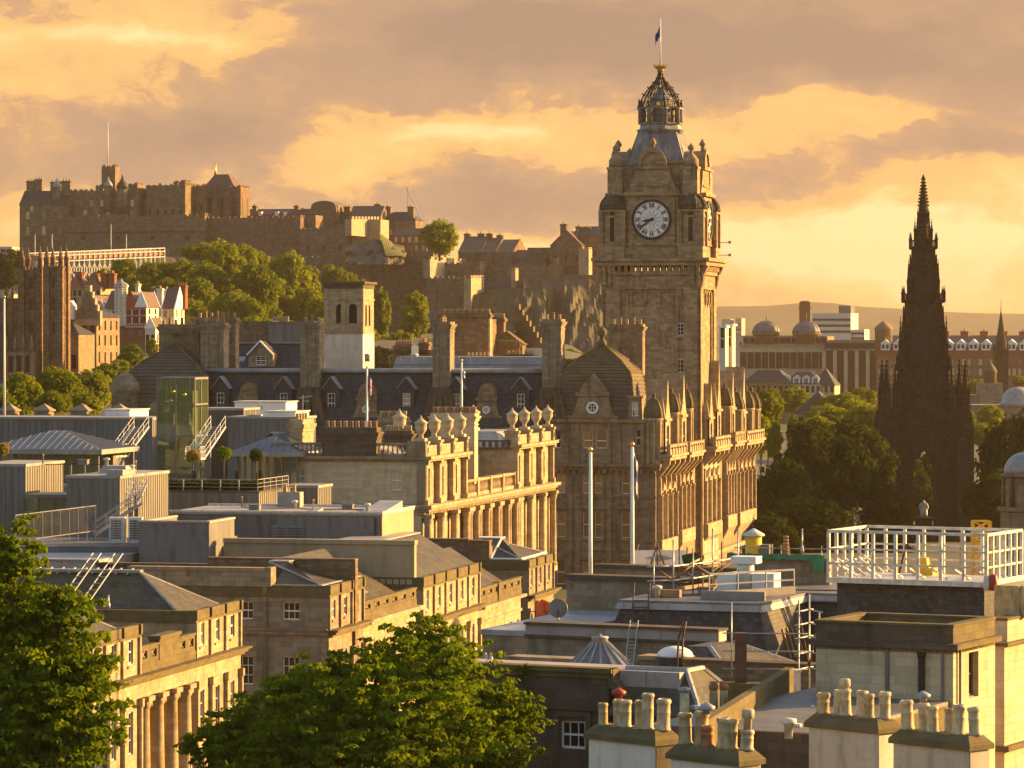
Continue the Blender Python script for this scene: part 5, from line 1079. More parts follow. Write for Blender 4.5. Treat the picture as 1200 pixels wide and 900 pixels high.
for k in range(12):
    for s_ in (0, 1, 7): a = pi / 8 + s_ * pi / 4 - pi / 2; z_ = zw + (f.z(337) - zw) * (k + .3) / 12; q.box(f.u(142) + 1.75 * cos(a) - .13, f.u(142) + 1.75 * cos(a) + .13, 1.75 * sin(a) - .13, 1.75 * sin(a) + .13, z_, z_ + (.35 if k % 2 else .5))
q.build('quoins', M['sandstone'], h)
f, h, u0_, zw = house('white_gabled_house', 'white house with tall white chimney and steep red roof behind the turret', 170, 190, 362, 337, 400, 1000, 12, 'harled_white', 'slate_purple', 'x', [(3, 385, 1, 1.9), (3, 370, 1, 1.6)]); chimney(h, f.u(184), f.u(190.5), -.5, 1.2, zw - 10, f.z(338), 'harled_white', 3, 1.2, ('short',), ('pot_terracotta',), cap=.25); chimney(h, f.u(150), f.u(154), 6, 8, zw - 4, f.z(332), 'harled_white', 3, 1.2, ('short',), ('pot_terracotta',), cap=.2)
f, h, u0_, zw = house('white_gabled_house', 'rightmost white house, its steep purple roof ending in a sunlit white gable', 190, 204, 362, 337, 400, 990, 9, 'harled_white', 'slate_purple', 'x', [(2, 372, 1.2, 1.9), (2, 388, 1.2, 1.9)], [(2, 371, 1.1, 1.8), (1, 357, 1.1, 1.8), (2, 388, 1.1, 1.8)], gable='white_paint', glass='blind_glass'); chimney(h, f.u(197), f.u(208), 7, 9, zw, f.z(334), 'red_brick', 4, 1.2, ('short',), ('pot_terracotta',), cap=.2)
house('white_gabled_house', 'small white cottage wing with green edged roof at the foot of the gabled houses', 170, 182, 385, 372, 412, 965, 8, 'harled_white', 'stone_slate_moss', 'y', [(2, 402, .9, 2.2)], [(2, 402, .9, 2.2)], gable='white_paint')
# ================================================================== far city on the right
f, h, u0_, zw = house('domed_office', 'long pale office building with two grey domes on brown drums', 867, 968, 404, 404, 470, 1480, 30, 'sandstone_pale', None, 'x', [(12, 432, 2.6, 6.5)], [(6, 432, 2.6, 6.5)], cat='office building', corn=.8)
block(h, f.u(869), f.u(968), 4, 24, zw, f.z(394), 'sandstone_brown', 'attic_storey', [(14, f.z(402), 2.0, 2.0)])
for px in (898, 945):
    a = f.u(px, 8); q = MB(); r = 5.6; z_ = f.z(392); q.lathe([(r * .95, zw), (r * .95, z_), (r * 1.05, z_), (r * 1.05, z_ + .5)], a, 8, 20); o = q.build('drum', M['sandstone_brown'], h); q = MB(); q.lathe([(r * cos(pi / 2 * i / 8) + .02, z_ + .5 + r * .88 * sin(pi / 2 * i / 8)) for i in range(9)] + [(.25, z_ + 5.6), (.2, z_ + 7), (.04, z_ + 9)], a, 8, 24)
    for i in range(16): an = pi * i / 8; q.path([(a + r * 1.01 * cos(pi / 2 * j / 6) * cos(an), 8 + r * 1.01 * cos(pi / 2 * j / 6) * sin(an), z_ + .5 + r * .88 * sin(pi / 2 * j / 6)) for j in range(7)], .12, 4)
    q.build('dome', M['lead_dark'], o)
f, h, u0_, zw = house('finned_office', 'dark glazed office block with tall pale stone fins, next to the twin domes', 966, 1030, 402, 402, 470, 1460, 26, 'window_glass', None, cat='office building')
for i in range(6): a = u0_ + (0 - u0_) * i / 5; q = MB(); q.box(a - .7, a + .7, -1.2, 0, 0, zw - 3); q.build('stone_fin', M['sandstone_pale'], h)
q = MB(); q.box(u0_ - .5, 1.5, -1.6, 26, zw - 3, zw - 2.2); q.box(u0_ + 1, -1, 2, 24, zw, zw + 1.2); q.build('eaves_slab', M['zinc'], h)
f, h, u0_, zw = house('white_office', 'white modern office slab on the skyline behind the domes', 952, 997, 367, 367, 440, 1900, 30, 'harled_white', None, 'x', [(8, 376, 2.4, 1.2), (8, 383, 2.4, 1.2), (8, 390, 2.4, 1.2)], cat='office building'); block(h, f.u(982), f.u(996), 3, 20, zw, f.z(358), 'render_grey', 'plant_room')
t = thing('brick_chimney', 'square brown brick chimney stack on the skyline above the domes', 'chimney', P(943, 470, 1700)); b = MB(); b.box(-2.3, 2.3, -2.3, 2.3, 0, 116 * 1700 / FOC); course(b, -2.3, 2.3, -2.3, 2.3, 108 * 1700 / FOC, 110 * 1700 / FOC, .3); b.build('stack', M['red_brick'], t); b = MB(); b.box(-1.8, 1.8, -1.8, 1.8, 116 * 1700 / FOC, 117.5 * 1700 / FOC); b.build('flue', M['concrete'], t)
f, h, u0_, zw = house('white_office', 'small white block on the skyline left of the black spire', 997, 1013, 386, 386, 440, 1900, 20, 'harled_white', None, 'x', [(4, 392, 1.6, 1.2), (4, 398, 1.6, 1.2)], cat='office building')
f, h, u0_, zw = house('railway_hotel', 'long red stone hotel with white dormers and a row of orange chimneys, in the haze', 1028, 1225, 410, 393, 480, 1340, 30, 'red_brick', 'slate_purple', 'x', [(30, 440, 1.2, 2.4), (30, 428, 1.2, 2.2), (30, 452, 1.2, 2.4)], cat='hotel', glass='blind_glass')
for i in range(13): a = u0_ + 3 + (0 - u0_ - 6) * i / 12; q = MB(); q.box(a - 1.6, a + 1.6, -.5, 5, zw - .2, zw + 2.2); q.prism([(a - 1.8, zw + 2.2), (a, zw + 3.8), (a + 1.8, zw + 2.2)], -.6, 5); o = q.build('dormer', M['white_paint'], h); [instance('window', winmesh(1.0, 1.5, 'window_glass'), o, (a + k, -.52, zw + .4)) for k in (-.75, .75)]
for i in range(9): a = u0_ + 2 + (0 - u0_ - 4) * i / 8; chimney(h, a - 1.4, a + 1.4, 13, 16, zw, f.z(388), 'red_brick', 3, 1.4, ('short',), ('pot_terracotta',), cap=.25)
q = MB(); a = f.u(1034); q.lathe([(3.2, zw - 3), (3.2, f.z(386)), (3.6, f.z(385)), (2.4, f.z(381)), (.3, f.z(376))], a, 4, 10); q.build('corner_turret', M['sandstone_brown'], h)
t = thing('church_spire', 'slim dark church spire in front of the red hotel, right of the black monument', 'church', P(1173, 470, 1240)); b = MB(); s_ = 1240 / FOC; b.box(-2.2, 2.2, -2.2, 2.2, 0, 60 * s_); [b.lathe([(.5, 55 * s_), (.5, 62 * s_), (.05, 70 * s_)], x, y, 6) for x in (-2, 2) for y in (-2, 2)]; course(b, -2.2, 2.2, -2.2, 2.2, 50 * s_, 51 * s_, .3); b.build('tower', M['gothic_stone'], t); b = MB(); b.lathe([(2.1, 60 * s_), (.12, 106 * s_), (.06, 118 * s_)], n=8, smooth=False); [b.prism([(-.6, 62 * s_), (.6, 62 * s_), (0, 70 * s_)], -2.3, -1.2) for _ in (0,)]; b.build('spire', M['gothic_stone'], t)
t = thing('cupola_church', 'squat stone church with pointed cupola in front of the red hotel', 'church', P(1165, 475, 1150)); s_ = 1150 / FOC; b = MB(); b.box(-4.5, 2.5, -2, 8, 0, 26 * s_); b.box(-12, 12, 0, 14, 0, 12 * s_); b.build('nave', M['sandstone_grey'], t); b = MB(); b.lathe([(2.0, 26 * s_), (2.0, 38 * s_), (2.3, 39 * s_), (1.7, 44 * s_), (.5, 49 * s_), (.06, 54 * s_)], -1, 2, 10); b.build('cupola', M['stone_slate_moss'], t)
t = thing('domed_church', 'grey leaded dome over a stone church at the right edge, beyond the dark trees', 'church', P(1196, 500, 1000)); s_ = 1000 / FOC; b = MB(); b.box(-16, 16, 0, 18, -3, 24 * s_); cornice(b, -16, 16, 0, 18, 23 * s_, .5, .4); o = b.build('wall', M['sandstone_grey'], t); [instance('window', winmesh(1.2, 3.0, 'window_glass'), o, (-13 + i * 4.3, 0, 4 * s_)) for i in range(7)]; b = MB(); b.lathe([(4.6, 24 * s_), (4.6, 29 * s_)] + [(4.4 * cos(pi / 2 * i / 7), 29 * s_ + 4.0 * sin(pi / 2 * i / 7)) for i in range(8)], 0, 6, 20); b.build('dome', M['lead'], t)
G9 = 'slate roofed houses before the domed office'
for i, (a, c, pw, pr, wl, lb) in enumerate(((872, 925, 448, 434, 'sandstone_brown', 'grey slate roofed terrace just right of the hotel turrets'), (918, 962, 450, 436, 'harled_cream', 'terrace with white dormer windows below the twin domes'), (952, 978, 452, 432, 'sandstone_pale', 'pale stone house with hipped roof below the finned office'))):
    f, h, u0_, zw = house('terraced_house', lb, a, c, pw, pr, 482, 1250, 14, wl, 'slate_dark', 'x', [(int((c - a) / 6), 460, 1.1, 2.2)], hipins=4)
    if i == 1: [dormer(h, u0_ * k, 0, zw - .3, 2.4, 2.4, 'lead', 'white_paint', 3, .8, 'window_glass') for k in (.15, .4, .65, .9)]
house('gable_house', 'dark slate hipped roof among the garden trees, left of the dark trees', 931, 978, 485, 459, 505, 900, 16, 'sandstone_grey', 'slate_dark', 'x', [(3, 498, 1.2, 2)], hipins=5)
G10 = None
for i, (a, c, p0, D, lb) in enumerate(((843, 850, 384, 900, 'sunlit white stair tower of a far block just right of the clock tower shaft'), (851, 858, 382, 905, 'second slim white tower, right of its twin beside the clock tower shaft'))):
    f, h, u0_, zw = house('white_tower', lb, a, c, p0, p0, 470, D, 5, 'harled_white', None, 'x', [(1, p0 + 12, .8, 2.4), (1, p0 + 24, .8, 2.4)], [(1, p0 + 12, .8, 2.4), (1, p0 + 24, .8, 2.4)], cat='tower block')
    q = MB(); q.box(u0_ - .4, .4, -.4, 5.4, zw, zw + .5); q.build('parapet', M['white_paint'], h)
for i, (a, c, p0) in enumerate(((846, 856, 374), (862, 869, 373))): house('tower_block', ('pale high-rise block in the haze, nearest the clock tower shaft', 'pale slender high-rise in the haze, left of the twin domes')[i], a, c, p0, p0, 420, 2900, 18, 'harled_cream', None, 'x', [(3, p0 + 8, 1.4, 1.2), (3, p0 + 14, 1.4, 1.2), (3, p0 + 20, 1.4, 1.2)], cat='tower block')
house('far_terrace', 'pale low roofs in the far haze between domes and the hotel tower', 858, 935, 398, 393, 430, 2300, 30, 'harled_cream', 'slate_dark', 'x', [(12, 404, 1.8, 1.8)], cat='terrace')
house('far_block', 'flat roofed pale block at the left edge beyond the gothic towers', -20, 14, 289, 289, 330, 1500, 20, 'harled_cream', None, 'x', [(5, 296, 2, 1.4)], cat='office building')
# ================================================================== the gothic monument
SM = Fr(1082, 650, R(-2.6)); mon = SM.thing('gothic_monument', 'soot-black gothic spire monument with pinnacles, open arches and stacked galleries', 'monument'); mz = lambda py: Z(py, 656)
gb = mz(617)
def pinn(q, x, y, z0, w, zs, zt, n=3):
    """square shaft, gablets, crocketed spirelet"""
    q.box(x - w, x + w, y - w, y + w, z0, zs); q.box(x - w * 1.2, x + w * 1.2, y - w * 1.2, y + w * 1.2, zs - w * .3, zs)
    for s_ in (-1, 1): q.prism([(x - w, zs), (x + w, zs), (x, zs + w * 2.4)], y + s_ * w * 1.02 - .04, y + s_ * w * 1.02 + .04); q.prism([(y - w, zs), (y + w, zs), (y, zs + w * 2.4)], x + s_ * w * 1.02 - .04, x + s_ * w * 1.02 + .04, 'x')
    q.lathe([(w * .95, zs), (w * .12, zt), (.02, zt)], x, y, 8, 0, False)
    for k in range(1, n + 1):
        f_ = k / (n + 1); z_ = zs + (zt - zs) * f_; r = w * .95 * (1 - f_) + w * .3
        for a in range(4): an = a * pi / 2 + pi / 4; q.hip(x + cos(an) * r - w * .18, x + cos(an) * r + w * .18, y + sin(an) * r - w * .18, y + sin(an) * r + w * .18, z_, x + cos(an) * r * 1.1 - .02, x + cos(an) * r * 1.1 + .02, y + sin(an) * r * 1.1 - .02, y + sin(an) * r * 1.1 + .02, z_ + w * .6)
    q.lathe([(w * .12, zt - w * .1), (w * .34, zt + w * .15), (.02, zt + w * .7)], x, y, 6)
def lancets(q, W_, zb_, zt, n, m_):
    """tracery laid over a stage's face: mullions, pointed heads, gable"""
    q.M = m_
    for i in range(n):
        x0, x1 = -W_ + 2 * W_ * i / n, -W_ + 2 * W_ * (i + 1) / n; xm = (x0 + x1) / 2; zz = zb_ + (zt - zb_) * .68; t_ = (x1 - x0) * .12
        q.box(x0, x0 + t_, -.3, 0, zb_, zt); q.box(x1 - t_, x1, -.3, 0, zb_, zt)
        q.prism([(x0, zz), (x0 + t_, zz), (xm, zt - t_), (xm, zt + t_ * 2)], -.34, 0); q.prism([(x1, zz), (xm, zt + t_ * 2), (xm, zt - t_), (x1 - t_, zz)], -.34, 0)
    q.prism([(-W_, zt), (W_, zt), (0, zt + W_ * 1.3)], -.22, 0); q.M = Matrix()
def stage(name, w0, zb_, zt, n, pw, pz, gal=True, w1=None):
    q = MB(); w1 = w1 or w0; dk = MB()
    for k in range(4):
        dk.M = Matrix.Rotation(k * pi / 2, 4, 'Z') @ Matrix.Translation((0, -w0, 0)); W_ = w0 * .78; h_ = zt - zb_
        for i in range(n): x0, x1 = -W_ + 2 * W_ * i / n + .16, -W_ + 2 * W_ * (i + 1) / n - .16; zz = zb_ + h_ * .44; dk.prism([(x0, zb_ + h_ * .1), (x1, zb_ + h_ * .1), (x1, zz), ((x0 + x1) / 2, zb_ + h_ * .58), (x0, zz)], -.06, .02)
        for s_ in (-.4, .4): dk.prism([(s_ * W_ - W_ * .14, zb_ + h_ * .74), (s_ * W_ + W_ * .14, zb_ + h_ * .74), (s_ * W_ + W_ * .14, zb_ + h_ * .84), (s_ * W_, zb_ + h_ * .9), (s_ * W_ - W_ * .14, zb_ + h_ * .84)], -.02 + (w0 - w1) * .7, .3 + (w0 - w1) * .7)
    dk.M = Matrix()
    q.hip(-w0, w0, -w0, w0, zb_, -w1, w1, -w1, w1, zt)
    for k in range(4):
        m_ = Matrix.Rotation(k * pi / 2, 4, 'Z') @ Matrix.Translation((0, -w0, 0)); lancets(q, w0 * .78, zb_ + (zt - zb_) * .08, zb_ + (zt - zb_) * .62, n, m_)
        if gal:
            q.M = Matrix.Rotation(k * pi / 2, 4, 'Z') @ Matrix.Translation((0, -w1, 0)); ov = w1 * 1.14; gy_ = -w1 * .14; q.box(-ov, ov, gy_, w1 * .2, zt - .5, zt); q.box(-ov, ov, gy_, gy_ + .15, zt + .95, zt + 1.1)
            for i in range(int(ov * 4)): x = -ov + 2 * ov * (i + .5) / int(ov * 4); q.box(x - .09, x + .09, gy_, gy_ + .15, zt, zt + 1.0)
            for x in (-ov, -ov / 3, ov / 3): pinn(q, x, gy_, zt - .4, .14, zt + 1.1, zt + 2.4, 1)
            q.M = Matrix()
    for sx in (-1, 1):
        for sy in (-1, 1): pinn(q, sx * w0 * 1.13, sy * w0 * 1.13, zb_ - .5, pw, pz, pz + (zt - zb_) * .42, 4); pinn(q, sx * w0 * 1.1, sy * w0 * .5, zb_, pw * .6, pz - (zt - zb_) * .25, pz + (zt - zb_) * .1, 2); pinn(q, sx * w0 * .5, sy * w0 * 1.1, zb_, pw * .6, pz - (zt - zb_) * .25, pz + (zt - zb_) * .1, 2)
    o = q.build(name, M['gothic_stone'], mon); dk.build('lancet_shade_panels', M['louvre_dark'], o)['kind'] = 'stuff'; return o  # dark panels paint in the shade of deep lancet recesses
# open base: four piers and pointed arches
q = MB(); zs, za_, zt0 = mz(553), mz(526), mz(500); A0, A1 = 2.15, 4.7
for sx in (-1, 1):
    for sy in (-1, 1):
        q.box(sx * A0, sx * A1, sy * A0, sy * A1, gb, zt0)
        for e in (A0 + .1, (A0 + A1) / 2, A1 - .1): q.box(sx * e - .22, sx * e + .22, sy * A1, sy * (A1 + .3), gb, zt0 - 1); q.box(sx * A1, sx * (A1 + .3), sy * e - .22, sy * e + .22, gb, zt0 - 1)
for k in range(4):
    q.M = Matrix.Rotation(k * pi / 2, 4, 'Z'); arc = [(-A0, zs)] + [(-A0 + 2 * A0 * (1 - cos(R(60) * i / 6)) , zs + (za_ - zs) * sin(R(60) * i / 6) / sin(R(60))) for i in range(1, 7)]; arc = arc + [(-x, z_) for x, z_ in reversed(arc[:-1])]
    for (x0, h0), (x1, h1) in zip(arc, arc[1:]): q.prism([(x0, h0), (x1, h1), (x1, zt0 + .02), (x0, zt0 + .02)], -A1, -A1 + 1.4)
    q.prism([(-3.4, zt0 - 3.2), (-3.0, zt0 - 3.2), (0, zt0 + 3.2), (0, zt0 + 4)], -A1 - .3, -A1 + .1); q.prism([(3.4, zt0 - 3.2), (0, zt0 + 4), (0, zt0 + 3.2), (3.0, zt0 - 3.2)], -A1 - .3, -A1 + .1); q.box(-A1, A1, -A1 - .35, -A1, zt0 - .4, zt0)
q.M = Matrix(); q.box(-A1, A1, -A1, A1, zt0 - .8, zt0 + .1); q.box(-9.5, 9.5, -9.5, 9.5, gb - 3, gb - 1.0); q.box(-8, 8, -8, 8, gb - 1, gb); q.build('arched_base', M['gothic_stone'], mon)
ca = 6.75
for sx in (-1, 1):
    for sy in (-1, 1):
        q = MB(); x, y = sx * ca, sy * ca; q.box(x - 1.15, x + 1.15, y - 1.15, y + 1.15, gb, mz(505)); course(q, x - 1.15, x + 1.15, y - 1.15, y + 1.15, mz(540), mz(538), .2); course(q, x - 1.15, x + 1.15, y - 1.15, y + 1.15, mz(507), mz(504), .25)
        for ex in (-1, 1):
            for ey in (-1, 1): pinn(q, x + ex * 1.1, y + ey * 1.1, gb, .3, mz(500), mz(484), 2)
        pinn(q, x, y, mz(505), .72, mz(462), mz(424), 6); pinn(q, x, y, mz(505), .95, mz(484), mz(470), 0)
        for e in (A1 + .5,):                                        # arms to the central piers with a small pointed arch
            q.hip(min(sx * A1, sx * (ca - 1)), max(sx * A1, sx * (ca - 1)), sy * 4.0 - .5, sy * 4.0 + .5, mz(560), min(sx * A1, sx * (ca - 1)), max(sx * A1, sx * (ca - 1)), sy * 4.0 - .4, sy * 4.0 + .4, mz(512)); q.box(sx * 4 - .5, sx * 4 + .5, min(sy * A1, sy * (ca - 1)), max(sy * A1, sy * (ca - 1)), mz(560), mz(512)); q.box(sx * A1 * .9, sx * ca, sy * A1 * .9, sy * ca, mz(530), mz(508))
        a_, c_ = Vector((x * .93, y * .93, mz(490))), Vector((sx * 3.6, sy * 3.6, mz(468)))  # flying rib
        q.tube(a_, c_, .45, 4, .4); q.tube(a_ - Vector((0, 0, 3)), c_ - Vector((0, 0, 2)), .3, 4); q.build('corner_pier', M['gothic_stone'], mon)
stage('lower_stage', 4.05, zt0, mz(430), 3, .5, mz(458), True, 3.85)
stage('middle_stage', 3.3, mz(430), mz(352), 3, .36, mz(405), True, 3.05)
stage('upper_stage', 2.15, mz(352), mz(290), 2, .26, mz(332), True, 1.95)
q = MB(); q.lathe([(1.25, mz(290)), (1.1, mz(268)), (1.35, mz(267)), (.95, mz(262)), (.85, mz(245)), (.14, mz(211)), (.3, mz(210)), (.05, mz(206))], 0, 0, 8, pi / 8, False)
for i in range(8):
    a = i * pi / 4; pinn(q, 1.45 * cos(a), 1.45 * sin(a), mz(290), .2, mz(272), mz(258), 2); pinn(q, .95 * cos(a), .95 * sin(a), mz(266), .12, mz(252), mz(244), 1)
    for k in range(9): f_ = (k + .5) / 9; r = .85 * (1 - f_) + .14 * f_ + .1; z_ = mz(245) + (mz(211) - mz(245)) * f_; q.box(r * cos(a) - .1, r * cos(a) + .1, r * sin(a) - .1, r * sin(a) + .1, z_, z_ + .35)
q.build('spire', M['gothic_stone'], mon)
st = thing('marble_statue', 'white marble statue of a seated robed figure under the black monument arches', 'statue', SM.pt(0, -1.0, gb), R(-2.6)); q = MB(); q.box(-1.7, 1.7, -1.7, 1.7, 0, .6); q.box(-1.4, 1.4, -1.4, 1.4, .6, 2.0); q.build('plinth', M['gothic_stone'], st)
me = bpy.data.meshes.new('figure'); V_ = [(0, .2, 2.9), (0, .25, 3.6), (0, .15, 4.25), (0, .05, 4.6), (0, -.02, 4.95), (-.3, -.5, 2.95), (-.32, -.75, 2.1), (.3, -.5, 2.95), (.36, -.7, 2.1), (-.55, .12, 4.2), (-.72, -.1, 3.6), (-.45, -.45, 3.2), (.55, .12, 4.2), (.75, -.05, 3.6), (.4, -.4, 3.25), (0, .45, 2.3)]
E_ = [(0, 1), (1, 2), (2, 3), (3, 4), (0, 5), (5, 6), (0, 7), (7, 8), (2, 9), (9, 10), (10, 11), (2, 12), (12, 13), (13, 14), (0, 15)]; me.from_pydata(V_, E_, []); fg = bpy.data.objects.new('figure', me); C.objects.link(fg); fg.parent = st; me.materials.append(M['marble'])
sm_ = fg.modifiers.new('skin', 'SKIN'); rr = [.55, .52, .42, .17, .27, .36, .3, .36, .3, .22, .17, .13, .22, .17, .13, .6]
for v_, r in zip(me.skin_vertices[0].data, rr): v_.radius = (r, r)
me.skin_vertices[0].data[0].use_root = True; fg.modifiers.new('sub', 'SUBSURF').levels = 2; fg.modifiers['sub'].render_levels = 2
# ================================================================== the classical street front, left and middle
def street_block(root, f, u0, va, vb, zl, zfr, zco, zat, zpa, bays, lower=True, attic=True, fwin=(), mt='sandstone', glass='window_glass', moss='sandstone_mossy', pil=.5, lowwin=(.9, 2.4), attwin=(.85, 1.35), mull=(2, 2)):
    """zl lower window sill, zfr frieze underside, zco top of cornice, zat attic wall top, zpa parapet top"""
    n = bays; st = (vb - va) / n; low = [(va + st * (i + .5), zl, lowwin[0], lowwin[1]) for i in range(n)]; hi = [(va + st * (i + .5), zco + .75, attwin[0], attwin[1]) for i in range(n)] if attic else []
    low2 = [(a, zl - 3.6, w_, h_) for a, _, w_, h_ in low] if zl > 4.2 else []
    b = MB(); b.face('right', 0, va, vb, 0, zfr, [hole(*q) for q in low + low2] if lower else [], .35)
    b.face('right', 0, va, vb, zco, zat, [hole(*q) for q in hi], .3)
    b.face('front', va, u0, 0, 0, zat, [hole(*q[:4]) for q in fwin], .3)
    b.poly((u0, vb, 0), (u0, va, 0), (u0, va, zat), (u0, vb, zat)); b.poly((u0, vb, 0), (u0, vb, zat), (0, vb, zat), (0, vb, 0)); b.poly((u0, va, zat), (0, va, zat), (0, vb, zat), (u0, vb, zat))
    b.box(-.05, .06, va, vb, zfr, zco - .5)
    for i in range(n + 1):
        q = va + st * i; q0, q1 = max(va, q - pil / 2), min(vb, q + pil / 2)
        if lower: b.box(0, .26, q0, q1, 0, zfr); b.box(0, .34, q0 - .06, q1 + .06, zfr - .5, zfr)
        if attic: b.box(0, .17, q0, q1, zco, zat)
    for q in hi:
        b.box(0, .1, q[0] - q[2] / 2 - .18, q[0] + q[2] / 2 + .18, q[1] - .22, q[1] - .08)
    b.box(u0, .1, va - .06, va, zco - .5, zco - .2)
    o = b.build('wall', M[mt], root)
    b = MB(); b.box(-.2, .35, va - .02, vb + .02, zco - .5, zco - .3); b.box(-.2, .6, va - .02, vb + .02, zco - .3, zco - .12); b.box(-.2, .8, va - .25, vb + .25, zco - .12, zco + .02)
    if attic:
        b.box(u0, .16, va - .16, vb + .02, zat, zat + .16); b.box(-.3, .08, va, vb, zat + .16, zpa); b.box(u0, -.3, va - .06, va + .35, zat + .16, zpa)
        for i in range(n + 1): q = va + st * i; b.box(-.35, .22, max(va - .1, q - pil / 2), min(vb + .1, q + pil / 2), zat + .16, zpa + .03)
    b.build('cornice', M[moss], root)
    for q in (low + low2 if lower else []): window(root, 'right', 0, q[0], q[1], q[2], q[3], mull[0], mull[1] + 1, random.choice((glass, glass, 'blind_glass')), deep=.13)
    for q in hi: window(root, 'right', 0, q[0], q[1], q[2], q[3], mull[0], mull[1], random.choice((glass, glass, 'blind_glass')), deep=.12)
    for q in fwin: window(root, 'front', va, *q[:4], 3, q[4] if len(q) > 4 else 2, glass, deep=.22)
    return o
def pierced(root, va, vb, z0, z1, n, u=0, mt='sandstone_mossy', th=.3):
    """low parapet with square pierced openings"""
    b = MB(); h = z1 - z0; st = (vb - va) / n; hs = [(va + st * (i + .22), va + st * (i + .78), z0 + h * .3, z1 - h * .22) for i in range(n)]
    b.face('right', u, va, vb, z0, z1, hs, th); b.box(u - th - .02, u + .08, va, vb, z1, z1 + .12); b.face('right', u - th, va, vb, z0, z1, hs, 0)
    o = b.build('pierced_parapet', M[mt], root); b = MB()
    for a0, a1, c0, c1 in hs: b.bar((u - th * .5, a0, c0), (u - th * .5, a1, c1), .05); b.bar((u - th * .5, a1, c0), (u - th * .5, a0, c1), .05); b.box(u - th * .5 - .03, u - th * .5 + .03, (a0 + a1) / 2 - .06, (a0 + a1) / 2 + .06, c0, c1)
    b.build('pierced_lattice', M['sandstone_grey'], o); return o
def lead_hips(root, pts, r=.14, mt='lead', name='lead_flashing'):
    b = MB()
    for a, c in pts: b.tube(a, c, r, 5)
    return b.build(name, M[mt], root)
def roof_hip(root, u0, u1, va, vb, z0, z1, mt='slate_brown', ul=None, top=None):
    """hip roof whose ridge runs left-right, hipped at the street end"""
    b = MB(); vm = (va + vb) / 2; hw = (vb - va) / 2; ue = u1 - hw * .95; t_ = top or .01; ul = u0 if ul is None else ul
    b.hip(u0, u1, va, vb, z0, ul, ue, vm - t_, vm + t_, z1); o = b.build('roof', M[mt], root)
    lead_hips(o, [((ue, vm - t_, z1), (u1, va, z0 + .05)), ((ue, vm + t_, z1), (u1, vb, z0 + .05))], .09)
    b = MB(); b.box(u1 - .05, u1 + .25, va - .2, vb + .2, z0 - .03, z0 + .05); b.box(u0, u1 + .25, va - .25, va, z0 - .04, z0 + .04); b.build('gutter', M['lead'], o); return o, ue, vm
# --- nearest block with the portico
A = Fr(102, 218.6); bA = A.thing('classical_building', 'sunlit sandstone building with two slate hipped pavilions and columned portico, bottom left', 'building')
v1, v2, v3 = A.v(163), A.v(228), A.v(281); L_ = -24
sb = dict(zl=4.7, zfr=8.0, zco=9.45, zat=11.75, zpa=12.5)
street_block(bA, A, L_, 0, v1, bays=3, attwin=(.95, 1.45), lowwin=(.95, 2.6), **sb)
street_block(bA, A, L_, v2, v3, bays=3, attwin=(.95, 1.45), lowwin=(.95, 2.6), **sb)
b = MB(); b.face('right', -2.4, v1, v2, 0, 8.0, [hole(v1 + (v2 - v1) * k, zz, 1.1, 2.5) for k in (.2, .5, .8) for zz in (4.7, 1.2)], .3); b.box(L_, -.1, v1, v2, 8.0, 9.0); b.box(-.3, .04, v1, v2, 8.0, 9.0); b.box(L_, -.5, v1 + .02, v2 - .02, 9.0, 9.4)
b.build('recessed_wall', M['sandstone'], bA)
for k in (.2, .5, .8):
    for zz in (4.7, 1.2): window(bA, 'right', -2.4, v1 + (v2 - v1) * k, zz, 1.1, 2.5, 2, 3, 'window_glass', deep=.2)
b = MB(); b.box(-.3, .35, v1, v2, 8.95, 9.15); b.box(-.3, .6, v1, v2, 9.15, 9.33); b.box(-.3, .8, v1, v2, 9.33, 9.47); vm = (v1 + v2) / 2; b.box(-.6, .1, vm - 1.9, vm + 2.2, 9.47, 11.3); b.box(-.65, .2, vm - 2.0, vm + 2.3, 11.3, 11.5); b.box(-.6, .1, v1, vm - 1.9, 9.47, 10.0); b.box(-.6, .1, vm + 2.2, v2, 9.47, 10.0); b.build('cornice', M['sandstone_mossy'], bA)
pierced(bA, v1, vm - 1.9, 10.0, 11.0, 2, .05); pierced(bA, vm + 2.2, v2, 10.0, 11.0, 2, .05)
for i in range(4):
    q = MB(); a = v1 + (v2 - v1) * (i + .5) / 4; q.lathe([(.62, 0), (.62, .3), (.52, .5), (.50, 3), (.43, 7.2), (.5, 7.3), (.6, 7.7)], -.25, a, 18); q.box(-.9, .38, a - .63, a + .63, 7.7, 8.0)
    for s_ in (-.42, .42): q.lathe([(.17, 7.35), (.17, 7.7)], .1, a + s_, 8)
    q.build('column', M['sandstone'], bA)
for va_, vb_ in ((.3, v1 - .3), (v2 + .3, v3 - .3)):
    o, ue, vm = roof_hip(bA, L_, -.9, va_, vb_, 12.0, 14.65)
    b = MB(); b.box(L_, ue + .2, vm - .35, vm + .35, 14.55, 14.75)
    for i in range(26): a = L_ + .4 + i * .8; b.tube((a, vm - .7, 14.5), (a, vm + .7, 14.78), .07, 5) if a < ue else None
    b.build('ridge_lead', M['lead'], o)
t = A.thing('roof_ladder', 'pair of pale metal ladders hooked over the slate ridge, beside the big left tree', 'ladder'); b = MB(); vm = (v2 + v3) / 2; ua = A.u(60, v2)
for k in (0, 1.5):
    for s_ in (0, .55): b.bar((ua + k + s_, v2 - .2, 12.2), (ua + k + s_ + 1.0, vm + .3, 15.8), .05)
    for i in range(9): f_ = (i + .5) / 9; x = ua + k + f_ * 1.0; y = v2 - .2 + (vm + .5 - v2) * f_; b.bar((x, y, 12.2 + 3.6 * f_), (x + .55, y, 12.2 + 3.6 * f_), .035)
b.build('ladder_frame', M['grey_steel'], t)
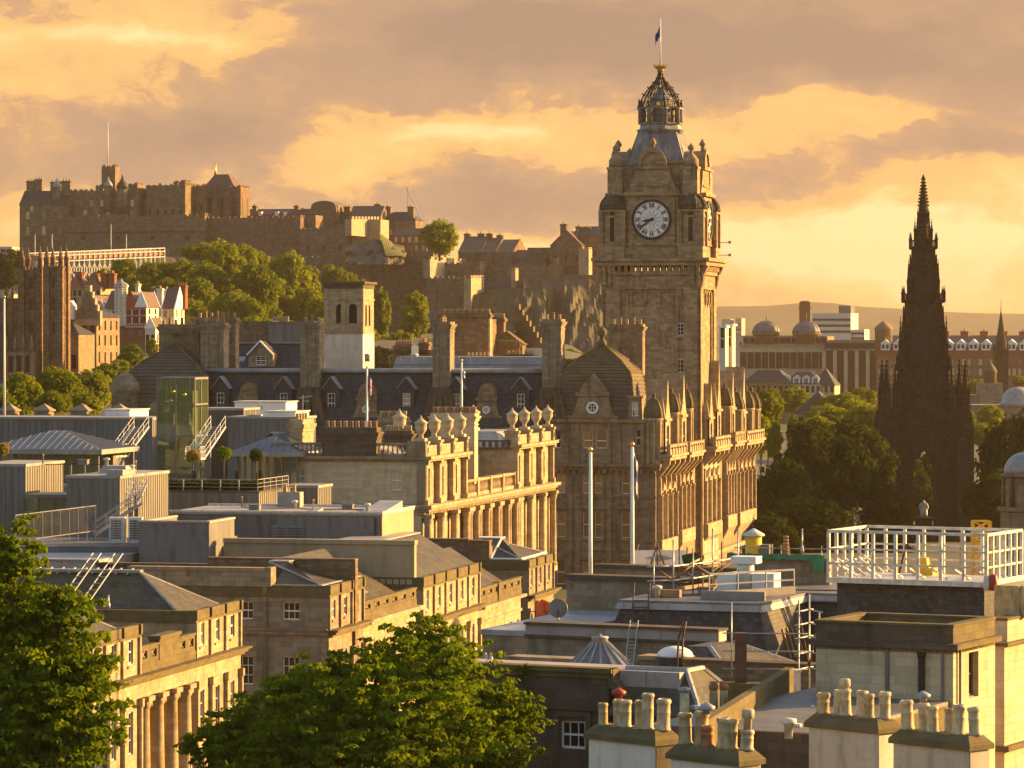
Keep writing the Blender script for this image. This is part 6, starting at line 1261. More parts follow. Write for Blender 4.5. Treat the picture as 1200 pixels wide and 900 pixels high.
rod('vent_pipe', 'short white vent pipe on the near eave of the slate hipped roof', 'vent', 127, 700, 713, 240, .06, .06, 'white_paint', ball='grey_steel')
# --- second block, grey flank with white sash windows
B = Fr(384.5, 270.5); bB = B.thing('classical_building', 'stone building with shaded grey flank and white sash windows, before the roughcast block', 'building')
w1, w2 = B.v(425), B.v(487); uB = B.u(150)
fw = [(B.u(px), zz, 1.3, hh, ny) for px in (341, 286.5, 236, 190) for zz, hh, ny in ((9.5, 1.3, 2), (4.75, 2.1, 3), (1.2, 2.1, 3))]
street_block(bB, B, uB, 0, w1, 4.7, 7.2, 8.8, 11.2, 12.0, 3, fwin=fw, mt='sandstone_grey')
b = MB(); b.box(uB, .02, -.22, 0, 8.45, 8.75); b.box(uB, 0, -.3, 0, 8.75, 8.9); b.box(uB, B.u(318), -.12, .9, 11.9, 13.0); b.box(uB, B.u(317), -.2, 1.0, 13.0, 13.25); b.box(B.u(312), B.u(318.5), -.25, 1.1, 11.9, 13.3); b.box(B.u(308), B.u(313), -.14, 0, 0, 11.9); b.build('parapet', M['sandstone_grey'], bB)
o, ue, vm = roof_hip(bB, B.u(317), -.8, .6, w1 + 1.5, 12.0, 13.4, 'slate_brown', top=1.1); b = MB(); b.box(B.u(317), ue, vm - 1.1, vm + 1.1, 13.35, 13.48); b.build('lead_flat', M['lead'], o)
low = [(w1 + (w2 - w1) * (i + .5) / 6, 4.7, .95, 2.2) for i in range(6)]
b = MB(); b.face('right', 0, w1, w2, 0, 8.3, [hole(*q) for q in low], .3); b.box(-12, -.3, w1, w2, 8.2, 8.5); b.box(-.3, .35, w1, w2, 8.3, 8.5); b.box(-.3, .7, w1, w2, 8.5, 8.82); b.build('link_wall', M['sandstone'], bB)
for q in low: window(bB, 'right', 0, *q, 2, 3, 'window_glass', deep=.25)
b = MB(); b.box(-.35, .1, w1, w2, 8.82, 9.3); b.build('cornice', M['sandstone_mossy'], bB); pierced(bB, w1, w2, 9.3, 10.1, 6, .05)
b = MB(); b.prism([(-.6, 8.6), (-.6, 9.2), (-7.5, 13.2), (-14, 9.2), (-14, 8.6)], w1 + .05, w2 - .05); o = b.build('link_roof', M['slate_brown'], bB)
for k in (.3, .55): q = MB(); a = w1 + (w2 - w1) * k; q.add([(-2.2, a, 10.32), (-2.2, a + .9, 10.32), (-4.0, a + .9, 11.36), (-4.0, a, 11.36), (-2.2, a, 10.2), (-2.2, a + .9, 10.2), (-4.0, a + .9, 11.2), (-4.0, a, 11.2)], [(0, 1, 2, 3), (0, 4, 5, 1), (1, 5, 6, 2), (2, 6, 7, 3), (3, 7, 4, 0)]); q.build('skylight', M['lead_dark'], o)
b = MB(); b.box(B.u(240, 6), B.u(414, 6), 6.6, 7.3, 0, Z(657, 277)); b.box(B.u(240, 6), B.u(414, 6), 6.5, 7.4, Z(657, 277), Z(655, 277)); b.build('fire_wall', M['rubble_stone'], bB)
# --- third block with the long pale party wall
Cc = Fr(494, 297.9); bC = Cc.thing('classical_building', 'sunlit stone pavilion with five attic bays and a long pale party wall', 'building')
x1, x2 = Cc.v(561), Cc.v(610)
street_block(bC, Cc, -9, 0, x1, 3.4, 6.2, 7.4, 9.95, 10.85, 5, attwin=(.9, 1.6), mt='sandstone', fwin=[])
b = MB(); b.box(Cc.u(262), Cc.u(485.5), .02, .7, 0, 13.45); b.box(Cc.u(262), Cc.u(486.5), -.12, .85, 13.45, 13.8)
for i in range(7): a = Cc.u(430) + i * .55; b.box(a, a + .42, -.1, .02, 10.3, 10.7)
b.build('party_wall', M['render_tan'], bC)
b = MB(); b.prism([(-.5, 10.2), (-.5, 10.5), (-5.2, 13.3), (-9, 13.3), (-9, 10.2)], .3, x1 - .2); o = b.build('roof', M['slate_brown'], bC); b = MB(); b.box(-9, -5.0, .9, x1 - .3, 13.3, 13.42); b.tube((-.6, .3, 10.55), (-.6, x1 - .2, 10.55), .12, 5); b.build('lead_flashing', M['lead'], o)
lw = [(x1 + (x2 - x1) * (i + .6) / 6, 3.6, .8, 1.3) for i in range(6)]
b = MB(); b.face('right', 0, x1, x2, 0, 6.9, [hole(*q) for q in lw], .3); b.box(-12, -.3, x1, x2, 6.7, 7.0); b.box(-.3, .6, x1, x2, 6.9, 7.15); b.box(-.3, .15, x1, x2, 5.6, 5.85); b.build('link_wall', M['sandstone'], bC)
for q in lw: window(bC, 'right', 0, *q, 2, 2, 'window_glass', deep=.2, fm='sandstone_sooty')
b = MB(); b.box(-.35, .1, x1, x2, 7.15, 7.7); b.box(-.4, .2, x1 + (x2 - x1) * .42, x1 + (x2 - x1) * .5, 7.15, 8.75); b.build('cornice', M['sandstone_mossy'], bC); pierced(bC, x1, x2, 7.7, 8.55, 6, .05)
b = MB(); b.prism([(-.6, 7), (-.6, 7.6), (-6.5, 11.2), (-13, 7.6), (-13, 7)], x1 + .05, x2 - .05); b.build('link_roof', M['slate_brown'], bC)
# --- fourth block at the street's far end
Dd = Fr(618, 336.6); bD = Dd.thing('classical_building', 'far end stone pavilion with small lead edged hipped roof, under the urn topped building', 'building')
y1 = Dd.v(648)
street_block(bD, Dd, Dd.u(552), 0, y1, 2.6, 5.6, 6.75, 9.1, 9.9, 3, attwin=(.9, 1.5), mt='sandstone_grey')
b = MB(); b.box(Dd.u(480), Dd.u(549, 4), 4, 4.8, 0, Z(634, 341)); b.box(Dd.u(480), Dd.u(549.5, 4), 3.85, 4.95, Z(634, 341), Z(632, 341)); b.box(Dd.u(549), Dd.u(572.5), .3, 1.1, 9, Z(635, 338)); b.box(Dd.u(549), Dd.u(573), .15, 1.25, Z(635, 338), Z(633, 338)); b.build('fire_wall', M['rubble_stone'], bD)
o, ue, vm = roof_hip(bD, Dd.u(574), -.7, .4, y1 - .3, 9.95, 11.6, 'slate_brown', top=.8); b = MB(); b.box(Dd.u(574), ue, vm - .8, vm + .8, 11.55, 11.68); b.build('lead_flat', M['white_paint'], o); lead_hips(o, [((-.65, .4, 10.0), (-.65, y1 - .3, 10.0)), ((Dd.u(574), .4, 10.0), (-.65, .4, 10.0)), ((Dd.u(574), .4, 10), (Dd.u(574), vm - .8, 11.6))], .11, 'white_paint')
# --- roughcast plant block on the roof
Rg = Fr(447, 312); t = t_rb = Rg.thing('roof_block', 'long grey roughcast roof block with louvred grille and sunlit tan end', 'roof block'); ud = Rg.v(484)
b = MB(); b.box(Rg.u(200), 0, 0, ud, 8, 15.1); b.build('wall', M['render_grey'], t); b = MB(); b.box(Rg.u(199), .12, -.1, ud + .1, 15.1, 15.3); o = b.build('roof_slab', M['lead_pink'], t)
b = MB(); b.box(Rg.u(199), .15, -.14, 0, 15.28, 15.42); b.box(0, .15, 0, ud + .1, 15.28, 15.46); b.box(Rg.u(199), .15, ud, ud + .15, 15.28, 15.5); b.build('roof_edge', M['white_steel'], o)
b = MB(); a0, a1 = Rg.u(318), Rg.u(356)
for i in range(9): zz = 12.1 + i * .24; b.prism([(-.16, zz), (-.02, zz + .2), (-.02, zz)], a0, a1, 'x')
b.box((a0 + a1) / 2 - .05, (a0 + a1) / 2 + .05, -.18, 0, 12, 14.3); b.build('louvre', M['zinc'], t); b = MB(); b.tube((-.5, -.12, 9), (-.5, -.12, 14.9), .09, 6); b.build('downpipe', M['dark_iron'], t)
b = MB(); b.box(.0, .05, .03, ud - .03, 9, 15.08); b.build('sunlit_tan_end', M['render_tan'], t)  # thin tan skin: sunlight on the grey block's end, put into the colour
b = MB(); a = Rg.u(414); b.prism([(2.5, 15.31), (ud - 2, 15.31), (ud - 2, 16.0)], a, a + 2.0, 'x'); b.prism([(2.0, 15.31), (4, 15.31), (4, 15.55)], Rg.u(356), Rg.u(364), 'x'); b.build('roof_hatch', M['lead'], t)
Rh = Fr(245, 300); t = Rh.thing('roof_block', 'grey roughcast cube with open slot at the left end of the long block', 'roof block'); b = MB(); b.box(Rh.u(163), 0, 0, .35, 8, 15.1); b.box(Rh.u(163), Rh.u(163) + .35, .35, 9, 8, 15.1); b.box(-.35, 0, .35, 7, 8, 15.1); b.box(Rh.u(163) + .35, -.35, .35, 9, 8, 13.6); b.build('wall', M['render_grey'], t); b = MB(); b.box(Rh.u(163) - .08, .08, -.08, .42, 15.1, 15.25); b.box(-.42, .08, .42, 7.05, 15.1, 15.25); b.box(Rh.u(163) - .08, Rh.u(163) + .42, .42, 9, 15.1, 15.25); b.build('coping', M['lead_pink'], t)
b = MB(); b.box(Rh.u(163), -.1, -1.2, -.0, 0, 8.4); b.build('lower_wall', M['sandstone_grey'], t)
t = Rg.thing('flue', 'small grey roof flue box with two stubby pots on the long roof block', 'flue'); a = Rg.u(333, 8); b = MB(); b.box(a - 1, a + 1, 9.4, 10.6, 12, 16.6); b.build('box', M['zinc_pale'], t); [pot(t, a + k, 10, 16.6, 'short', 'pot_buff', 1.0) for k in (-.5, .3)]
t = Rh.thing('flat_roof', 'low white membrane roof between the slate hips and the grey roughcast cube', 'roof'); b = MB(); a0, a1 = Rh.u(20, 2), Rh.u(163, 2); b.box(a0, a1, -8, 20, 9, Z(652, 300)); o = b.build('roof_body', M['lead_pink'], t); b = MB(); b.box(a0, a1, -8.1, 20, Z(652, 300), Z(652, 300) + .12)
for i in range(7): b.lathe([(.15, Z(652, 300)), (.15, Z(652, 300) + .6)], a0 + 3 + i * 2.7, 1 + (i * 37 % 11), 8)
b.build('membrane', M['lead'], o)
b = MB(); b.box(Rh.u(150), Rh.u(316), -8, -7.2, 6, Z(664, 291)); b.box(Rh.u(150), Rh.u(317), -8.15, -7.05, Z(664, 291), Z(661.5, 291)); tag(b.build('parapet_wall', M['sandstone_sooty']), 'dark stone parapet wall between the slate hips and the roughcast blocks', 'wall'); o = bpy.data.objects['parapet_wall']; o.location = (Rh.o.x, Rh.o.y, 0); o.rotation_euler = (0, 0, YAW)
def roof_clutter(parent, spots, z):
    """mushroom vents, stub pipes and a cable run on a flat roof"""
    for i, (x, y) in enumerate(spots):
        b = MB()
        if i % 3 == 0: b.lathe([(.16, z), (.16, z + .5), (.3, z + .52), (.3, z + .66), (.08, z + .72)], x, y, 10)
        elif i % 3 == 1: b.box(x - .45, x + .45, y - .3, y + .3, z, z + .42); b.box(x - .5, x + .5, y - .35, y + .35, z + .42, z + .48)
        else: b.lathe([(.07, z), (.07, z + .85), (.1, z + .86), (.1, z + .95)], x, y, 8)
        b.build('roof_vent', M[('white_steel', 'zinc', 'pot_cream')[i % 3]], parent)
    b = MB(); b.path([(x, y + .5, z + .05) for x, y in spots], .035, 5); b.build('cable_run', M['dark_iron'], parent)
roof_clutter(t_rb, [(-2, 3), (-4.5, 6), (-7, 4), (-9.5, 7), (-12, 3.5), (-14.5, 8)], 15.3)
# ================================================================== palatial building with urns
G = Fr(494, 365); gpo = G.thing('palatial_building', 'ornate sandstone palazzo with rows of giant stone urns, sunlit columned flank and balustraded front', 'building')
gz = lambda py: Z(py, 365); uG = G.u(318); p1, p2, p3, p4, p5 = G.v(542), G.v(547), G.v(590), G.v(601), G.v(644)
zcg, zaa, zpp, ztt = 13.6, 17.85, 18.35, 19.85
gf = [(G.u(351), gz(568), 1.05, 1.45), (G.u(464.5), gz(575), 1.05, 1.95), (G.u(464.5), 8.5, 1.1, 2.2), (G.u(351), 8.5, 1.1, 2.2), (G.u(408), 8.5, 1.1, 2.2)]
def gpav(va, vb, front, n):
    st = (vb - va) / n; att = [(va + st * (i + .5), zcg + .6, 1.0, 2.9) for i in range(n)]; lo = [(va + st * (i + .5), 4.6, 1.35, 7.4) for i in range(n)]
    b = MB(); b.face('right', 0, va, vb, 0, zcg - .9, [hole(*q) for q in lo], .9); b.face('right', 0, va, vb, zcg, zaa, [hole(*q) for q in att], .4)
    if not front: b.face('front', va, -8, 0, 0, zaa, [], .3)
    b.poly((-8, va, zaa), (0, va, zaa), (0, vb, zaa), (-8, vb, zaa)); b.poly((0, vb, 0), (-8, vb, 0), (-8, vb, zaa), (0, vb, zaa)); b.poly((-8, va, zcg), (-8, va, zaa), (-8, vb, zaa), (-8, vb, zcg))
    b.build('wall', M['sandstone'], gpo)
    for q in att: window(gpo, 'right', 0, *q, 1, 2, 'blind_glass', deep=.3, fm='sandstone_pale')
    for q in lo: window(gpo, 'right', 0, *q, 1, 3, 'window_glass', deep=.8, fm='sandstone_pale')
    b = MB()
    for i in range(n + 1):
        q = va + st * i; a0, a1 = max(va, q - .5), min(vb, q + .5); b.box(0, .55, a0, a1, zcg, zaa); b.box(0, .7, a0 - .08, a1 + .08, zcg, zcg + .5); b.box(0, .75, a0 - .1, a1 + .1, zaa - .3, zaa)
        c_ = (a0 + a1) / 2; b.lathe([(.5, 4.2), (.5, 4.5), (.42, 4.7), (.40, 8), (.34, 11.6), (.42, 11.8), (.52, 12.3)], .5, min(max(c_, va + .5), vb - .5), 14); b.box(0, 1.05, min(max(c_, va + .5), vb - .5) - .55, min(max(c_, va + .5), vb - .5) + .55, 12.3, 12.65)
        b.box(-.9, .6, a0 - .05, a1 + .05, zaa + .5, ztt - .25); b.box(-1.0, .72, a0 - .15, a1 + .15, ztt - .25, ztt); b.box(.6, .68, a0 + .2, a1 - .2, zaa + .85, ztt - .6)
    b.box(-.6, .8, va - .15, vb + .1, zaa, zaa + .2); b.box(-.6, 1.05, va - .3, vb + .2, zaa + .2, zaa + .5); b.box(-.5, .3, va, vb, zaa + .5, ztt - .5)
    b.box(0, .9, va - .1, vb + .1, 3.6, 4.2)
    b.build('order', M['sandstone'], gpo)
gpav(0, p1, True, 3); gpav(p4, p5, False, 3)
b = MB(); b.face('right', 0, p1, p4, 0, zcg - .9, [hole(p1 + (p4 - p1) * (i + .5) / 5, 4.6, 1.5, 7.4) for i in range(5)], .9); b.face('right', -3.5, p1, p4, zcg - .9, zaa - .6, [hole(p1 + (p4 - p1) * .3, zcg + .4, 2.6, 3.2)], .2); b.box(-3.5, 0, p1, p4, zcg - .92, zcg - .1); b.build('wall', M['sandstone'], gpo)
for i in range(5): window(gpo, 'right', 0, p1 + (p4 - p1) * (i + .5) / 5, 4.6, 1.5, 7.4, 1, 3, 'window_glass', deep=.8, fm='sandstone_pale')
window(gpo, 'right', -3.5, p1 + (p4 - p1) * .3, zcg + .4, 2.6, 3.2, 3, 2, 'window_glass', fm='zinc')
b = MB()
for i in range(6):
    a = p1 + (p4 - p1) * i / 5; a = min(max(a, p1 + .6), p4 - .6)
    for s_ in (-.45, .45): b.lathe([(.42, 4.2), (.36, 4.7), (.34, 8), (.3, 11.6), (.44, 12.2)], .5, a + s_, 12)
    b.box(0, 1.0, a - .95, a + .95, 12.2, 12.65)
b.box(0, .9, p1, p4, 3.6, 4.2)
b.box(-.4, .4, -.3, p5 + .2, 12.65, 13.0); b.box(-.4, .85, -.5, p5 + .4, 13.0, 13.25); b.box(-.4, 1.2, -.8, p5 + .6, 13.25, 13.6); dentils(b, 'right', .4, 0, p5, 12.72, .25, .6, .28, .35); b.build('main_cornice', M['sandstone'], gpo)
b = MB(); b.box(-.3, .2, p1, p4, zcg, zcg + .35); b.box(-.35, .3, p1, p4, zcg + 1.5, zcg + 1.75)
for i in range(5): a = p1 + (p4 - p1) * i / 4; b.box(-.4, .35, max(p1, a - .35), min(p4, a + .35), zcg, zcg + 1.85)
o = b.build('balustrade', M['sandstone'], gpo); b = MB()
for i in range(4): a0 = p1 + (p4 - p1) * i / 4 + .4; a1 = p1 + (p4 - p1) * (i + 1) / 4 - .4; baluster_row(b, (0, a0, 0), (0, a1, 0), zcg + .35, zcg + 1.5, .38, .1)
tag(b.build('balusters', M['sandstone'], o), kind='stuff')
b = MB(); va_ = p4 + (p5 - p4) * .5                                 # segmental pediment low on the far pavilion
for i in range(10): t0, t1 = R(15) + R(150) * i / 10, R(15) + R(150) * (i + 1) / 10; r0, r1 = 1.9, 2.4; b.prism([(va_ + r0 * cos(t0), 2.2 + r0 * sin(t0)), (va_ + r1 * cos(t0), 2.2 + r1 * sin(t0)), (va_ + r1 * cos(t1), 2.2 + r1 * sin(t1)), (va_ + r0 * cos(t1), 2.2 + r0 * sin(t1))], 0, 1.5, 'x')
b.box(0, 1.5, va_ - 2.4, va_ + 2.4, 2.5, 2.9); b.build('door_pediment', M['sandstone'], gpo)
# front
b = MB(); b.face('front', 0, uG, 0, 0, zaa, [hole(*q) for q in gf], .35); b.poly((uG, 0, 0), (uG, 0, zaa), (uG, 40, zaa), (uG, 40, 0)); b.box(uG, -8, .5, 40, zaa - .8, zaa - .1); b.build('front_wall', M['sandstone_pale'], gpo)
for q in gf: window(gpo, 'front', 0, *q, 2, 2, 'blind_glass', deep=.2)
b = MB()
b.box(uG - .2, .2, -.25, 0, zaa, zaa + .2); b.box(uG - .3, .3, -.5, .4, zaa + .2, zaa + .5); b.box(uG, .1, -.2, 0, 13.35, 13.7); dentils(b, 'front', 0, uG, 0, 13.1, .25, .5, .22, .22)
b.box(uG, G.u(376), -.05, .5, zaa + .5, zaa + .75); b.box(uG, G.u(376), -.05, .5, ztt - .45, ztt - .2); b.box(uG, uG + 1.2, -.1, .6, zaa + .5, ztt - .2); b.box(G.u(441), -.8, -.05, .5, zaa + .5, zaa + .75); b.box(G.u(441), -.8, -.05, .5, ztt - .45, ztt - .2); b.box(-1.3, .55, -.55, .55, zaa + .5, ztt); b.box(-.4, .5, -.25, 0, zcg, zaa)
b.build('front_cornice', M['sandstone_grey'], gpo)
b = MB(); baluster_row(b, (uG + 1.2, .2, 0), (G.u(376), .2, 0), zaa + .75, ztt - .45, .42, .12); baluster_row(b, (G.u(441), .2, 0), (-1.3, .2, 0), zaa + .75, ztt - .45, .42, .12); tag(b.build('balusters', M['sandstone_grey'], gpo), kind='stuff')
chimney(gpo, G.u(376.5), G.u(440), .3, 2.0, zaa, gz(501.5), 'sandstone_sooty', 9, 1.0, ('short',), ('pot_terracotta', 'pot_buff'), .5)
chimney(gpo, G.u(341, 6), G.u(356, 6), 5.5, 9.5, zaa - .5, gz(494), 'sandstone', 4, 1.0, ('short',), ('pot_buff',), .5)
chimney(gpo, G.u(505, 22), G.u(556, 22), 22, 23.6, zaa - 3, Z(484, 388), 'sandstone_pale', 11, 1.05, ('short',), ('pot_terracotta', 'pot_buff'), .35)
chimney(gpo, G.u(443, 20), G.u(475, 20), 20, 21.4, zaa - 3, Z(489, 386), 'sandstone_grey', 7, 1.0, ('short',), ('pot_buff', 'pot_terracotta'), .35)
chimney(gpo, G.u(450, 10), G.u(482, 10), 10, 11, zaa - 3, Z(505, 376), 'sandstone_sooty', 6, .9, ('short',), ('pot_buff',), .3)
def urn():
    q = MB(); q.box(-.6, .6, -.6, .6, 0, .3); q.lathe([(.34, .3), (.24, .6), (.32, .75), (.62, 1.15), (.70, 1.5), (.66, 1.8), (.78, 1.9), (.78, 2.02), (.56, 2.15), (.32, 2.35), (.14, 2.5), (.14, 2.6), (.03, 2.8)], n=14); return q.build('urn', M['sandstone_pale'])
for va_, vb_ in ((0, p1), (p4, p5)):
    for i in range(4): instance('urn', cached('urn', urn), gpo, (-.15, va_ + .35 + (vb_ - va_ - .7) * i / 3, ztt), 0, (.86, .86, .9))
instance('urn', cached('urn', urn), gpo, (-6.5, p1 - .5, ztt)); instance('urn', cached('urn', urn), gpo, (-4.5, p4 + .4, ztt))
b = MB(); b.prism([(-1.2, zaa - .6), (-5.5, zaa + 1.5), (-9.8, zaa - .6)], 2.2, 30); b.hip(-8, -1, p4 + 1, p5 - .5, zaa, -6.5, -3, p4 + 5, p5 - 4, zaa + 1.8); b.prism([(3, zaa - .5), (9, zaa + 1.0), (15, zaa - .5)], uG + 1, -9, 'x'); b.build('lead_roof', M['zinc_pale'], gpo)
b = MB(); b.box(-8.0, -7.7, p4 - .5, p5, zaa, zaa + 1.0); b.face('front', p4 - .3, -7, -.2, zaa, zaa + 1.0, [(-6.5 + k * .7, -6.5 + k * .7 + .35, zaa + .2, zaa + .8) for k in range(9)], .2); b.build('roof_parapet', M['sandstone_sooty'], gpo)
b = MB(); a = G.u(446, 14)
for s_ in (0, 1.2): b.path([(a + s_, 14, zaa + 2.2), (a + 2.6 + s_, 13, zaa + .4)], .06, 4); b.bar((a + s_, 14, zaa + 2.2), (a + s_, 14, zaa + .1), .05)
b.build('roof_steps_rail', M['white_steel'], gpo); rg = railing('roof_guardrail', [(G.u(372, 8), 12, zaa - .1), (G.u(405, 8), 12, zaa - .1)], 1.6, 'white_steel', gpo)
# ================================================================== zinc clad rooftop with garden terrace
def clad(name, label, px0, px1, px2, py0, D, zb_=0.0, mt='zinc', roof='zinc_pale', seam=.62, rim=.25, cat='roof block', dep=None, group=None):
    f = Fr(px1, D); t = f.thing(name, label, cat, group); u0_ = f.u(px0); v_ = dep or f.v(px2); zt = f.z(py0); b = MB(); b.box(u0_, 0, 0, v_, zb_, zt)
    for i in range(int(-u0_ / seam) + 1): b.box(-i * seam - .025, -i * seam + .025, -.05, 0, zb_, zt)
    for i in range(int(v_ / seam) + 1): b.box(0, .05, i * seam - .025, i * seam + .025, zb_, zt)
    b.build('cladding', M[mt], t); b = MB(); b.box(u0_ - .1, .12, -.12, v_ + .1, zt, zt + rim); b.build('roof_slab', M[roof], t); return f, t, u0_, v_, zt
f, t, u0_, v_, zt = clad('clad_block', 'grey metal clad block with sunlit pink roof at the left edge', -30, 29.5, 74, 547, 330)
f2, t2, u2, vv2, zt2 = clad('clad_block', 'grey metal clad block with raised rooflight, right of the glazed link', 78, 140, 197, 561, 322)
b = MB(); b.hip(f2.u(115, 5), f2.u(148, 5), 5, 8, zt2 + .25, f2.u(118, 5), f2.u(145, 5), 5.5, 7.5, zt2 + .9); b.box(f2.u(124), f2.u(143), 0.2, 1.4, zt2 + .25, zt2 + .75); b.box(f2.u(128), f2.u(138), 1.3, 5.2, zt2 + .25, zt2 + .6); b.build('rooflight', M['zinc_pale'], t2)
t = f2.thing('glazed_link', 'greenish glazed link between the two grey clad blocks', 'glass link'); b = MB(); a0, a1 = f2.u(28, 3), f2.u(80, 3); zl_ = Z(583, 325); b.poly((a0, 3, 9), (a1, 3, 9), (a1, 3, zl_), (a0, 3, zl_)); b.build('pane', M['green_glass'], t); b = MB()
for i in range(4): a = a0 + (a1 - a0) * i / 3; b.box(a - .06, a + .06, 2.85, 3.0, 9, zl_)
for zz in (zl_ - .05, zl_ - 1.3): b.box(a0, a1, 2.85, 3.0, zz - .05, zz + .05)
b.box(a0, a1, 3, 8, zl_, zl_ + .2); b.box(a0, a1, 7, 8, 0, zl_); b.build('mullion_frame', M['zinc'], t)
roof_clutter(t, [(-2, 2.5), (-5, 5), (-8, 3)], zt + .25); roof_clutter(t2, [(-1.2, 7), (-3.5, 9.5), (-2, 10.5)], zt2 + .25)
fT, tT, uT, vT, zT = clad('clad_terrace', 'roof garden terrace with metal clad wall, clipped hedges and steel railing', 171, 303, 340, 577, 340, mt='zinc', roof='soil', cat='terrace', rim=.1)
f4, t4, u4, v4, z4 = clad('clad_block', 'grey metal clad wall against the pale front of the urn topped building', 330, 372, 385, 572, 352, dep=5)
railing('terrace_railing', [(uT, .15, zT + .1), (-.15, .15, zT + .1), (-.15, vT - .2, zT + .1)], 1.05, 'zinc_pale', tT, post=.07, rails=(1.0, .66, .33), step=1.9, r=.03)
def leafbox(b, x0, x1, y0, y1, z0, z1, n, ls, rnd):
    for _ in range(n):
        c = [rnd.uniform(x0, x1), rnd.uniform(y0, y1), rnd.uniform(z0, z1)]; k = rnd.randrange(3)
        if k == 0: c[1] = y0
        elif k == 1: c[2] = z1
        else: c[0] = x1
        leaf_cloud(b, *c, .12, .12, .12, 3, ls, rnd)
rnd = random.Random(5)
for k, (a0, a1, y) in enumerate(((178, 222, 1.2), (226, 262, 1.4), (268, 300, 1.2))):
    b = MB(); leafbox(b, fT.u(a0), fT.u(a1), y, y + 1.1, zT + .1, zT + .85, 420, .11, rnd); b.box(fT.u(a0) + .1, fT.u(a1) - .1, y + .1, y + 1, zT, zT + .75); o = tag(b.build('hedge', M['leaf_dark']), ('low clipped hedge at the left end of the roof terrace', 'low clipped hedge in the middle of the roof terrace', 'low clipped hedge at the sunlit right end of the roof terrace')[k], 'hedge'); o.location = (fT.o.x, fT.o.y, 0); o.rotation_euler = (0, 0, YAW)
b = MB(); [leafbox(b, fT.u(a), fT.u(a + 14), 3, 4, zT + .1, zT + .8, 160, .1, rnd) for a in (190, 250)]; o = tag(b.build('flower_bed', M['red_paint']), 'dusky red shrub bed behind the hedges on the roof terrace', 'flower bed'); o.location = (fT.o.x, fT.o.y, 0); o.rotation_euler = (0, 0, YAW)
for k, (px, py, r, lm, lb) in enumerate(((226, 534, 8.5, 'leaf_golden', 'golden round topiary tree in front of the glass tower'), (262, 531, 9.5, 'leaf_near', 'green round topiary tree right of the white rooftop stairs'), (300, 533, 8, 'leaf_dark', 'dark round topiary tree left of the blue-grey hipped roof'), (3, 526, 8, 'leaf_golden', 'golden topiary at the left edge under the blue-grey roof'))):
    c = P(px, py, 350); s_ = 350 / FOC * r; t = thing('topiary_tree', lb, 'topiary', (c.x, 350, 15.4)); b = MB(); rnd = random.Random(k); leaf_cloud(b, 0, 0, c.z - 15.4, s_ * 1.05, s_ * 1.05, s_ * .95, 700, .1, rnd); b.lathe([(.02, c.z - 15.4 - s_ * .7), (s_ * .75, c.z - 15.4 - s_ * .3), (s_ * .75, c.z - 15.4 + s_ * .3), (.02, c.z - 15.4 + s_ * .7)], n=8); b.build('crown', M[lm], t); b = MB(); b.tube((0, 0, 0), (0, 0, c.z - 15.4), .07, 6); b.build('trunk', M['bark'], t)
for k, px in enumerate((228, 278, 305, 192)): c = P(px, 560, 350); t = thing('conical_shrub', 'small dark clipped cone shrub standing on the roof terrace', 'shrub', (c.x, 350, 15.5), 0, 'cone shrubs on the roof terrace'); b = MB(); rnd = random.Random(k); [leaf_cloud(b, 0, 0, .3 + .3 * i, .42 - .06 * i, .42 - .06 * i, .25, 110, .1, rnd) for i in range(6)]; b.build('crown', M['leaf_dark'], t)
# glass tower
gt = Fr(228, 372); t = gt.thing('glass_tower', 'tall green glass lift tower with dark mullions, in front of the stone dome', 'glass tower'); u0_ = gt.u(184); v_ = gt.v(243); zt, zb_ = gt.z(444), 12.0
for nm, pts in (('front', [(u0_, 0), (0, 0)]), ('right', [(0, 0), (0, v_)]), ('back', [(0, v_), (u0_, v_)]), ('left', [(u0_, v_), (u0_, 0)])):
    (xa, ya), (xb, yb) = pts
    for i in range(2):
        for (zq0, zq1) in ((zb_, gt.z(511)), (gt.z(511), gt.z(474)), (gt.z(474), zt)):
            q = MB(); l0, l1 = i / 2, (i + 1) / 2; A_ = (xa + (xb - xa) * l0, ya + (yb - ya) * l0); B_ = (xa + (xb - xa) * l1, ya + (yb - ya) * l1); q.poly((*A_, zq0), (*B_, zq0), (*B_, zq1), (*A_, zq1)); q.build('glass_pane', M['green_glass'], t)
b = MB()
for x in (u0_, u0_ / 2, 0):
    for y in (0, v_): b.box(x - .06, x + .06, y - .06, y + .06, zb_, zt)
for y in (v_ / 2,): b.box(-.06, .06, y - .06, y + .06, zb_, zt); b.box(u0_ - .06, u0_ + .06, y - .06, y + .06, zb_, zt)
for zz in (gt.z(511), gt.z(474), zt, gt.z(548)): b.box(u0_ - .08, .08, -.08, .02, zz - .07, zz + .07); b.box(-.02, .08, 0, v_, zz - .07, zz + .07); b.box(u0_ - .08, .02, v_ - .02, v_ + .08, zz - .07, zz + .07); b.box(u0_ - .08, u0_ + .02, 0, v_, zz - .07, zz + .07)
b.box(u0_ - .1, .1, -.1, v_ + .1, zt + .07, zt + .16); b.build('mullion_frame', M['zinc'], t)
b = MB(); b.box(u0_ + .7, -.8, v_ * .45, v_ - .3, zb_ - 4, zt - 1.2); b.build('lift_shaft', M['render_tan'], t); b = MB(); [b.lathe([(.05, z_ - .3), (.3, z_), (.05, z_ + .3)], u0_ * k, .9, 10) for k, z_ in ((.65, zt - 1.3), (.35, zt - 1.6), (.7, zt - 2.2))]; b.build('pendant_lamp', M['gold'], t)
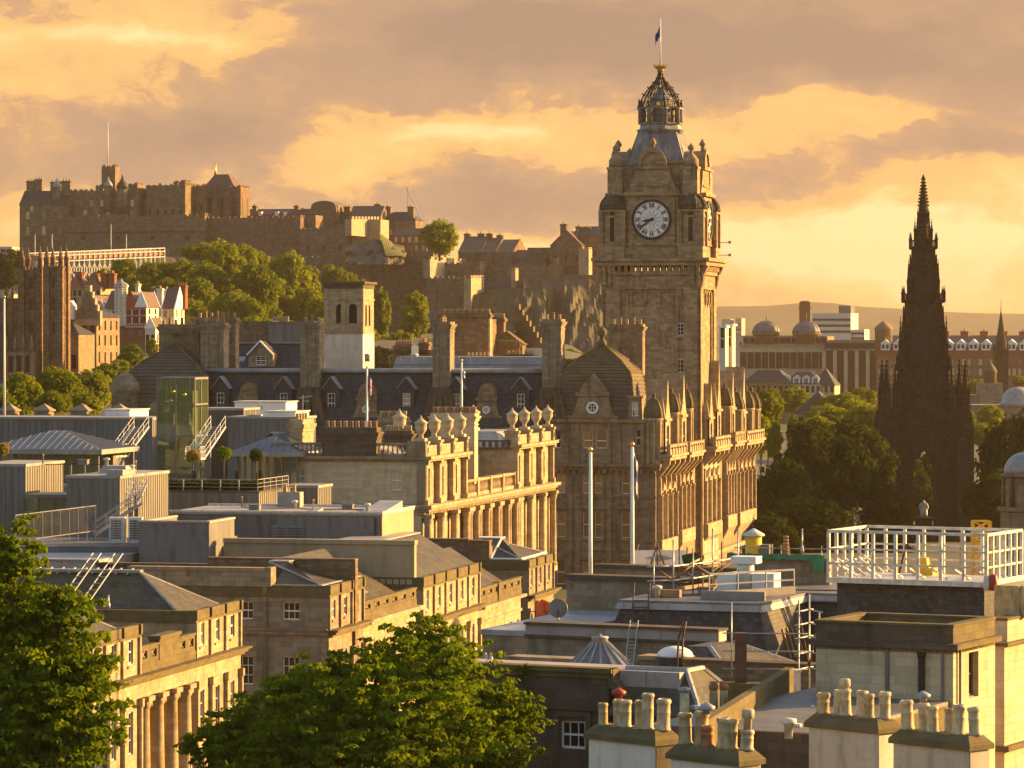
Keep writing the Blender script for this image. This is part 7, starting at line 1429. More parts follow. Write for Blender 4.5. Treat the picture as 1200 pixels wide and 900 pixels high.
# pavilion with blue-grey hipped roof and glazed walls
def pavilion(label, px0, px1, D, pye, pyr, dep):
    f = Fr(px1, D); t = f.thing('roof_pavilion', label, 'pavilion'); u0_ = f.u(px0); ze, zr_ = f.z(pye), f.z(pyr); b = MB(); i0 = dep * .48; b.hip(u0_, 0, 0, dep, ze, u0_ + i0, -i0, dep * .45, dep * .55, zr_)
    n = int(-u0_ / .7)
    for i in range(n):
        x = u0_ + (-u0_) * (i + .5) / n; k = min(1, (x - u0_) / i0, -x / i0); b.tube((x, 0, ze + .03), (x, dep * .45 * k, ze + (zr_ - ze) * k + .03), .04, 4)
    for i in range(int(dep / .7)): y = dep * (i + .5) / int(dep / .7); k = min(1, y / (dep * .45), (dep - y) / (dep * .45)); b.tube((0, y, ze + .03), (-i0 * k, y, ze + (zr_ - ze) * k + .03), .04, 4)
    b.build('seamed_roof', M['zinc_blue'], t); b = MB(); b.box(u0_ - .15, .15, -.15, dep + .15, ze - .45, ze); b.build('fascia', M['zinc_pale'], t)
    for i in range(9): b = MB(); x = u0_ + .6 + (-u0_ - 1.2) * i / 8; b.box(x - .1, x + .1, .9, 1.1, 12, ze - .45); b.build('post', M['zinc'], t)
    b = MB(); b.box(u0_ + 1, -1, dep * .6, dep - 1, 12, ze - .45); b.build('core_wall', M['zinc'], t)
    b = MB(); b.poly((u0_ + .5, 1, 13), (-.5, 1, 13), (-.5, 1, ze - .45), (u0_ + .5, 1, ze - .45)); b.build('glazing', M['clear_glass'], t); b = MB(); b.box(u0_, 0, 0, dep, 0, ze - 3.4); b.build('floor_slab', M['concrete'], t); return f, t
pavilion('glazed roof pavilion with blue-grey seamed hip roof, at the left edge', -25, 118, 352, 527, 507, 11); pavilion('second blue-grey seamed hip roof, half hidden behind the balustraded parapet', 268, 352, 366, 530, 508, 9)
clad('clad_wall', 'upper grey metal clad wall left of the glass tower, behind the blue-grey roof', -30, 178, 182, 492, 398, dep=7, roof='zinc_pale'); clad('clad_wall', 'upper grey metal clad wall right of the glass tower, under white roof boxes', 267, 352, 360, 491, 398, dep=6); clad('clad_wall', 'dark recessed metal wall between glass tower and the upper clad wall', 232, 285, 288, 481, 408, dep=6, mt='lead_dark')
for px0, px1, px2, py, D, lb in ((123, 152, 174, 481, 405, 'white roof box with sunlit end, left of the glass tower'), (312, 346, 362, 483, 402, 'white roof box with sunlit end, above the right clad wall'), (275, 335, 348, 471.5, 420, 'wide low white roof box right of the glass tower'), (290, 305, 306, 487, 400, 'small pinkish roof box between the white boxes')):
    f = Fr(px1, D); t = f.thing('plant_box', lb, 'roof box'); b = MB(); zt = f.z(py); b.box(f.u(px0), 0, 0, f.v(px2), zt - 3, zt); b.build('casing', M['white_paint'] if px0 != 290 else M['render_tan'], t); b = MB(); b.box(f.u(px0) - .15, .15, -.15, f.v(px2) + .1, zt, zt + .12); b.box(f.u(px0) * .55, f.u(px0) * .45, -.03, 0, zt - .8, zt - .35); b.build('lid', M['white_steel'], t)
def steps(name, label, p0, p1, D0, D1, wd, mt='white_steel', landing=0):
    """open metal stair rising from pixel p0 to p1"""
    a, c = P(*p0, D0), P(*p1, D1); d = c - a; t = thing(name, label, 'stairs', a, atan2(d.y, d.x)); L = sqrt(d.x ** 2 + d.y ** 2); h = d.z; b = MB()
    for s_ in (0, wd): b.bar((0, s_, 0), (L, s_, h), .12)
    b.build('stringer', M[mt], t); b = MB(); n = max(5, int(abs(h) / .19))
    for i in range(n): k = (i + .5) / n; b.box(L * k - .13, L * k + .13, 0, wd, h * k - .02, h * k + .02)
    b.build('tread', M['grey_steel'], t); b = MB()
    for s_ in (0, wd):
        for k in (1.05, .55): b.bar((0, s_, k), (L, s_, h + k), .035)
        for i in range(5): k = i / 4; b.bar((L * k, s_, h * k), (L * k, s_, h * k + 1.05), .035)
        if landing:
            b.bar((0, s_, 1.05), (-landing, s_, 1.05), .035); b.bar((0, s_, .55), (-landing, s_, .55), .03)
            for i in range(4): b.bar((-landing * (i + 1) / 4, s_, 0), (-landing * (i + 1) / 4, s_, 1.05), .03)
    if landing: b.bar((-landing, 0, 1.05), (-landing, wd, 1.05), .035); b.box(-landing, 0, -.1, wd + .1, -.2, -.02)
    b.build('handrail', M[mt], t)
    b = MB(); b.box(L * .5 - .08, L * .5 + .08, wd * .3, wd * .7, h * .5 - 3.5, h * .5 - .1); b.box(-landing * .5 - .1, -landing * .5 + .1, wd * .3, wd * .7, -4, -.2); b.build('support', M['zinc'], t)
steps('roof_stairs', 'white metal rooftop stairs with landing, left of the glass tower', (150, 533), (174, 500), 362, 366, 1.6, landing=2.6); steps('roof_stairs', 'white metal rooftop stairs just right of the glass tower', (240, 536), (264, 500), 362, 366, 1.6, landing=1.0); steps('roof_stairs', 'long grey metal stair climbing to the roof terrace past the clad block', (112, 627), (166, 590), 312, 313, 1.0, 'grey_steel')
steps('roof_stairs', 'short upper flight of grey metal stair at the terrace corner', (160, 592), (172, 566), 313, 318, .9, 'grey_steel')
q = P(18, 634, 305); e = P(112, 622, 312); t = thing('mesh_fence', 'grey mesh fence with metal posts below the clad blocks, left edge', 'fence', (q.x, q.y, q.z)); d = e - q; b = MB(); n = 9
for i in range(n + 1): p_ = d * (i / n); b.bar(p_ + Vector((0, 0, -1)), p_ + Vector((0, 0, 2.1)), .05)
for k in (0, 2.1): b.bar(Vector((0, 0, k)), d + Vector((0, 0, k)), .05)
b.build('post_frame', M['grey_steel'], t); b = MB()
for i in range(90): p_ = d * ((i + .5) / 90); b.bar(p_, p_ + Vector((0, 0, 2.1)), .012)
for i in range(14): k = .15 * i; b.bar(Vector((0, 0, k)), d + Vector((0, 0, k)), .010)
b.build('mesh_infill', M['zinc'], t); b = MB(); b.box(-12, d.x + 16, -1.5, 12, -20, -.35); b.build('deck', M['lead_dark'], t)
t = thing('plant_box', 'pair of pale air conditioning cabinets under the long grey stair', 'roof box', P(142, 635, 308)); b = MB(); b.box(-1, .3, 0, 1.2, -1, 2.0); b.box(.6, 1.7, 0, 1.2, -1, 2.0); b.build('cabinet', M['white_steel'], t); 
for x in (-.9, .65): b = MB(); [b.box(x + .05, x + .9, -.04, 0, .25 + i * .2, .37 + i * .2) for i in range(8)]; b.box(x + .44, x + .5, -.05, 0, .25, 1.8); b.build('grille', M['zinc'], t)
# stone piers with pyramid caps at the far left
for i, px in enumerate((8, 48.5, 93, 137)):
    f = Fr(px, 440); t = f.thing('stone_pier', 'squat stone pier with pyramid cap, behind the clad roof and before sunlit trees', 'pier', 'capped stone piers'); b = MB(); b.box(-.9, .9, 0, 1.8, 0, f.z(482)); b.box(-1.1, 1.1, -.2, 2, f.z(482), f.z(480)); b.build('pier_shaft', M['sandstone_grey'], t); b = MB(); b.hip(-1.0, 1.0, -.1, 1.9, f.z(480), -.05, .05, .85, .95, f.z(473)); b.build('pyramid_cap', M['sandstone_grey'], t)
f = Fr(140, 442); t = f.thing('parapet_wall', 'low stone wall with glass screen joining the capped piers', 'wall'); b = MB(); b.box(f.u(-20), 0, .3, 1.3, 0, f.z(490)); b.build('wall_body', M['sandstone'], t); b = MB(); b.poly((f.u(-20), .6, f.z(490)), (f.u(90), .6, f.z(490)), (f.u(90), .6, f.z(484)), (f.u(-20), .6, f.z(484))); b.build('glass_screen', M['clear_glass'], t)
rod('flagpole', 'bare white flagpole at the left edge in front of the gothic towers', 'flagpole', 5, 350, 500, 425, .16, .09)
t, h_ = rod('flagpole', 'white flagpole carrying the union flag before the slate mansard', 'flagpole', 430, 432, 548, 392, .13, .09); fl = thing('union_flag', 'red, white and blue union flag hanging limp before the slate mansard', 'flag', (t.location.x + .1, t.location.y, t.location.z + h_ - .3)); flag(fl, 0, 0, 0, 1.5, 1.7, 'union', .85)
t, h_ = rod('flagpole', 'white flagpole before the mansard, between the tall stacks, with a small pale pennant', 'flagpole', 541, 424, 520, 405, .13, .09); fl = thing('small_pennant', 'small pale pennant near the top of the pole right of the middle chimney stack', 'flag', (t.location.x + .1, t.location.y, t.location.z + h_ - .8)); flag(fl, 0, 0, 0, .6, .7, 'white', .6)
t = thing('aerial', 'pale roof aerial mast with cross arms left of the union flag', 'aerial', P(355, 487, 400)); b = MB(); b.bar((0, 0, -3), (0, 0, 2.2), .06); b.bar((-.4, 0, 1.9), (1.0, 0, 2.1), .05); b.bar((.1, 0, 1.5), (.6, 0, 1.6), .05); b.build('mast', M['white_steel'], t)
# ------------------------------------------------------------------ behind the mansard: white based lantern tower, slate roofs, plant
f = Fr(425, 520); t = f.thing('lantern_tower', 'square tower with white rendered base and stone belfry with arched louvres', 'tower'); u0_ = f.u(380); v_ = f.v(438); zz = f.z; hs = [(f.u(px), zz(379), 1.15, (379 - 356) / 8.43) for px in (398.5, 413.5)]; hr = [(v_ * k, zz(382), .9, 3.0) for k in (.3, .62)]
b = MB(); b.face('front', 0, u0_, 0, zz(391), zz(338), [hole(*q) for q in hs], .35); [arch_fill(b, 'front', 0, *q, .35) for q in hs]; b.face('right', 0, 0, v_, zz(391), zz(338), [hole(*q) for q in hr], .35); [arch_fill(b, 'right', 0, *q, .35) for q in hr]; b.poly((u0_, v_, zz(391)), (u0_, 0, zz(391)), (u0_, 0, zz(338)), (u0_, v_, zz(338))); b.poly((0, v_, zz(391)), (u0_, v_, zz(391)), (u0_, v_, zz(338)), (0, v_, zz(338)))
for x in (u0_ + .35, -.35, (u0_) * .5): b.box(x - .35, x + .35, -.12, 0, zz(391), zz(338))
b.box(u0_ - .1, .12, -.12, v_ + .1, zz(352), zz(350)); b.box(u0_ - .15, .15, -.2, v_ + .1, zz(391), zz(389)); b.box(0, .12, 0, .5, zz(391), zz(338)); b.build('belfry', M['sandstone'], t)
b = MB(); b.box(u0_ - .1, .1, -.1, v_ + .1, zz(338), zz(333)); b.box(u0_ - .4, .4, -.4, v_ + .4, zz(333), zz(330)); b.build('cornice', M['sandstone_sooty'], t); b = MB(); b.box(u0_ - .05, .05, -.05, v_ + .05, 0, zz(391)); b.build('white_base', M['harled_white'], t)
for side, hh in (('front', hs), ('right', hr)):
    for q in hh:
        m_ = MB()
        for i in range(12): z_ = q[1] + q[3] * (i + .3) / 12; w_ = q[2] * (1 if i < 9 else .7); (m_.prism([(.12, z_), (.3, z_ + .22), (.3, z_)], q[0] - w_ / 2, q[0] + w_ / 2, 'x') if side == 'front' else m_.prism([(-.12, z_), (-.3, z_), (-.3, z_ + .22)], q[0] - w_ / 2, q[0] + w_ / 2, 'y'))
        m_.build('louvre', M['louvre_dark'], t)
t = f.thing('white_roof', 'broad white membrane roof with guard rail behind the slate mansard', 'roof'); b = MB(); v0_ = -16; b.hip(f.u(447, v0_), f.u(640, v0_), v0_, v0_ + 14, 20, f.u(460, v0_), f.u(632, v0_), v0_ + 2, v0_ + 13, Z(418, 505)); b.build('membrane', M['lead'], t); railing('guardrail', [(f.u(455, v0_), v0_ + .5, Z(427, 504)), (f.u(550, v0_), v0_ + .5, Z(427, 504))], 1.2, 'grey_steel', t)
b = MB(); [b.lathe([(.4, Z(424, 504)), (.4, Z(417, 504)), (.55, Z(416, 504)), (.1, Z(414, 504))], f.u(px, v0_), v0_ + 3, 8) for px in (480, 478, 424)]; b.build('roof_cowl', M['white_steel'], t)
f = Fr(575, 548); f_, h, u0_, zw = house('stone_tenement', 'dark rubble tenement gable topped by a long row of chimney pots, below the rock', 512, 574, 374, 374, 440, 548, 9, 'rubble_stone', None, cat='tenement'); chimney(h, u0_ + .3, -.1, .3, 1.6, zw - .5, zw + .9, 'rubble_stone', 16, .95, ('short',), ('pot_terracotta', 'pot_buff'), .3); b = MB(); b.box(-.25, .05, -.1, 1.5, zw - 9, zw); b.build('quoin_strip', M['sandstone'], h)
f_, h, u0_, zw = house('stone_tenement', 'low stone range with mossy stepped gable and pots, right of the rubble tenement', 575, 612, 404, 388, 440, 552, 10, 'rubble_stone', 'stone_slate_moss', 'y'); chimney(h, f_.u(577), f_.u(590), .2, 1.6, zw, f_.z(372), 'rubble_stone', 4, .95, ('short',), ('pot_buff',), .3); chimney(h, u0_ + 1, -.3, -.5, .5, zw - 2, f_.z(402), 'rubble_stone', 9, .8, ('short',), ('pot_buff',), .2)
b = MB()
for i in range(8): p_, q_ = f_.u(597 + i * 4.2), f_.u(601.5 + i * 4.2); z_ = f_.z(356 + i * 6.6); b.box(p_, q_, 4, 5.2, z_ - 8, z_)
b.build('stepped_gable', M['stone_slate_moss'], h)
f_, h, u0_, zw = house('low_range', 'pale low roof range with black pot rows behind the white membrane roof', 545, 640, 418, 418, 445, 532, 6, 'harled_white', None, cat='roof range'); chimney(h, f_.u(592), f_.u(622), 0, 1.4, zw - 2, f_.z(415), 'sandstone_sooty', 6, .8, ('short',), ('pot_buff',), .25); chimney(h, f_.u(545), f_.u(573), 0, 1.4, zw - 2, f_.z(417), 'sandstone_sooty', 6, .8, ('short',), ('pot_buff',), .25); b = MB(); b.box(f_.u(615), f_.u(637), 1, 4, zw, f_.z(408)); b.build('roof_house', M['harled_cream'], h)
f_, h, u0_, zw = house('low_range', 'dark stone range with chimney pots just right of the white based tower', 460, 512, 410, 410, 445, 540, 6, 'rubble_stone', None, cat='roof range'); chimney(h, f_.u(462), f_.u(482), 0, 1.4, zw - 2, f_.z(404), 'rubble_stone', 6, .9, ('short',), ('pot_terracotta',), .25); chimney(h, f_.u(491), f_.u(502), 0, 1.4, zw - 2, f_.z(401), 'rubble_stone', 3, .9, ('short',), ('pot_terracotta',), .25); b = MB(); b.box(f_.u(484), f_.u(491), -1, 0, zw - 2, f_.z(405)); b.build('white_flue', M['white_paint'], h)
f = Fr(378, 500); t = f.thing('slate_roof', 'dark slate roof with grey clad plant room and white edged dormer, left of the white based tower', 'roof'); zz = f.z; b = MB(); b.prism([(0, zz(432)), (3.5, zz(402)), (9, zz(402)), (12, zz(432))], f.u(272), f.u(354), 'x'); b.build('slate_slope', M['slate_dark'], t); b = MB(); b.box(f.u(272), f.u(354), 3.2, 3.6, zz(402.5), zz(401)); b.build('lead_flashing', M['lead'], t); b = MB(); b.box(f.u(302), f.u(354), 5, 9, zz(403), zz(378)); b.box(f.u(301), f.u(355), 4.8, 9.2, zz(378), zz(376.5)); b.box(f.u(338), f.u(346), 4.9, 5, zz(401), zz(383)); b.build('plant_room', M['zinc'], t)
dormer(t, f.u(307), -.6, zz(430), 3.4, 1.7, 'slate_dark', 'sandstone_grey', 4, 1.7, 'window_glass', 1.4, 1.2, 'white_paint'); b = MB(); b.add([(f.u(276), .9, zz(424)), (f.u(284), .9, zz(424)), (f.u(284), 2.0, zz(415)), (f.u(276), 2.0, zz(415)), (f.u(276), 1.0, zz(425)), (f.u(284), 1.0, zz(425))], [(0, 1, 2, 3), (0, 4, 5, 1)]); b.build('skylight', M['lead'], t); b = MB(); b.box(f.u(264), f.u(302), 6, 10, zz(440), zz(376)); b.build('gable_stack', M['rubble_stone'], t); [pot(t, f.u(304 + 4 * i), 7, zz(376), 'short', 'pot_buff') for i in range(5)]
# ================================================================== right-hand rooftops
YR = R(-27)                                                         # this block of streets is turned a little further
def scaffold(name, label, pts, levels, hts, loc, rotz, r=.05, mt='grey_steel', diag=True, group=None, boards=()):
    """tube scaffold: uprights at pts (u,v), ledgers at levels"""
    t = thing(name, label, 'scaffold', loc, rotz, group); b = MB()
    for (x, y), h in zip(pts, hts): b.tube((x, y, h[0]), (x, y, h[1]), r, 6)
    for (a, c) in zip(pts, pts[1:]):
        d = Vector((c[0] - a[0], c[1] - a[1])).normalized() * .4
        for z_ in levels: b.tube((a[0] - d.x, a[1] - d.y, z_), (c[0] + d.x, c[1] + d.y, z_), r, 6)
    b.build('tube_frame', M[mt], t)
    if diag:
        b = MB()
        for i, (a, c) in enumerate(zip(pts, pts[1:])): l0, l1 = levels[0], levels[-1]; b.tube((*a, l0 if i % 2 else l1), (*c, l1 if i % 2 else l0), r * .9, 6)
        b.build('brace', M['rust_steel'], t)
    for (a, c, z_) in boards: b = MB(); b.box(min(a[0], c[0]), max(a[0], c[0]), min(a[1], c[1]) - .4, max(a[1], c[1]) + .4, z_, z_ + .12); b.build('board', M['timber'], t)
    return t
tag_road = MB(); tag_road.box(1.2, 17, -160, 175, -.4, .012); o = tag(tag_road.build('road', plain('asphalt', (.05, .05, .052), .9, .3, .5)), kind='structure'); o.location = (A.o.x, A.o.y, 0); o.rotation_euler = (0, 0, YAW)
tag_road = MB(); tag_road.box(.02, 1.2, -160, 175, -.4, .13); tag_road.box(17, 20, -160, 175, -.4, .13); o = tag(tag_road.build('pavement', M['concrete']), kind='structure'); o.location = (A.o.x, A.o.y, 0); o.rotation_euler = (0, 0, YAW)
# --- slate mansard building
f = Fr(891, 205, R(-20)); mb_ = f.thing('mansard_building', 'flat roofed building with dark slate mansard sides and lead edging, right of the street', 'building'); zt = 15.3; uL = f.u(727); vB = f.v(943); uR = f.u(1168, vB)
b = MB(); b.hip(uL - 1.2, .9, -.9, vB + 12, 11.8, uL, 0, 0, vB + 12, zt - .35); b.hip(-1, uR, vB - .9, vB + 12, 11.8, -1, uR, vB, vB + 12, zt - .35); b.build('mansard_slates', M['slate_dark'], mb_)
b = MB(); b.box(uL - .1, .1, -.1, vB + .1, zt - .02, zt + .12); b.box(uL - .1, uR, vB - .1, vB + 12, zt - .02, zt + .12); b.build('roof_deck', M['zinc'], mb_)
b = MB(); b.hip(uL - .25, .25, -.25, vB, zt - .36, uL - .12, .12, -.12, vB, zt - .02); b.hip(-.1, uR, vB - .25, vB + 1, zt - .36, -.1, uR, vB - .12, vB + 1, zt - .02); b.build('lead_flashing', M['lead'], mb_)
b = MB(); b.box(uL - 1.0, .8, -.8, vB + 12, 0, 11.8); b.box(.8, uR, vB - .8, vB + 12, 0, 11.8); b.box(uL - 1.2, 1.0, -1.3, -.8, 11.2, 11.7); b.build('wall', M['sandstone_grey'], mb_)
for i, (px, dz) in enumerate(((908, 0), (913, .2), (918, .1), (923, .3))): b = MB(); a = f.v(px); b.bar((.92, a, 12.2), (.35, a + .2, 13.8), .09); b.build('timber_prop', M['timber'], mb_)
t = f.thing('roof_ladder', 'thin rusty ladder lying on the dark slate mansard front', 'ladder'); b = MB(); a = f.u(744)
for s_ in (0, .9): b.bar((a + s_, -1.0, 11.9), (a + s_, -.1, 16.4), .05)
for i in range(11): b.bar((a, -1.0 + .085 * i, 12.1 + i * .37), (a + .9, -1.0 + .085 * i, 12.1 + i * .37), .035)
b.build('ladder_frame', M['rust_steel'], t)
railing('deck_rail', [(-3.6, 2.2, zt + .35), (-.3, vB - 1.2, zt + .35)], 1.15, 'grey_steel', mb_, post=.05, rails=(1, .5), step=2.2, r=.05); b = MB(); b.box(-4.0, -.3, 1.9, 2.1, zt + .12, zt + .6); b.prism([(0, 0)] and [(-3.7, 1.9), (-3.5, 1.9), (-.2, vB - 1.2), (-.4, vB - 1.2)], zt + .12, zt + .55, 'z'); b.build('deck_kerb', M['concrete'], mb_)
# lower zinc roof and ashlar walls on its left
g = Fr(768, 214, YR); t = g.thing('ashlar_wall', 'ashlar stone wall with dark coping in front of the two white poles', 'wall'); b = MB(); b.box(g.u(664, 4), 2, 4, 5, 0, g.z(688)); b.build('wall_body', M['sandstone_grey'], t); b = MB(); b.box(g.u(663, 4), 2, 3.85, 5.15, g.z(688), g.z(682)); b.build('coping', M['sandstone_sooty'], t)
t = g.thing('ashlar_wall', 'farther ashlar wall with dark coping under the white banner', 'wall'); b = MB(); b.box(g.u(697, 16), 3, 16, 17, 0, Z(669, 230)); b.build('wall_body', M['sandstone_grey'], t); b = MB(); b.box(g.u(696, 16), 3, 15.85, 17.2, Z(669, 230), Z(665, 230)); b.build('coping', M['sandstone_sooty'], t)
t = g.thing('flat_roof', 'pale blue-grey lead flat roof between satellite dish and slate mansard', 'roof'); z0 = g.z(733); b = MB(); b.box(g.u(640), g.u(728), -8, 3.9, 0, z0 - .2); b.build('roof_body', M['sandstone_grey'], t); b = MB(); b.prism([(-8.1, z0 - .2), (3.9, z0 - .2), (3.9, z0 + .45), (-8.1, z0 + .1)], g.u(639), g.u(729), 'x'); b.build('lead_sheet', M['lead'], t)
t = thing('satellite_dish', 'dark round satellite dish on a short post before orange netting', 'satellite dish', P(654, 733, 206)); b = MB(); b.tube((0, 0, -.3), (0, 0, .9), .06, 8); b.build('post', M['grey_steel'], t); b = MB(); b.M = Matrix.Translation((0, -.1, .95)) @ Matrix.Rotation(R(75), 4, 'X'); b.lathe([(.02, -.12), (.3, -.08), (.52, .02), (.54, .04), (.5, .05), (.02, -.08)], n=20); b.build('dish', M['zinc'], t); b = MB(); b.bar((0, -.15, .6), (0, -.7, .95), .03); b.build('feed_arm', M['dark_iron'], t)
q = P(627, 737, 262); t = thing('safety_netting', 'bright orange netting on scaffold poles beside the satellite dish', 'netting', q); b = MB(); n = 10; pts = []
for i in range(n + 1):
    for k in range(5): pts.append((2.3 * i / n, .35 * sin(i * 1.7 + k) * .5, .2 + 1.75 * k / 4 + .12 * sin(i * .9)))
pts2 = [(x, y + .04, z_) for x, y, z_ in pts]; m_ = len(pts); b.add(pts + pts2, [(i * 5 + k, (i + 1) * 5 + k, (i + 1) * 5 + k + 1, i * 5 + k + 1) for i in range(n) for k in range(4)] + [(m_ + i * 5 + k, m_ + i * 5 + k + 1, m_ + (i + 1) * 5 + k + 1, m_ + (i + 1) * 5 + k) for i in range(n) for k in range(4)]); b.build('net', M['orange_netting'], t)
b = MB(); [b.tube((x, .1, -2), (x, .1, h_), .04, 6) for x, h_ in ((0, 2.4), (.8, 1.9), (1.5, 2.2), (2.3, 3.0))]; b.tube((-.3, .1, 1.2), (2.5, .1, 1.3), .035, 6); b.build('scaffold_pole', M['rust_steel'], t)
# white flagpoles
rod('flagpole', 'plain tall white flagpole, left of the pair in front of the hotel corner', 'flagpole', 692, 530, 715, 236, .14, .10)
t, h_ = rod('flagpole', 'tall white flagpole with furled pale flag, right of the pair before the hotel corner', 'flagpole', 741, 524, 715, 234, .14, .10); fl = thing('furled_flag', 'long pale blue-white flag hanging furled from the right white pole', 'flag', (t.location.x + .12, t.location.y, t.location.z + h_ - .3)); flag(fl, 0, 0, 0, .9, 2.1, 'white', .95)
t = thing('white_banner', 'white tarpaulin banner with faint grey diamond emblem, stretched beneath the hotel', 'banner', P(743, 664, 236)); s_ = 236 / FOC; b = MB(); b.add([(0, 0, 0), (60 * s_, 0, .02), (61 * s_, .1, 19 * s_), (30 * s_, .15, 19.3 * s_), (0, 0, 19 * s_), (0, .06, 0), (60 * s_, .06, .02), (61 * s_, .16, 19 * s_), (30 * s_, .21, 19.3 * s_), (0, .06, 19 * s_)], [(0, 1, 2, 3, 4), (9, 8, 7, 6, 5)]); b.build('sheet', M['flag_white'], t); b = MB(); b.prism([(12 * s_, 10 * s_), (29 * s_, 6 * s_), (46 * s_, 10 * s_), (29 * s_, 14 * s_)], -.03, -.01); b.build('emblem', M['lead'], t)
b = MB(); [b.tube(p_, q_, .05, 6) for p_, q_ in (((-.5, .2, -1), (.3, .3, 1.4)), ((61 * s_, .2, -1), (62.5 * s_, .2, 1.2)), ((16 * s_, -.3, -.4), (27 * s_, -.3, 1.4)), ((40 * s_, -.3, -.6), (27 * s_, -.3, 1.4)), ((27 * s_, -.25, -.4), (27 * s_, -.25, 1.5)))]; b.build('pole_frame', M['rust_steel'], t)
# scaffold on the deck
L = f.pt(f.u(766, 3), 3, zt + .1); fs = lambda px, v: f.u(px, v) - f.u(766, 3)
scaffold('tube_scaffold', 'tangle of tube scaffold and guard rails on the flat deck, below the white banner', [(0, 0), (fs(789, 4), 1), (fs(812, 6), 3), (fs(835, 9), 6), (fs(862, 12), 9.5)], (.9, 1.7), [(-.1, 2.3), (-.1, 3.2), (-.1, 2.6), (-.1, 3.6), (-.1, 3.4)], L, R(-20), .05)
scaffold('tube_scaffold', 'second row of rusty scaffold tubes behind the deck, left of the white fan unit', [(fs(790, 8), 6), (fs(815, 10), 8), (fs(840, 12), 10)], (.4, 1.3), [(-.1, 2.9), (-.1, 3.9), (-.1, 2.6)], L, R(-20), .045, 'rust_steel')
roof_clutter(mb_, [(uL + 1.5, 2), (uL + 3.5, 5), (uL + 2, 9), (uR - 6, vB + 2), (uR - 3, vB + 4)], zt + .12)
t = f.thing('planks', 'pale timber boards lying along the deck under the scaffold', 'boards'); b = MB(); b.box(f.u(768, 4), f.u(805, 4), 2.6, 3.0, zt + .14, zt + .55); b.prism([(f.u(795, 6), 6), (f.u(797, 6), 5.6), (f.u(832, 10), 10.0), (f.u(830, 10), 10.5)], zt + .3, zt + .5, 'z'); b.build('board', M['timber'], t)
t = f.thing('fan_unit', 'white ventilation fan unit with round duct and boxes on the flat deck', 'ventilation unit', z=zt + .12); a = f.u(866, 8); s_ = 213 / FOC
b = MB(); b.box(a - 1.0, a + .1, 7, 8.2, 0, 1.05); b.build('casing', M['white_paint'], t); b = MB(); b.box(a + 1.0, a + 2.3, 7.2, 8.6, .25, 1.15); b.build('casing', M['white_paint'], t); b = MB(); b.lathe([(.5, 0), (.5, 1.7), (.42, 1.75)], a + .5, 7.6, 16); b.build('duct', M['white_steel'], t); b = MB(); b.box(a - .2, a + 1.3, 7.0, 8.2, 1.7, 2.1); b.build('hood', M['white_paint'], t)
t = f.thing('vent', 'yellow cylindrical vent with pale conical cap behind the fan unit', 'vent', z=zt); a = f.u(883, 20); b = MB(); b.lathe([(.5, 0), (.5, 2.75)], a, 20, 16); b.build('drum', M['yellow_paint'], t); b = MB(); b.lathe([(.45, 2.65), (.68, 2.7), (.68, 2.8), (.15, 3.1), (.04, 3.15)], a, 20, 16); b.build('cap', M['white_steel'], t); b = MB(); b.box(a + .55, a + 1.1, 19.6, 20.4, 1.6, 2.2); b.build('louvre_box', M['zinc'], t)
t = f.thing('ashlar_wall', 'low pale block wall under the green tarpaulin', 'wall'); b = MB(); b.box(f.u(872, 16), f.u(972, 16), 16, 16.6, 6, Z(656, 219)); b.build('wall_body', M['sandstone_grey'], t)
t = f.thing('green_tarpaulin', 'crumpled green tarpaulin draped along the block wall beside the white frame', 'tarpaulin'); b = MB(); pts = []; n = 26
for i in range(n + 1):
    x = f.u(852, 15.8) + (f.u(966, 15.8) - f.u(852, 15.8)) * i / n; zz = Z(656, 219) + .1 + .12 * mnoise.noise(Vector((i * .6, 0, 0))); dr = (.2 + .15 * mnoise.noise(Vector((i * .9, 2, 0)))) + (.75 if i > n - 4 else 0)
    pts += [(x, 16.7, zz), (x, 15.8 + .1 * sin(i), zz + .12), (x, 15.7 + .12 * sin(i * 1.7), zz - dr)]
b.add(pts, [(i * 3 + k, (i + 1) * 3 + k, (i + 1) * 3 + k + 1, i * 3 + k + 1) for i in range(n) for k in range(2)], True); b.build('sheet', M['green_tarp'], t); b = MB(); q_ = f.u(853, 15); b.add([(q_ - 1, 9, zt + 2.1), (q_ - .2, 9, zt + 2.3), (q_, 9.8, zt + 2.0), (q_ - 1.1, 9.8, zt + 1.4)], [(0, 1, 2, 3)]); b.build('loose_flap', M['green_tarp'], t)
L2 = f.pt(f.u(868, 18), 18, zt); scaffold('guard_rail', 'thin horizontal guard rail with posts behind the yellow vent, against dark trees', [(0, 0), (2.5, 0), (5, 0), (8, 0)], (1.3, 2.1), [(0, 2.3)] * 4, L2, R(-20), .035, diag=False)
rod('lamp_post', 'small camera post standing against the dark trees left of the white frame', 'post', 940, 622, 648, 228, .05, .05, 'grey_steel', ball='white_steel'); t = thing('beehive_light', 'small striped buoy-like beacon on the rail before dark trees', 'beacon', P(921, 650, 226)); b = MB(); [b.lathe([(.28 - i * .03, .2 * i), (.16, .2 * i + .1), (.28 - i * .03, .2 * i + .14)], n=10) for i in range(6)]; b.build('beacon_body', M['timber'], t)
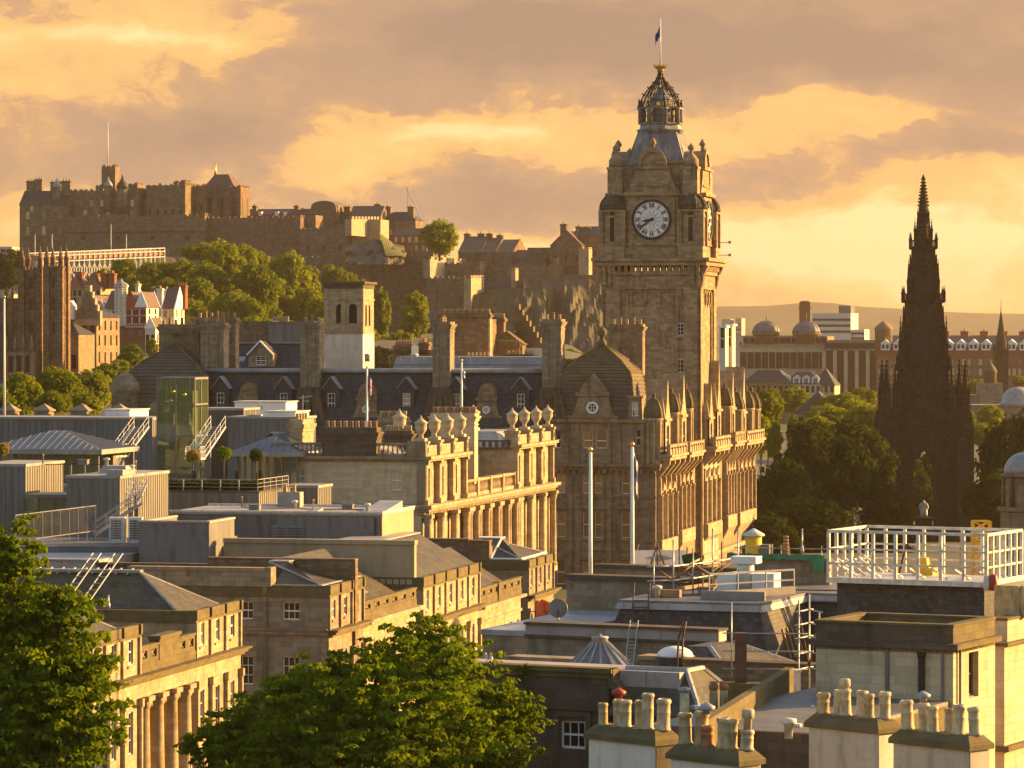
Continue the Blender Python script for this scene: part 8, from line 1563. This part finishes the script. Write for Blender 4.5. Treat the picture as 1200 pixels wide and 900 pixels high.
# white steel plant screen
w0 = Fr(1156, 200, YR); t = w0.thing('plant_screen', 'large white steel frame enclosure of posts and rails on the far right roof', 'steel frame'); zt_, zb_ = w0.z(627), w0.z(684); ul = w0.u(971); vb = w0.v(1197); C4 = [(ul, 0), (0, 0), (0, vb), (ul, vb)]
b = MB()
for (xa, ya), (xb, yb), n in ((C4[0], C4[1], 7), (C4[1], C4[2], 6), (C4[2], C4[3], 8), (C4[3], C4[0], 5)):
    for i in range(n):
        k = i / n; x, y = xa + (xb - xa) * k, ya + (yb - ya) * k; b.box(x - .085, x + .085, y - .07, y + .07, zb_ + .1, zt_)
for (xa, ya), (xb, yb) in zip(C4, C4[1:] + C4[:1]):
    for zz, r in ((zt_, .11), (zt_ - .95, .07), (zt_ - 1.75, .07)): b.bar((xa, ya, zz), (xb, yb, zz), r)
b.build('steel_frame', M['white_steel'], t); b = MB(); b.box(ul - .1, .1, -.12, .15, zb_ - .2, zb_ + .08); b.box(ul, 0, .15, vb, zb_ - .1, zb_ + .05); b.box(-.1, .14, .15, vb, zb_ - .2, zb_ + .15); b.build('base_beam', M['white_steel'], t); b = MB()
for i in range(7): x = ul * (i + .4) / 7; b.bar((x, 0, zt_ - 1.9), (x + .35, 1.5, zb_ + .1), .07)
for i in range(6): x = ul - .0; y = vb * (i + .5) / 6; b.bar((x, y, zt_ - 1.6), (x + 1.2, y, zb_ + .1), .07)
b.build('brace', M['white_steel'], t); b = MB(); b.box(ul + .3, -.3, .5, vb - .3, zb_ - 2.5, zb_ - .12); b.build('plinth', M['slate_dark'], t)
t = w0.thing('small_digger', 'yellow-orange machine body inside the white frame enclosure', 'machine'); a = w0.u(1080, 4); b = MB(); b.box(a - .7, a + .5, 4.4, 5.2, zb_ + .05, zb_ + .45); b.hip(a - .5, a + .2, 4.4, 5.2, zb_ + .45, a - .4, a + .1, 4.5, 5.1, zb_ + 1.0); b.build('body', M['yellow_paint'], t); b = MB(); b.bar((a - 1.6, 4.8, zb_ + .1), (a - 1.2, 4.8, zb_ + 1.7), .08); b.bar((a - 1.2, 4.8, zb_ + 1.7), (a - .3, 4.8, zb_ + 1.2), .08); b.build('arm', M['rust_steel'], t)
t = thing('hoist_mast', 'orange lattice hoist mast rising behind the white frame', 'hoist', P(1151, 690, 214)); s_ = 214 / FOC; b = MB(); hm_ = 79 * s_; w_ = 10 * s_
for x in (-w_, w_):
    for y in (0, w_ * 1.6): b.bar((x, y, 0), (x, y, hm_), .09)
for i in range(7):
    z_, z2_ = hm_ * i / 7, hm_ * (i + 1) / 7
    for y in (0, w_ * 1.6): b.bar((-w_, y, z_), (w_, y, z2_), .05); b.bar((-w_, y, z2_), (w_, y, z2_), .06); b.bar((-w_, y, z2_), (w_, y, z_), .05)
    for x in (-w_, w_): b.bar((x, 0, z_), (x, w_ * 1.6, z2_), .05)
b.build('lattice', M['yellow_paint'], t); b = MB(); b.bar((-1.2, .2, 0), (-1.2, .2, hm_ * .8), .07); b.build('side_pole', M['orange_netting'], t)
t = thing('red_canister', 'red and white upright canister at the corner of the white frame', 'canister', P(1164, 692, 196)); b = MB(); b.lathe([(.22, 0), (.22, .75), (.12, .85)], n=12); b.build('canister', M['red_paint'], t); b = MB(); b.lathe([(.16, 0), (.16, .8)], -.35, 0, 10); b.build('white_tube', M['white_steel'], t)
t = thing('domed_turret', 'stone turret with pale leaded dome at the right edge, before the dark trees', 'turret', P(1200, 640, 330)); s_ = 330 / FOC; b = MB(); b.lathe([(2.1, -14), (2.1, 40 * s_), (2.4, 42 * s_), (2.4, 46 * s_), (1.7, 47 * s_), (1.7, 80 * s_), (2.05, 82 * s_), (2.05, 85 * s_)], n=16, smooth=False)
for i in range(8): a = i * pi / 4; b.lathe([(.22, 47 * s_), (.18, 78 * s_), (.28, 80 * s_)], 1.8 * cos(a), 1.8 * sin(a), 8)
b.build('drum', M['sandstone_brown'], t); b = MB(); b.lathe([(1.8 * cos(pi / 2 * i / 8) + .02, 85 * s_ + 1.9 * sin(pi / 2 * i / 8)) for i in range(9)] + [(.15, 112 * s_)], n=18); b.build('dome', M['lead'], t)
# --- long coping wall, lantern, domes and slate hips of the lower roofs
g = Fr(842, 190, YR); t = g.thing('coped_wall', 'ashlar wall with broad pale painted coping below the slate mansard', 'wall'); b = MB(); b.box(g.u(617), 0, 0, .8, 0, g.z(752)); b.build('wall_body', M['sandstone_grey'], t); b = MB(); b.box(g.u(616.5), .05, -.08, .9, g.z(752), g.z(740)); b.build('coping_band', M['lead_pink'], t); b = MB(); b.box(g.u(616), .1, -.25, 1.0, g.z(740), g.z(737)); b.box(g.u(616), .1, -.2, 0, g.z(755), g.z(752)); b.build('coping', M['sandstone_sooty'], t)
t = thing('roof_ladder', 'thin metal ladder leaning over the pale coped wall', 'ladder', g.pt(g.u(741), -.35, 0), YR); b = MB(); [b.bar((s_, -.6, g.z(790)), (s_, .1, g.z(730)), .035) for s_ in (0, .45)]; [b.bar((0, -.6 + .05 * i, g.z(788 - 4.2 * i)), (.45, -.6 + .05 * i, g.z(788 - 4.2 * i)), .025) for i in range(14)]; b.build('ladder_frame', M['grey_steel'], t)
q = P(703, 790, 181); t = thing('glass_lantern', 'conical leaded glass rooflight with small drum on top', 'rooflight', (q.x, 181, 0)); s_ = 181 / FOC; z0, z1 = Z(786, 181), Z(753, 181); b = MB(); b.lathe([(44 * s_, z0), (9.5 * s_, z1)], n=16, smooth=False, cap=False); b.build('glass_cone', M['zinc_blue'], t); b = MB()
for i in range(16): a = 2 * pi * i / 16; b.bar((44 * s_ * cos(a), 44 * s_ * sin(a), z0 + .03), (9.5 * s_ * cos(a), 9.5 * s_ * sin(a), z1 + .03), .055)
b.build('glazing_bar', M['lead'], t); b = MB(); b.lathe([(9.5 * s_, z1 - .05), (9.5 * s_, Z(748, 181)), (10.5 * s_, Z(747.5, 181)), (10 * s_, Z(746, 181)), (2 * s_, Z(745, 181)), (1.5 * s_, Z(743, 181))], n=16); b.build('drum', M['lead'], t); b = MB(); b.lathe([(47 * s_, z0 - 14), (47 * s_, z0 - .1), (44 * s_, z0)], n=16); b.build('kerb', M['lead_dark'], t)
q = P(791, 772, 182); t = thing('dome_rooflight', 'shallow white domed rooflight behind the low slate hips', 'rooflight', (q.x, 182, 0)); s_ = 182 / FOC; b = MB(); r = 21 * s_; z0 = Z(769, 182); b.lathe([(r * cos(pi / 2 * i / 7) + .02, z0 + 12 * s_ * sin(pi / 2 * i / 7)) for i in range(8)], n=24); b.build('dome', M['white_paint'], t); b = MB(); b.lathe([(r * 1.05, z0 - 12), (r * 1.05, z0 - .1), (r, z0 + .02)], n=24); b.build('kerb', M['slate_dark'], t)
h = Fr(800, 183, YR); t = h.thing('chimney_stack', 'low wide stone chimney stub with flat cap between the rooflights', 'chimney'); b = MB(); b.box(h.u(750), 0, 0, 1, 0, h.z(775)); b.build('stack', M['sandstone_grey'], t); b = MB(); b.box(h.u(748), .15, -.15, 1.15, h.z(775), h.z(770)); b.build('cap', M['sandstone'], t)
h = Fr(627, 184, YR); t = h.thing('chimney_stack', 'long low stone chimney stub with flat cap, left of the conical rooflight', 'chimney'); b = MB(); b.box(h.u(596), h.u(678), 0, 1, 0, h.z(777)); b.build('stack', M['sandstone_sooty'], t); b = MB(); b.box(h.u(594), h.u(680), -.15, 1.15, h.z(777), h.z(770)); b.build('cap', M['sandstone_grey'], t)
t = thing('iron_strap', 'rusty bent iron stay leaning on the chimney stub beside the white dome', 'iron stay', P(793, 786, 181)); b = MB(); b.path([(0, 0, 0), (.1, 0, 1.6), (.35, 0, 2.4)], .05, 6); b.path([(.25, 0, 0), (.3, 0, 1.6), (.45, 0, 2.4)], .05, 6); b.bar((.05, 0, 1), (.28, 0, 1), .03); b.build('strap', M['rust_steel'], t)
# dark house with white sash window; flat lead roof; slate hips
d = Fr(714, 172, YR); t = d.thing('dark_stone_house', 'soot-dark stone house front with one white sash window, low centre', 'house'); ul, zt = d.u(505), d.z(789); wn = (d.u(671.5), d.z(880), 1.28, 1.3)
b = MB(); b.face('front', 0, ul, 0, 0, zt, [hole(*wn)], .25); b.poly((0, 0, 0), (0, 14, 0), (0, 14, zt - 1), (0, 0, zt)); b.poly((ul, 0, 0), (ul, 0, zt), (ul, 14, zt - 1), (ul, 14, 0))
b.box(ul, .1, -.16, 0, d.z(834), d.z(829)); b.box(ul, 0, -.06, 0, d.z(829), d.z(812)); b.box(wn[0] - .95, wn[0] - .68, -.1, 0, wn[1] - .1, wn[1] + 1.5); b.box(wn[0] + .68, wn[0] + .95, -.1, 0, wn[1] - .1, wn[1] + 1.5); b.box(wn[0] - .95, wn[0] + .95, -.13, 0, wn[1] + 1.5, wn[1] + 1.75); b.build('wall', M['sandstone_sooty'], t)
window(t, 'front', 0, *wn, 3, 2, 'window_glass', deep=.12, t=.1); b = MB(); b.box(ul, .22, -.25, .6, zt, zt + .22); b.box(ul, .1, -.12, 0, zt - .25, zt); b.prism([(0, zt + .22), (.25, zt + .22), (.25, zt - .3), (1.3, zt - 1.4), (1.3, zt - 1.7), (0, zt - .6)], -.1, .6); b.build('coping', M['sandstone_mossy'], t)
b = MB(); b.box(ul, d.u(790), .6, 3.2, zt - 3, zt + .1); b.build('lead_flat', M['lead_pink'], t); u1_ = d.u(828); b = MB(); b.hip(.2, u1_, -.6, 5, zt - 1.75, .2, d.u(790), 1.4, 3.2, zt + .12); b.build('slate_hip', M['slate_brown'], t); e = d.u(790); lead_hips(t, [((e, 1.4, zt + .12), (u1_, -.6, zt - 1.7)), ((e, 3.2, zt + .12), (u1_, 5, zt - 1.7)), ((.2, 1.4, zt + .14), (e, 1.4, zt + .14)), ((e, 1.4, zt + .14), (e, 3.2, zt + .14))], .13)
b = MB(); b.box(1.3, u1_ + .3, -.9, 10.5, 0, zt - 1.8); b.box(.2, u1_ + .35, -1.0, -.55, zt - 1.85, zt - 1.7); b.build('lower_wall', M['sandstone_sooty'], t); leaf_b = MB(); rnd = random.Random(3); [leaf_cloud(leaf_b, d.u(615 + rnd.uniform(-8, 8)), -.3, zt - .2 + rnd.uniform(-.9, .5), .25, .15, .25, 26, .07, rnd) for _ in range(9)]; o = tag(leaf_b.build('sprouting_shrub', M['leaf_near']), 'small green buddleia sprouting from the parapet of the dark house', 'plant'); o.location = (d.o.x, d.o.y, 0); o.rotation_euler = (0, 0, YR)
for i, px in enumerate((564, 569, 575)): rod('roof_pipe', 'short pale pipe stub on the flat lead roof near the tree', 'pipe', px, 769, 780, 180, .07, .07, 'pot_cream', 'pipe stubs', 'pot_cream')
b = MB(); hh = Fr(866, 181, YR); b.hip(hh.u(768), hh.u(862), 0, 9, hh.z(800), hh.u(776), hh.u(802), 3, 6, hh.z(766)); t = hh.thing('slate_roof', 'small hipped slate roof with lead hips and sunlit right slope, behind the paired pots', 'roof'); b.build('slate_slope', M['slate_brown'], t); lead_hips(t, [((hh.u(802), 3, hh.z(766)), (hh.u(862), 0, hh.z(800))), ((hh.u(802), 6, hh.z(766)), (hh.u(862), 9, hh.z(800)))], .14); b = MB(); b.box(hh.u(766), hh.u(866), -.3, 9.5, 0, hh.z(800)); b.box(hh.u(866), hh.u(871), -.3, 9.5, hh.z(812), hh.z(797)); b.build('wall', M['sandstone_mossy'], t)
e = Fr(930, 142, YR); t = e.thing('flat_roofed_house', 'low flat grey roof with long mossy parapets, in front of the slate hips', 'house'); zf = e.z(846); vb = 15; ul = e.u(868)
b = MB(); b.box(e.u(800), e.u(953, -4), -4, vb, 0, zf - .15); b.build('wall', M['sandstone_mossy'], t); b = MB(); b.box(e.u(800), e.u(953, -4), -4, vb, zf - .15, zf); b.build('membrane', M['lead_dark'], t); b = MB(); q0, q1 = P(828, 850, 135), P(930, 818, 157)
R0 = Matrix.Rotation(-YR, 3, 'Z'); l0, l1 = R0 @ (q0 - Vector((e.o.x, e.o.y, 0))), R0 @ (q1 - Vector((e.o.x, e.o.y, 0))); dd = Vector((l1.y - l0.y, l0.x - l1.x, 0)).normalized() * .35
b.add([(l0.x, l0.y, zf - .6), (l1.x, l1.y, zf - .6), (l1.x - dd.x, l1.y - dd.y, zf - .6), (l0.x - dd.x, l0.y - dd.y, zf - .6), (l0.x, l0.y, zf + .75), (l1.x, l1.y, zf + .75), (l1.x - dd.x, l1.y - dd.y, zf + .75), (l0.x - dd.x, l0.y - dd.y, zf + .75)], [(4, 5, 6, 7), (0, 1, 5, 4), (1, 2, 6, 5), (2, 3, 7, 6), (3, 0, 4, 7)]); b.build('parapet', M['sandstone_mossy'], t)
b = MB(); b.box(e.u(840), e.u(954, -4), -4.4, -4, zf - 1.9, zf + .08); b.build('front_parapet', M['sandstone_sooty'], t)
t = thing('roof_cowl', 'small white mushroom cowl standing on the flat grey roof', 'vent', P(924, 856, 137)); b = MB(); b.lathe([(.16, -.3), (.16, .25), (.3, .27), (.3, .42), (.1, .46)], n=12); b.lathe([(.08, .1), (.2, .12), (.2, .25)], .3, 0, 10); b.build('cowl', M['white_steel'], t)
t = thing('roof_cowl', 'white stub flue near the far end of the flat grey roof', 'vent', P(952, 838, 148)); b = MB(); b.lathe([(.12, -.3), (.12, .3), (.05, .4)], n=10); b.build('cowl', M['white_steel'], t)
t = thing('metal_flue', 'pale metal flue with a wide flat cap, left of the paired pots', 'flue', P(802, 850, 150)); s_ = 150 / FOC; b = MB(); b.lathe([(5.5 * s_, -8), (5.5 * s_, 40 * s_)], n=14); b.build('flue_pipe', M['pot_cream'], t); b = MB(); b.lathe([(4 * s_, 39 * s_), (7.5 * s_, 40 * s_), (7.5 * s_, 43.5 * s_), (2 * s_, 45 * s_)], n=14); b.build('flue_cap', M['lead'], t)
def stack_pots(root, specs):
    for k, (x, y, z_, s_, kd, mt) in enumerate(specs): pot(root, x, y, z_, kd, mt, s_)
t = thing('paired_pots', 'two slim chimney pots with red terracotta heads on a low stack', 'chimney', P(842, 838, 150)); b = MB(); b.box(-.7, .7, -.5, .5, -14, 0); b.build('stack', M['sandstone_sooty'], t)
for x in (-.2, .22): q = MB(); q.lathe([(.19, 0), (.16, .9), (.15, 1.0)], x, 0, 12); o = q.build('chimney_pot', M['pot_buff'], t); q = MB(); q.lathe([(.15, 1.0), (.19, 1.05), (.19, 1.2), (.15, 1.25), (.17, 1.35), (.1, 1.35)], x, 0, 12); q.build('pot_head', M['pot_terracotta'], o)
b = MB(); t = thing('cast_iron_box', 'dark iron box flue on a mossy slab at the end of the slate hips', 'flue', P(868, 800, 165)); b.box(-.25, .25, -.25, .25, 0, 2.2); b.build('flue_box', M['rust_steel'], t); b = MB(); b.box(-.6, .9, -.5, .6, -14, 0); b.build('slab', M['sandstone_mossy'], t)
# ------------------------------------------------------------------ front chimney stacks seen end-on along the slope
SY = R(43)
def front_stack(label, px, py, D, px_far, pots, body, wd=.95, endw=None, label2=None):
    f = Fr(px, D, SY); L = f.v(px_far); z1 = f.z(py); t = f.thing('chimney_stack', label, 'chimney'); b = MB(); b.box(0, wd, 0, L, 0, z1); b.build('stack', M[body], t)
    b = MB(); e = .12; b.box(-e, wd + e, -e, L + e, z1, z1 + .16); b.hip(-e, wd + e, -e, L + e, z1 + .16, .12, wd - .12, .14, L - .14, z1 + .44); b.build('coping', M['sandstone_mossy'], t)
    if endw: b = MB(); b.box(.02, wd - .02, -.03, 0, 0, z1 - .05); b.build('end_wall', M[endw], t)
    n = len(pots)
    for i, (kd, mt, s_, cap) in enumerate(pots):
        y = L - (i + .5) * L / n; o = pot(t, wd / 2 + (.12 if i % 2 else -.08), y, z1 + .42, kd, mt, s_ * .82 * random.uniform(.93, 1.07)); o.rotation_euler = (random.uniform(-.05, .05), random.uniform(-.05, .05), random.uniform(0, 6))
        if cap: q = MB(); (q.lathe([(.12, .95), (.13, 1.05), (.24, 1.08), (.26, 1.17), (.16, 1.23), (.05, 1.3)], n=14) if cap != 'can' else q.lathe([(.12, .5), (.13, .95), (.19, .97), (.19, 1.2), (.15, 1.24)], n=14)); q.build('pot_cap', M[{'can': 'pot_cream', 'red': 'red_paint', 'tin': 'lead'}[cap]], o)
    return t
B_, Cm, Tr = 'pot_buff', 'pot_cream', 'pot_terracotta'
front_stack('white harled chimney stack with six pots, one under a dark red cap', 768, 874, 116, 690, [('plain', B_, .95, 0), ('plain', Cm, 1.15, 'red'), ('plain', Cm, 1.1, 0), ('plain', B_, 1.1, 0), ('tall', Cm, 1.15, 0), ('plain', Cm, 1.3, 0)], 'harled_white', endw='sandstone_sooty')
front_stack('white harled chimney stack with one flat metal capped pot, beside the red capped row', 866, 898, 113, 786, [('plain', B_, 1.35, 0), ('plain', B_, 1.35, 0), ('short', Tr, 1.2, 'tin'), ('plain', Cm, 1.3, 0), ('plain', B_, 1.25, 0), ('short', Cm, 1.2, 'can')], 'harled_white', endw='sandstone')
front_stack('cream rendered chimney stack with one tall double pot, under the dark stained wall', 1029, 860, 120, 948, [('short', B_, 1.4, 0), ('plain', Cm, 1.15, 0), ('plain', Cm, 1.15, 'can'), ('plain', Cm, 1.2, 0), ('plain', B_, 1.05, 0), ('plain', Cm, 1.25, 0)], 'harled_cream', endw='harled_white')
front_stack('cream rendered chimney stack with six pale pots, in front of the sunlit wall', 1136, 880, 117, 1047, [('plain', Cm, 1.2, 0), ('plain', Cm, 1.2, 'tin'), ('plain', Cm, 1.2, 0), ('plain', B_, 1.1, 0), ('plain', Cm, 1.3, 0), ('plain', Cm, 1.3, 0)], 'harled_cream', endw='harled_cream')
t = thing('gull', 'grey and white gull perched on the second row of chimney pots', 'bird', P(818, 836, 115), R(150)); b = MB(); bd = [(.02, -.2), (.05, -.16), (.085, -.05), (.09, .05), (.06, .16), (.02, .26)]
b.M = Matrix.Translation((0, 0, .16)) @ Matrix.Rotation(R(80), 4, 'Y'); b.lathe(bd, n=12); b.M = Matrix(); b.lathe([(.01, .19), (.04, .21), (.055, .26), (.045, .30), (.01, .325)], -.15, 0, 10); b.hip(-.24, -.19, -.012, .012, .245, -.2, -.19, -.01, .01, .275); [b.tube((.02, s_, 0), (.02, s_, .12), .009, 5) for s_ in (-.03, .03)]; b.tube((-.13, 0, .18), (-.15, 0, .24), .04, 8, .04); b.build('gull_body', M['flag_white'], t); b = MB(); [b.hip(-.05, .3, s_ * .075 - .012, s_ * .075 + .012, .13, .0, .26, s_ * .06 - .01, s_ * .06 + .01, .23) for s_ in (-1, 1)]; b.build('folded_wing', M['zinc'], t)
# ------------------------------------------------------------------ pale parapeted building at the lower right
Q = Fr(1117, 150, YR); t = Q.thing('parapeted_building', 'pale ashlar building with hollow mossy parapet and sunlit window end, lower right', 'building'); ul = Q.u(956); zp, zs_ = Q.z(735), Q.z(758); vE = Q.v(1166); wq = (Q.v(1141), Q.z(823), 1.15, 1.85)
b = MB(); b.face('front', 0, ul, 0, 0, zs_, [], .3); b.face('right', 0, 0, vE, 0, zs_, [hole(*wq)], .35); b.poly((ul, vE, 0), (ul, 0, 0), (ul, 0, zs_), (ul, vE, zs_)); b.poly((0, vE, 0), (ul, vE, 0), (ul, vE, zs_), (0, vE, zs_)); b.poly((ul, 0, zs_ - .3), (0, 0, zs_ - .3), (0, vE, zs_ - .3), (ul, vE, zs_ - .3)); b.build('wall', M['sandstone_pale'], t)
window(t, 'right', 0, *wq, 1, 2, 'window_glass', deep=.25, fm='sandstone_sooty', t=.1)
b = MB()
b.box(ul, 0, 0, .4, zs_ - .3, zp); b.box(ul - .3, .3, -.3, 0, zs_ - .12, zs_ + .12); b.build('front_parapet', M['sandstone_sooty'], t); b = MB()  # front parapet in a darker stone than the other sides
for (x0, x1, y0, y1) in ((ul, 0, vE - .4, vE), (ul, ul + .4, .4, vE - .4), (-.4, 0, .4, vE - .4)): b.box(x0, x1, y0, y1, zs_ - .3, zp)
b.box(0, .3, 0, vE, zs_ - .12, zs_ + .12); b.box(ul - .05, .05, -.07, .45, zp, zp + .1); b.box(-.45, .05, .45, vE, zp, zp + .1); b.box(ul - .05, ul + .45, .45, vE, zp, zp + .1); b.box(ul + .4, -.4, vE - .45, vE + .05, zp, zp + .1); b.build('parapet', M['sandstone_mossy'], t)
b = MB(); b.box(-1.45, -1.2, -.12, 0, Q.z(822), Q.z(768)); b.lathe([(.16, Q.z(772)), (.2, Q.z(766))], -1.32, -.1, 8); b.build('hopper_stain', M['louvre_dark'], t); b = MB(); b.box(ul + 3.05, ul + 3.2, -.08, 0, 0, zs_ - .1); b.box(-.5, -.38, -.08, 0, 0, zs_ - .1); b.tube((.1, .55, 0), (.1, .55, zs_ - .1), .06, 8); b.build('downpipe', M['zinc'], t)
b = MB(); z_ = Q.z(825); b.tube((Q.u(1044), -.06, z_), (-.2, -.06, z_ + .02), .05, 6); b.tube((Q.u(1062), -.06, z_), (Q.u(1062), -.06, z_ - 1.6), .05, 6); [b.lathe([(.09, z_ - .1), (.09, z_ + .12)], Q.u(1028 + i * 4), -.1, 8) for i in range(2)]; b.build('waste_pipe', M['concrete'], t)
Q2 = Fr(1177, 161, YR); t = Q2.thing('parapeted_building', 'taller sunlit ashlar end at the right edge, stepping out beyond the windowed wall', 'building'); b = MB(); b.box(Q2.u(1150), 0, 0, 14, 0, Q2.z(757)); b.box(Q2.u(1160), 0, .4, 14, Q2.z(757), Q2.z(728)); b.build('wall', M['sandstone_pale'], t); b = MB(); b.box(Q2.u(1160), .25, -.25, 14, Q2.z(757), Q2.z(753)); b.box(Q2.u(1150), .3, -.3, 14, Q2.z(880), Q2.z(874)); b.box(Q2.u(1160), .05, .3, 14, Q2.z(728), Q2.z(725)); b.build('cornice', M['sandstone_mossy'], t)
t = Q2.thing('ribbed_vent', 'buff ribbed ventilation tower with sunlit vertical fins at the right edge', 'vent'); b = MB(); zz0, zz1 = Q2.z(728), Q2.z(690); b.box(Q2.u(1165, 2), -.05, 2, 8, zz0 - .5, zz1); b.build('core', M['pot_buff'], t); b = MB(); [b.box(-.05, .25, 2.2 + i * .75, 2.55 + i * .75, zz0, zz1) for i in range(8)]; b.build('fin', M['pot_cream'], t)
L3 = P(936, 800, 168); scaffold('tube_scaffold', 'narrow scaffold tower of bare tubes left of the pale parapeted building', [(0, 0), (.55, 1.0), (.9, -.2)], (.6, 1.3, 2.0, 2.6, 3.2), [(-3, 3.7), (-3, 3.9), (-3, 3.2)], L3, 0, .04, 'grey_steel', True); scaffold('guard_rail', 'thin horizontal tubes running left from the scaffold tower below the sunlit slates', [(-3.0, .3), (0, 0)], (.6, 1.4, 2.2), [(.2, 3.6), (0, 3)], L3, 0, .03, 'grey_steel', False)
t = thing('white_cabinet', 'small white box cabinet at the foot of the scaffold tower', 'cabinet', P(933, 803, 166)); b = MB(); b.box(-.5, .2, 0, .5, -14, .6); b.build('casing', M['harled_white'], t); b = MB(); b.box(-.56, .26, -.06, .56, .6, .68); b.build('lid', M['white_steel'], t)
g = Fr(965, 176, YR); t = g.thing('rubble_wall', 'dark rubble wall in shadow below the slate mansard, behind the flat roof', 'wall'); b = MB(); b.box(g.u(800), 0, 0, 1, 0, g.z(782)); b.build('wall_body', M['rubble_stone'], t); b = MB(); b.box(g.u(800), .1, -.1, 1.1, g.z(782), g.z(779)); b.build('coping', M['sandstone_sooty'], t)
# ================================================================== the two big near trees
def near_tree(name, label, lobes, base, seed, ls=.125, dens=1.0):
    """lobes: (px, py, half width px, half height px, distance)"""
    rnd = random.Random(seed); t = thing(name, label, 'tree', base); b = MB()
    for px, py, rw, rh, D in lobes:
        c = P(px, py, D) - base; s_ = D / FOC; rx, rz = rw * s_, rh * s_; n = int(12.5 * dens * rw * rh / 900) + 12
        for i in range(n):
            zz = 1 - 2 * (i + .5) / n; th = i * 2.39996 + rnd.uniform(-.4, .4); rr = sqrt(max(0, 1 - zz * zz)); k = rnd.choice((1.0, .92, .8, 1.18, 1.06)) * rnd.uniform(.84, 1.12); cr_ = rnd.uniform(.45, .8)
            q = (c.x + cos(th) * rr * rx * k, c.y + sin(th) * rr * rx * .8 * k, c.z + zz * rz * k)
            for _ in range(3): leaf_cloud(b, q[0] + rnd.gauss(0, .42), q[1] + rnd.gauss(0, .42), q[2] + rnd.gauss(0, .25), cr_ * .7, cr_ * .7, cr_ * .24, 22, ls, rnd)
        leaf_cloud(b, c.x, c.y, c.z, rx * .62, rx * .5, rz * .6, int(rw * rh * .30), ls * 1.6, rnd)
    b.build('crown', M['leaf_near'], t); b = MB(); lb = [P(p_[0], p_[1], p_[4]) - base for p_ in lobes]; zm = max(v_.z for v_ in lb) * .55; b.tube((0, 0, 0), (0, 0, zm), .45, 10, .32)
    for v_ in lb: b.tube((0, 0, zm * .8), v_ * .6 + Vector((0, 0, zm * .4)), .2, 8, .12); b.tube(v_ * .6 + Vector((0, 0, zm * .4)), v_, .12, 7, .04)
    b.build('trunk', M['bark'], t); return t
b1 = P(40, 900, 150); b1.z = 0
near_tree('broad_tree', 'tall dark green leafy tree filling the bottom left corner', [(8, 655, 28, 34, 150), (-20, 700, 52, 60, 152), (36, 735, 55, 48, 150), (72, 718, 26, 22, 149), (95, 790, 26, 40, 148), (45, 800, 72, 52, 149), (84, 858, 46, 52, 147), (20, 865, 80, 60, 148), (-30, 800, 60, 70, 152)], b1, 21)
b2 = P(430, 900, 165); b2.z = 0
near_tree('broad_tree', 'wide spreading green tree bottom centre, covering the foot of the classical street front', [(500, 760, 46, 34, 168), (455, 782, 48, 30, 166), (520, 795, 44, 36, 164), (395, 805, 60, 30, 166), (345, 822, 50, 34, 165), (430, 830, 70, 40, 162), (568, 828, 48, 34, 165), (600, 850, 32, 26, 166), (500, 850, 60, 44, 160), (290, 860, 52, 40, 166), (370, 865, 70, 44, 161), (455, 890, 80, 40, 158), (570, 885, 46, 34, 162), (262, 885, 34, 30, 166), (330, 895, 60, 30, 160)], b2, 33)
bpy.context.view_layer.update()
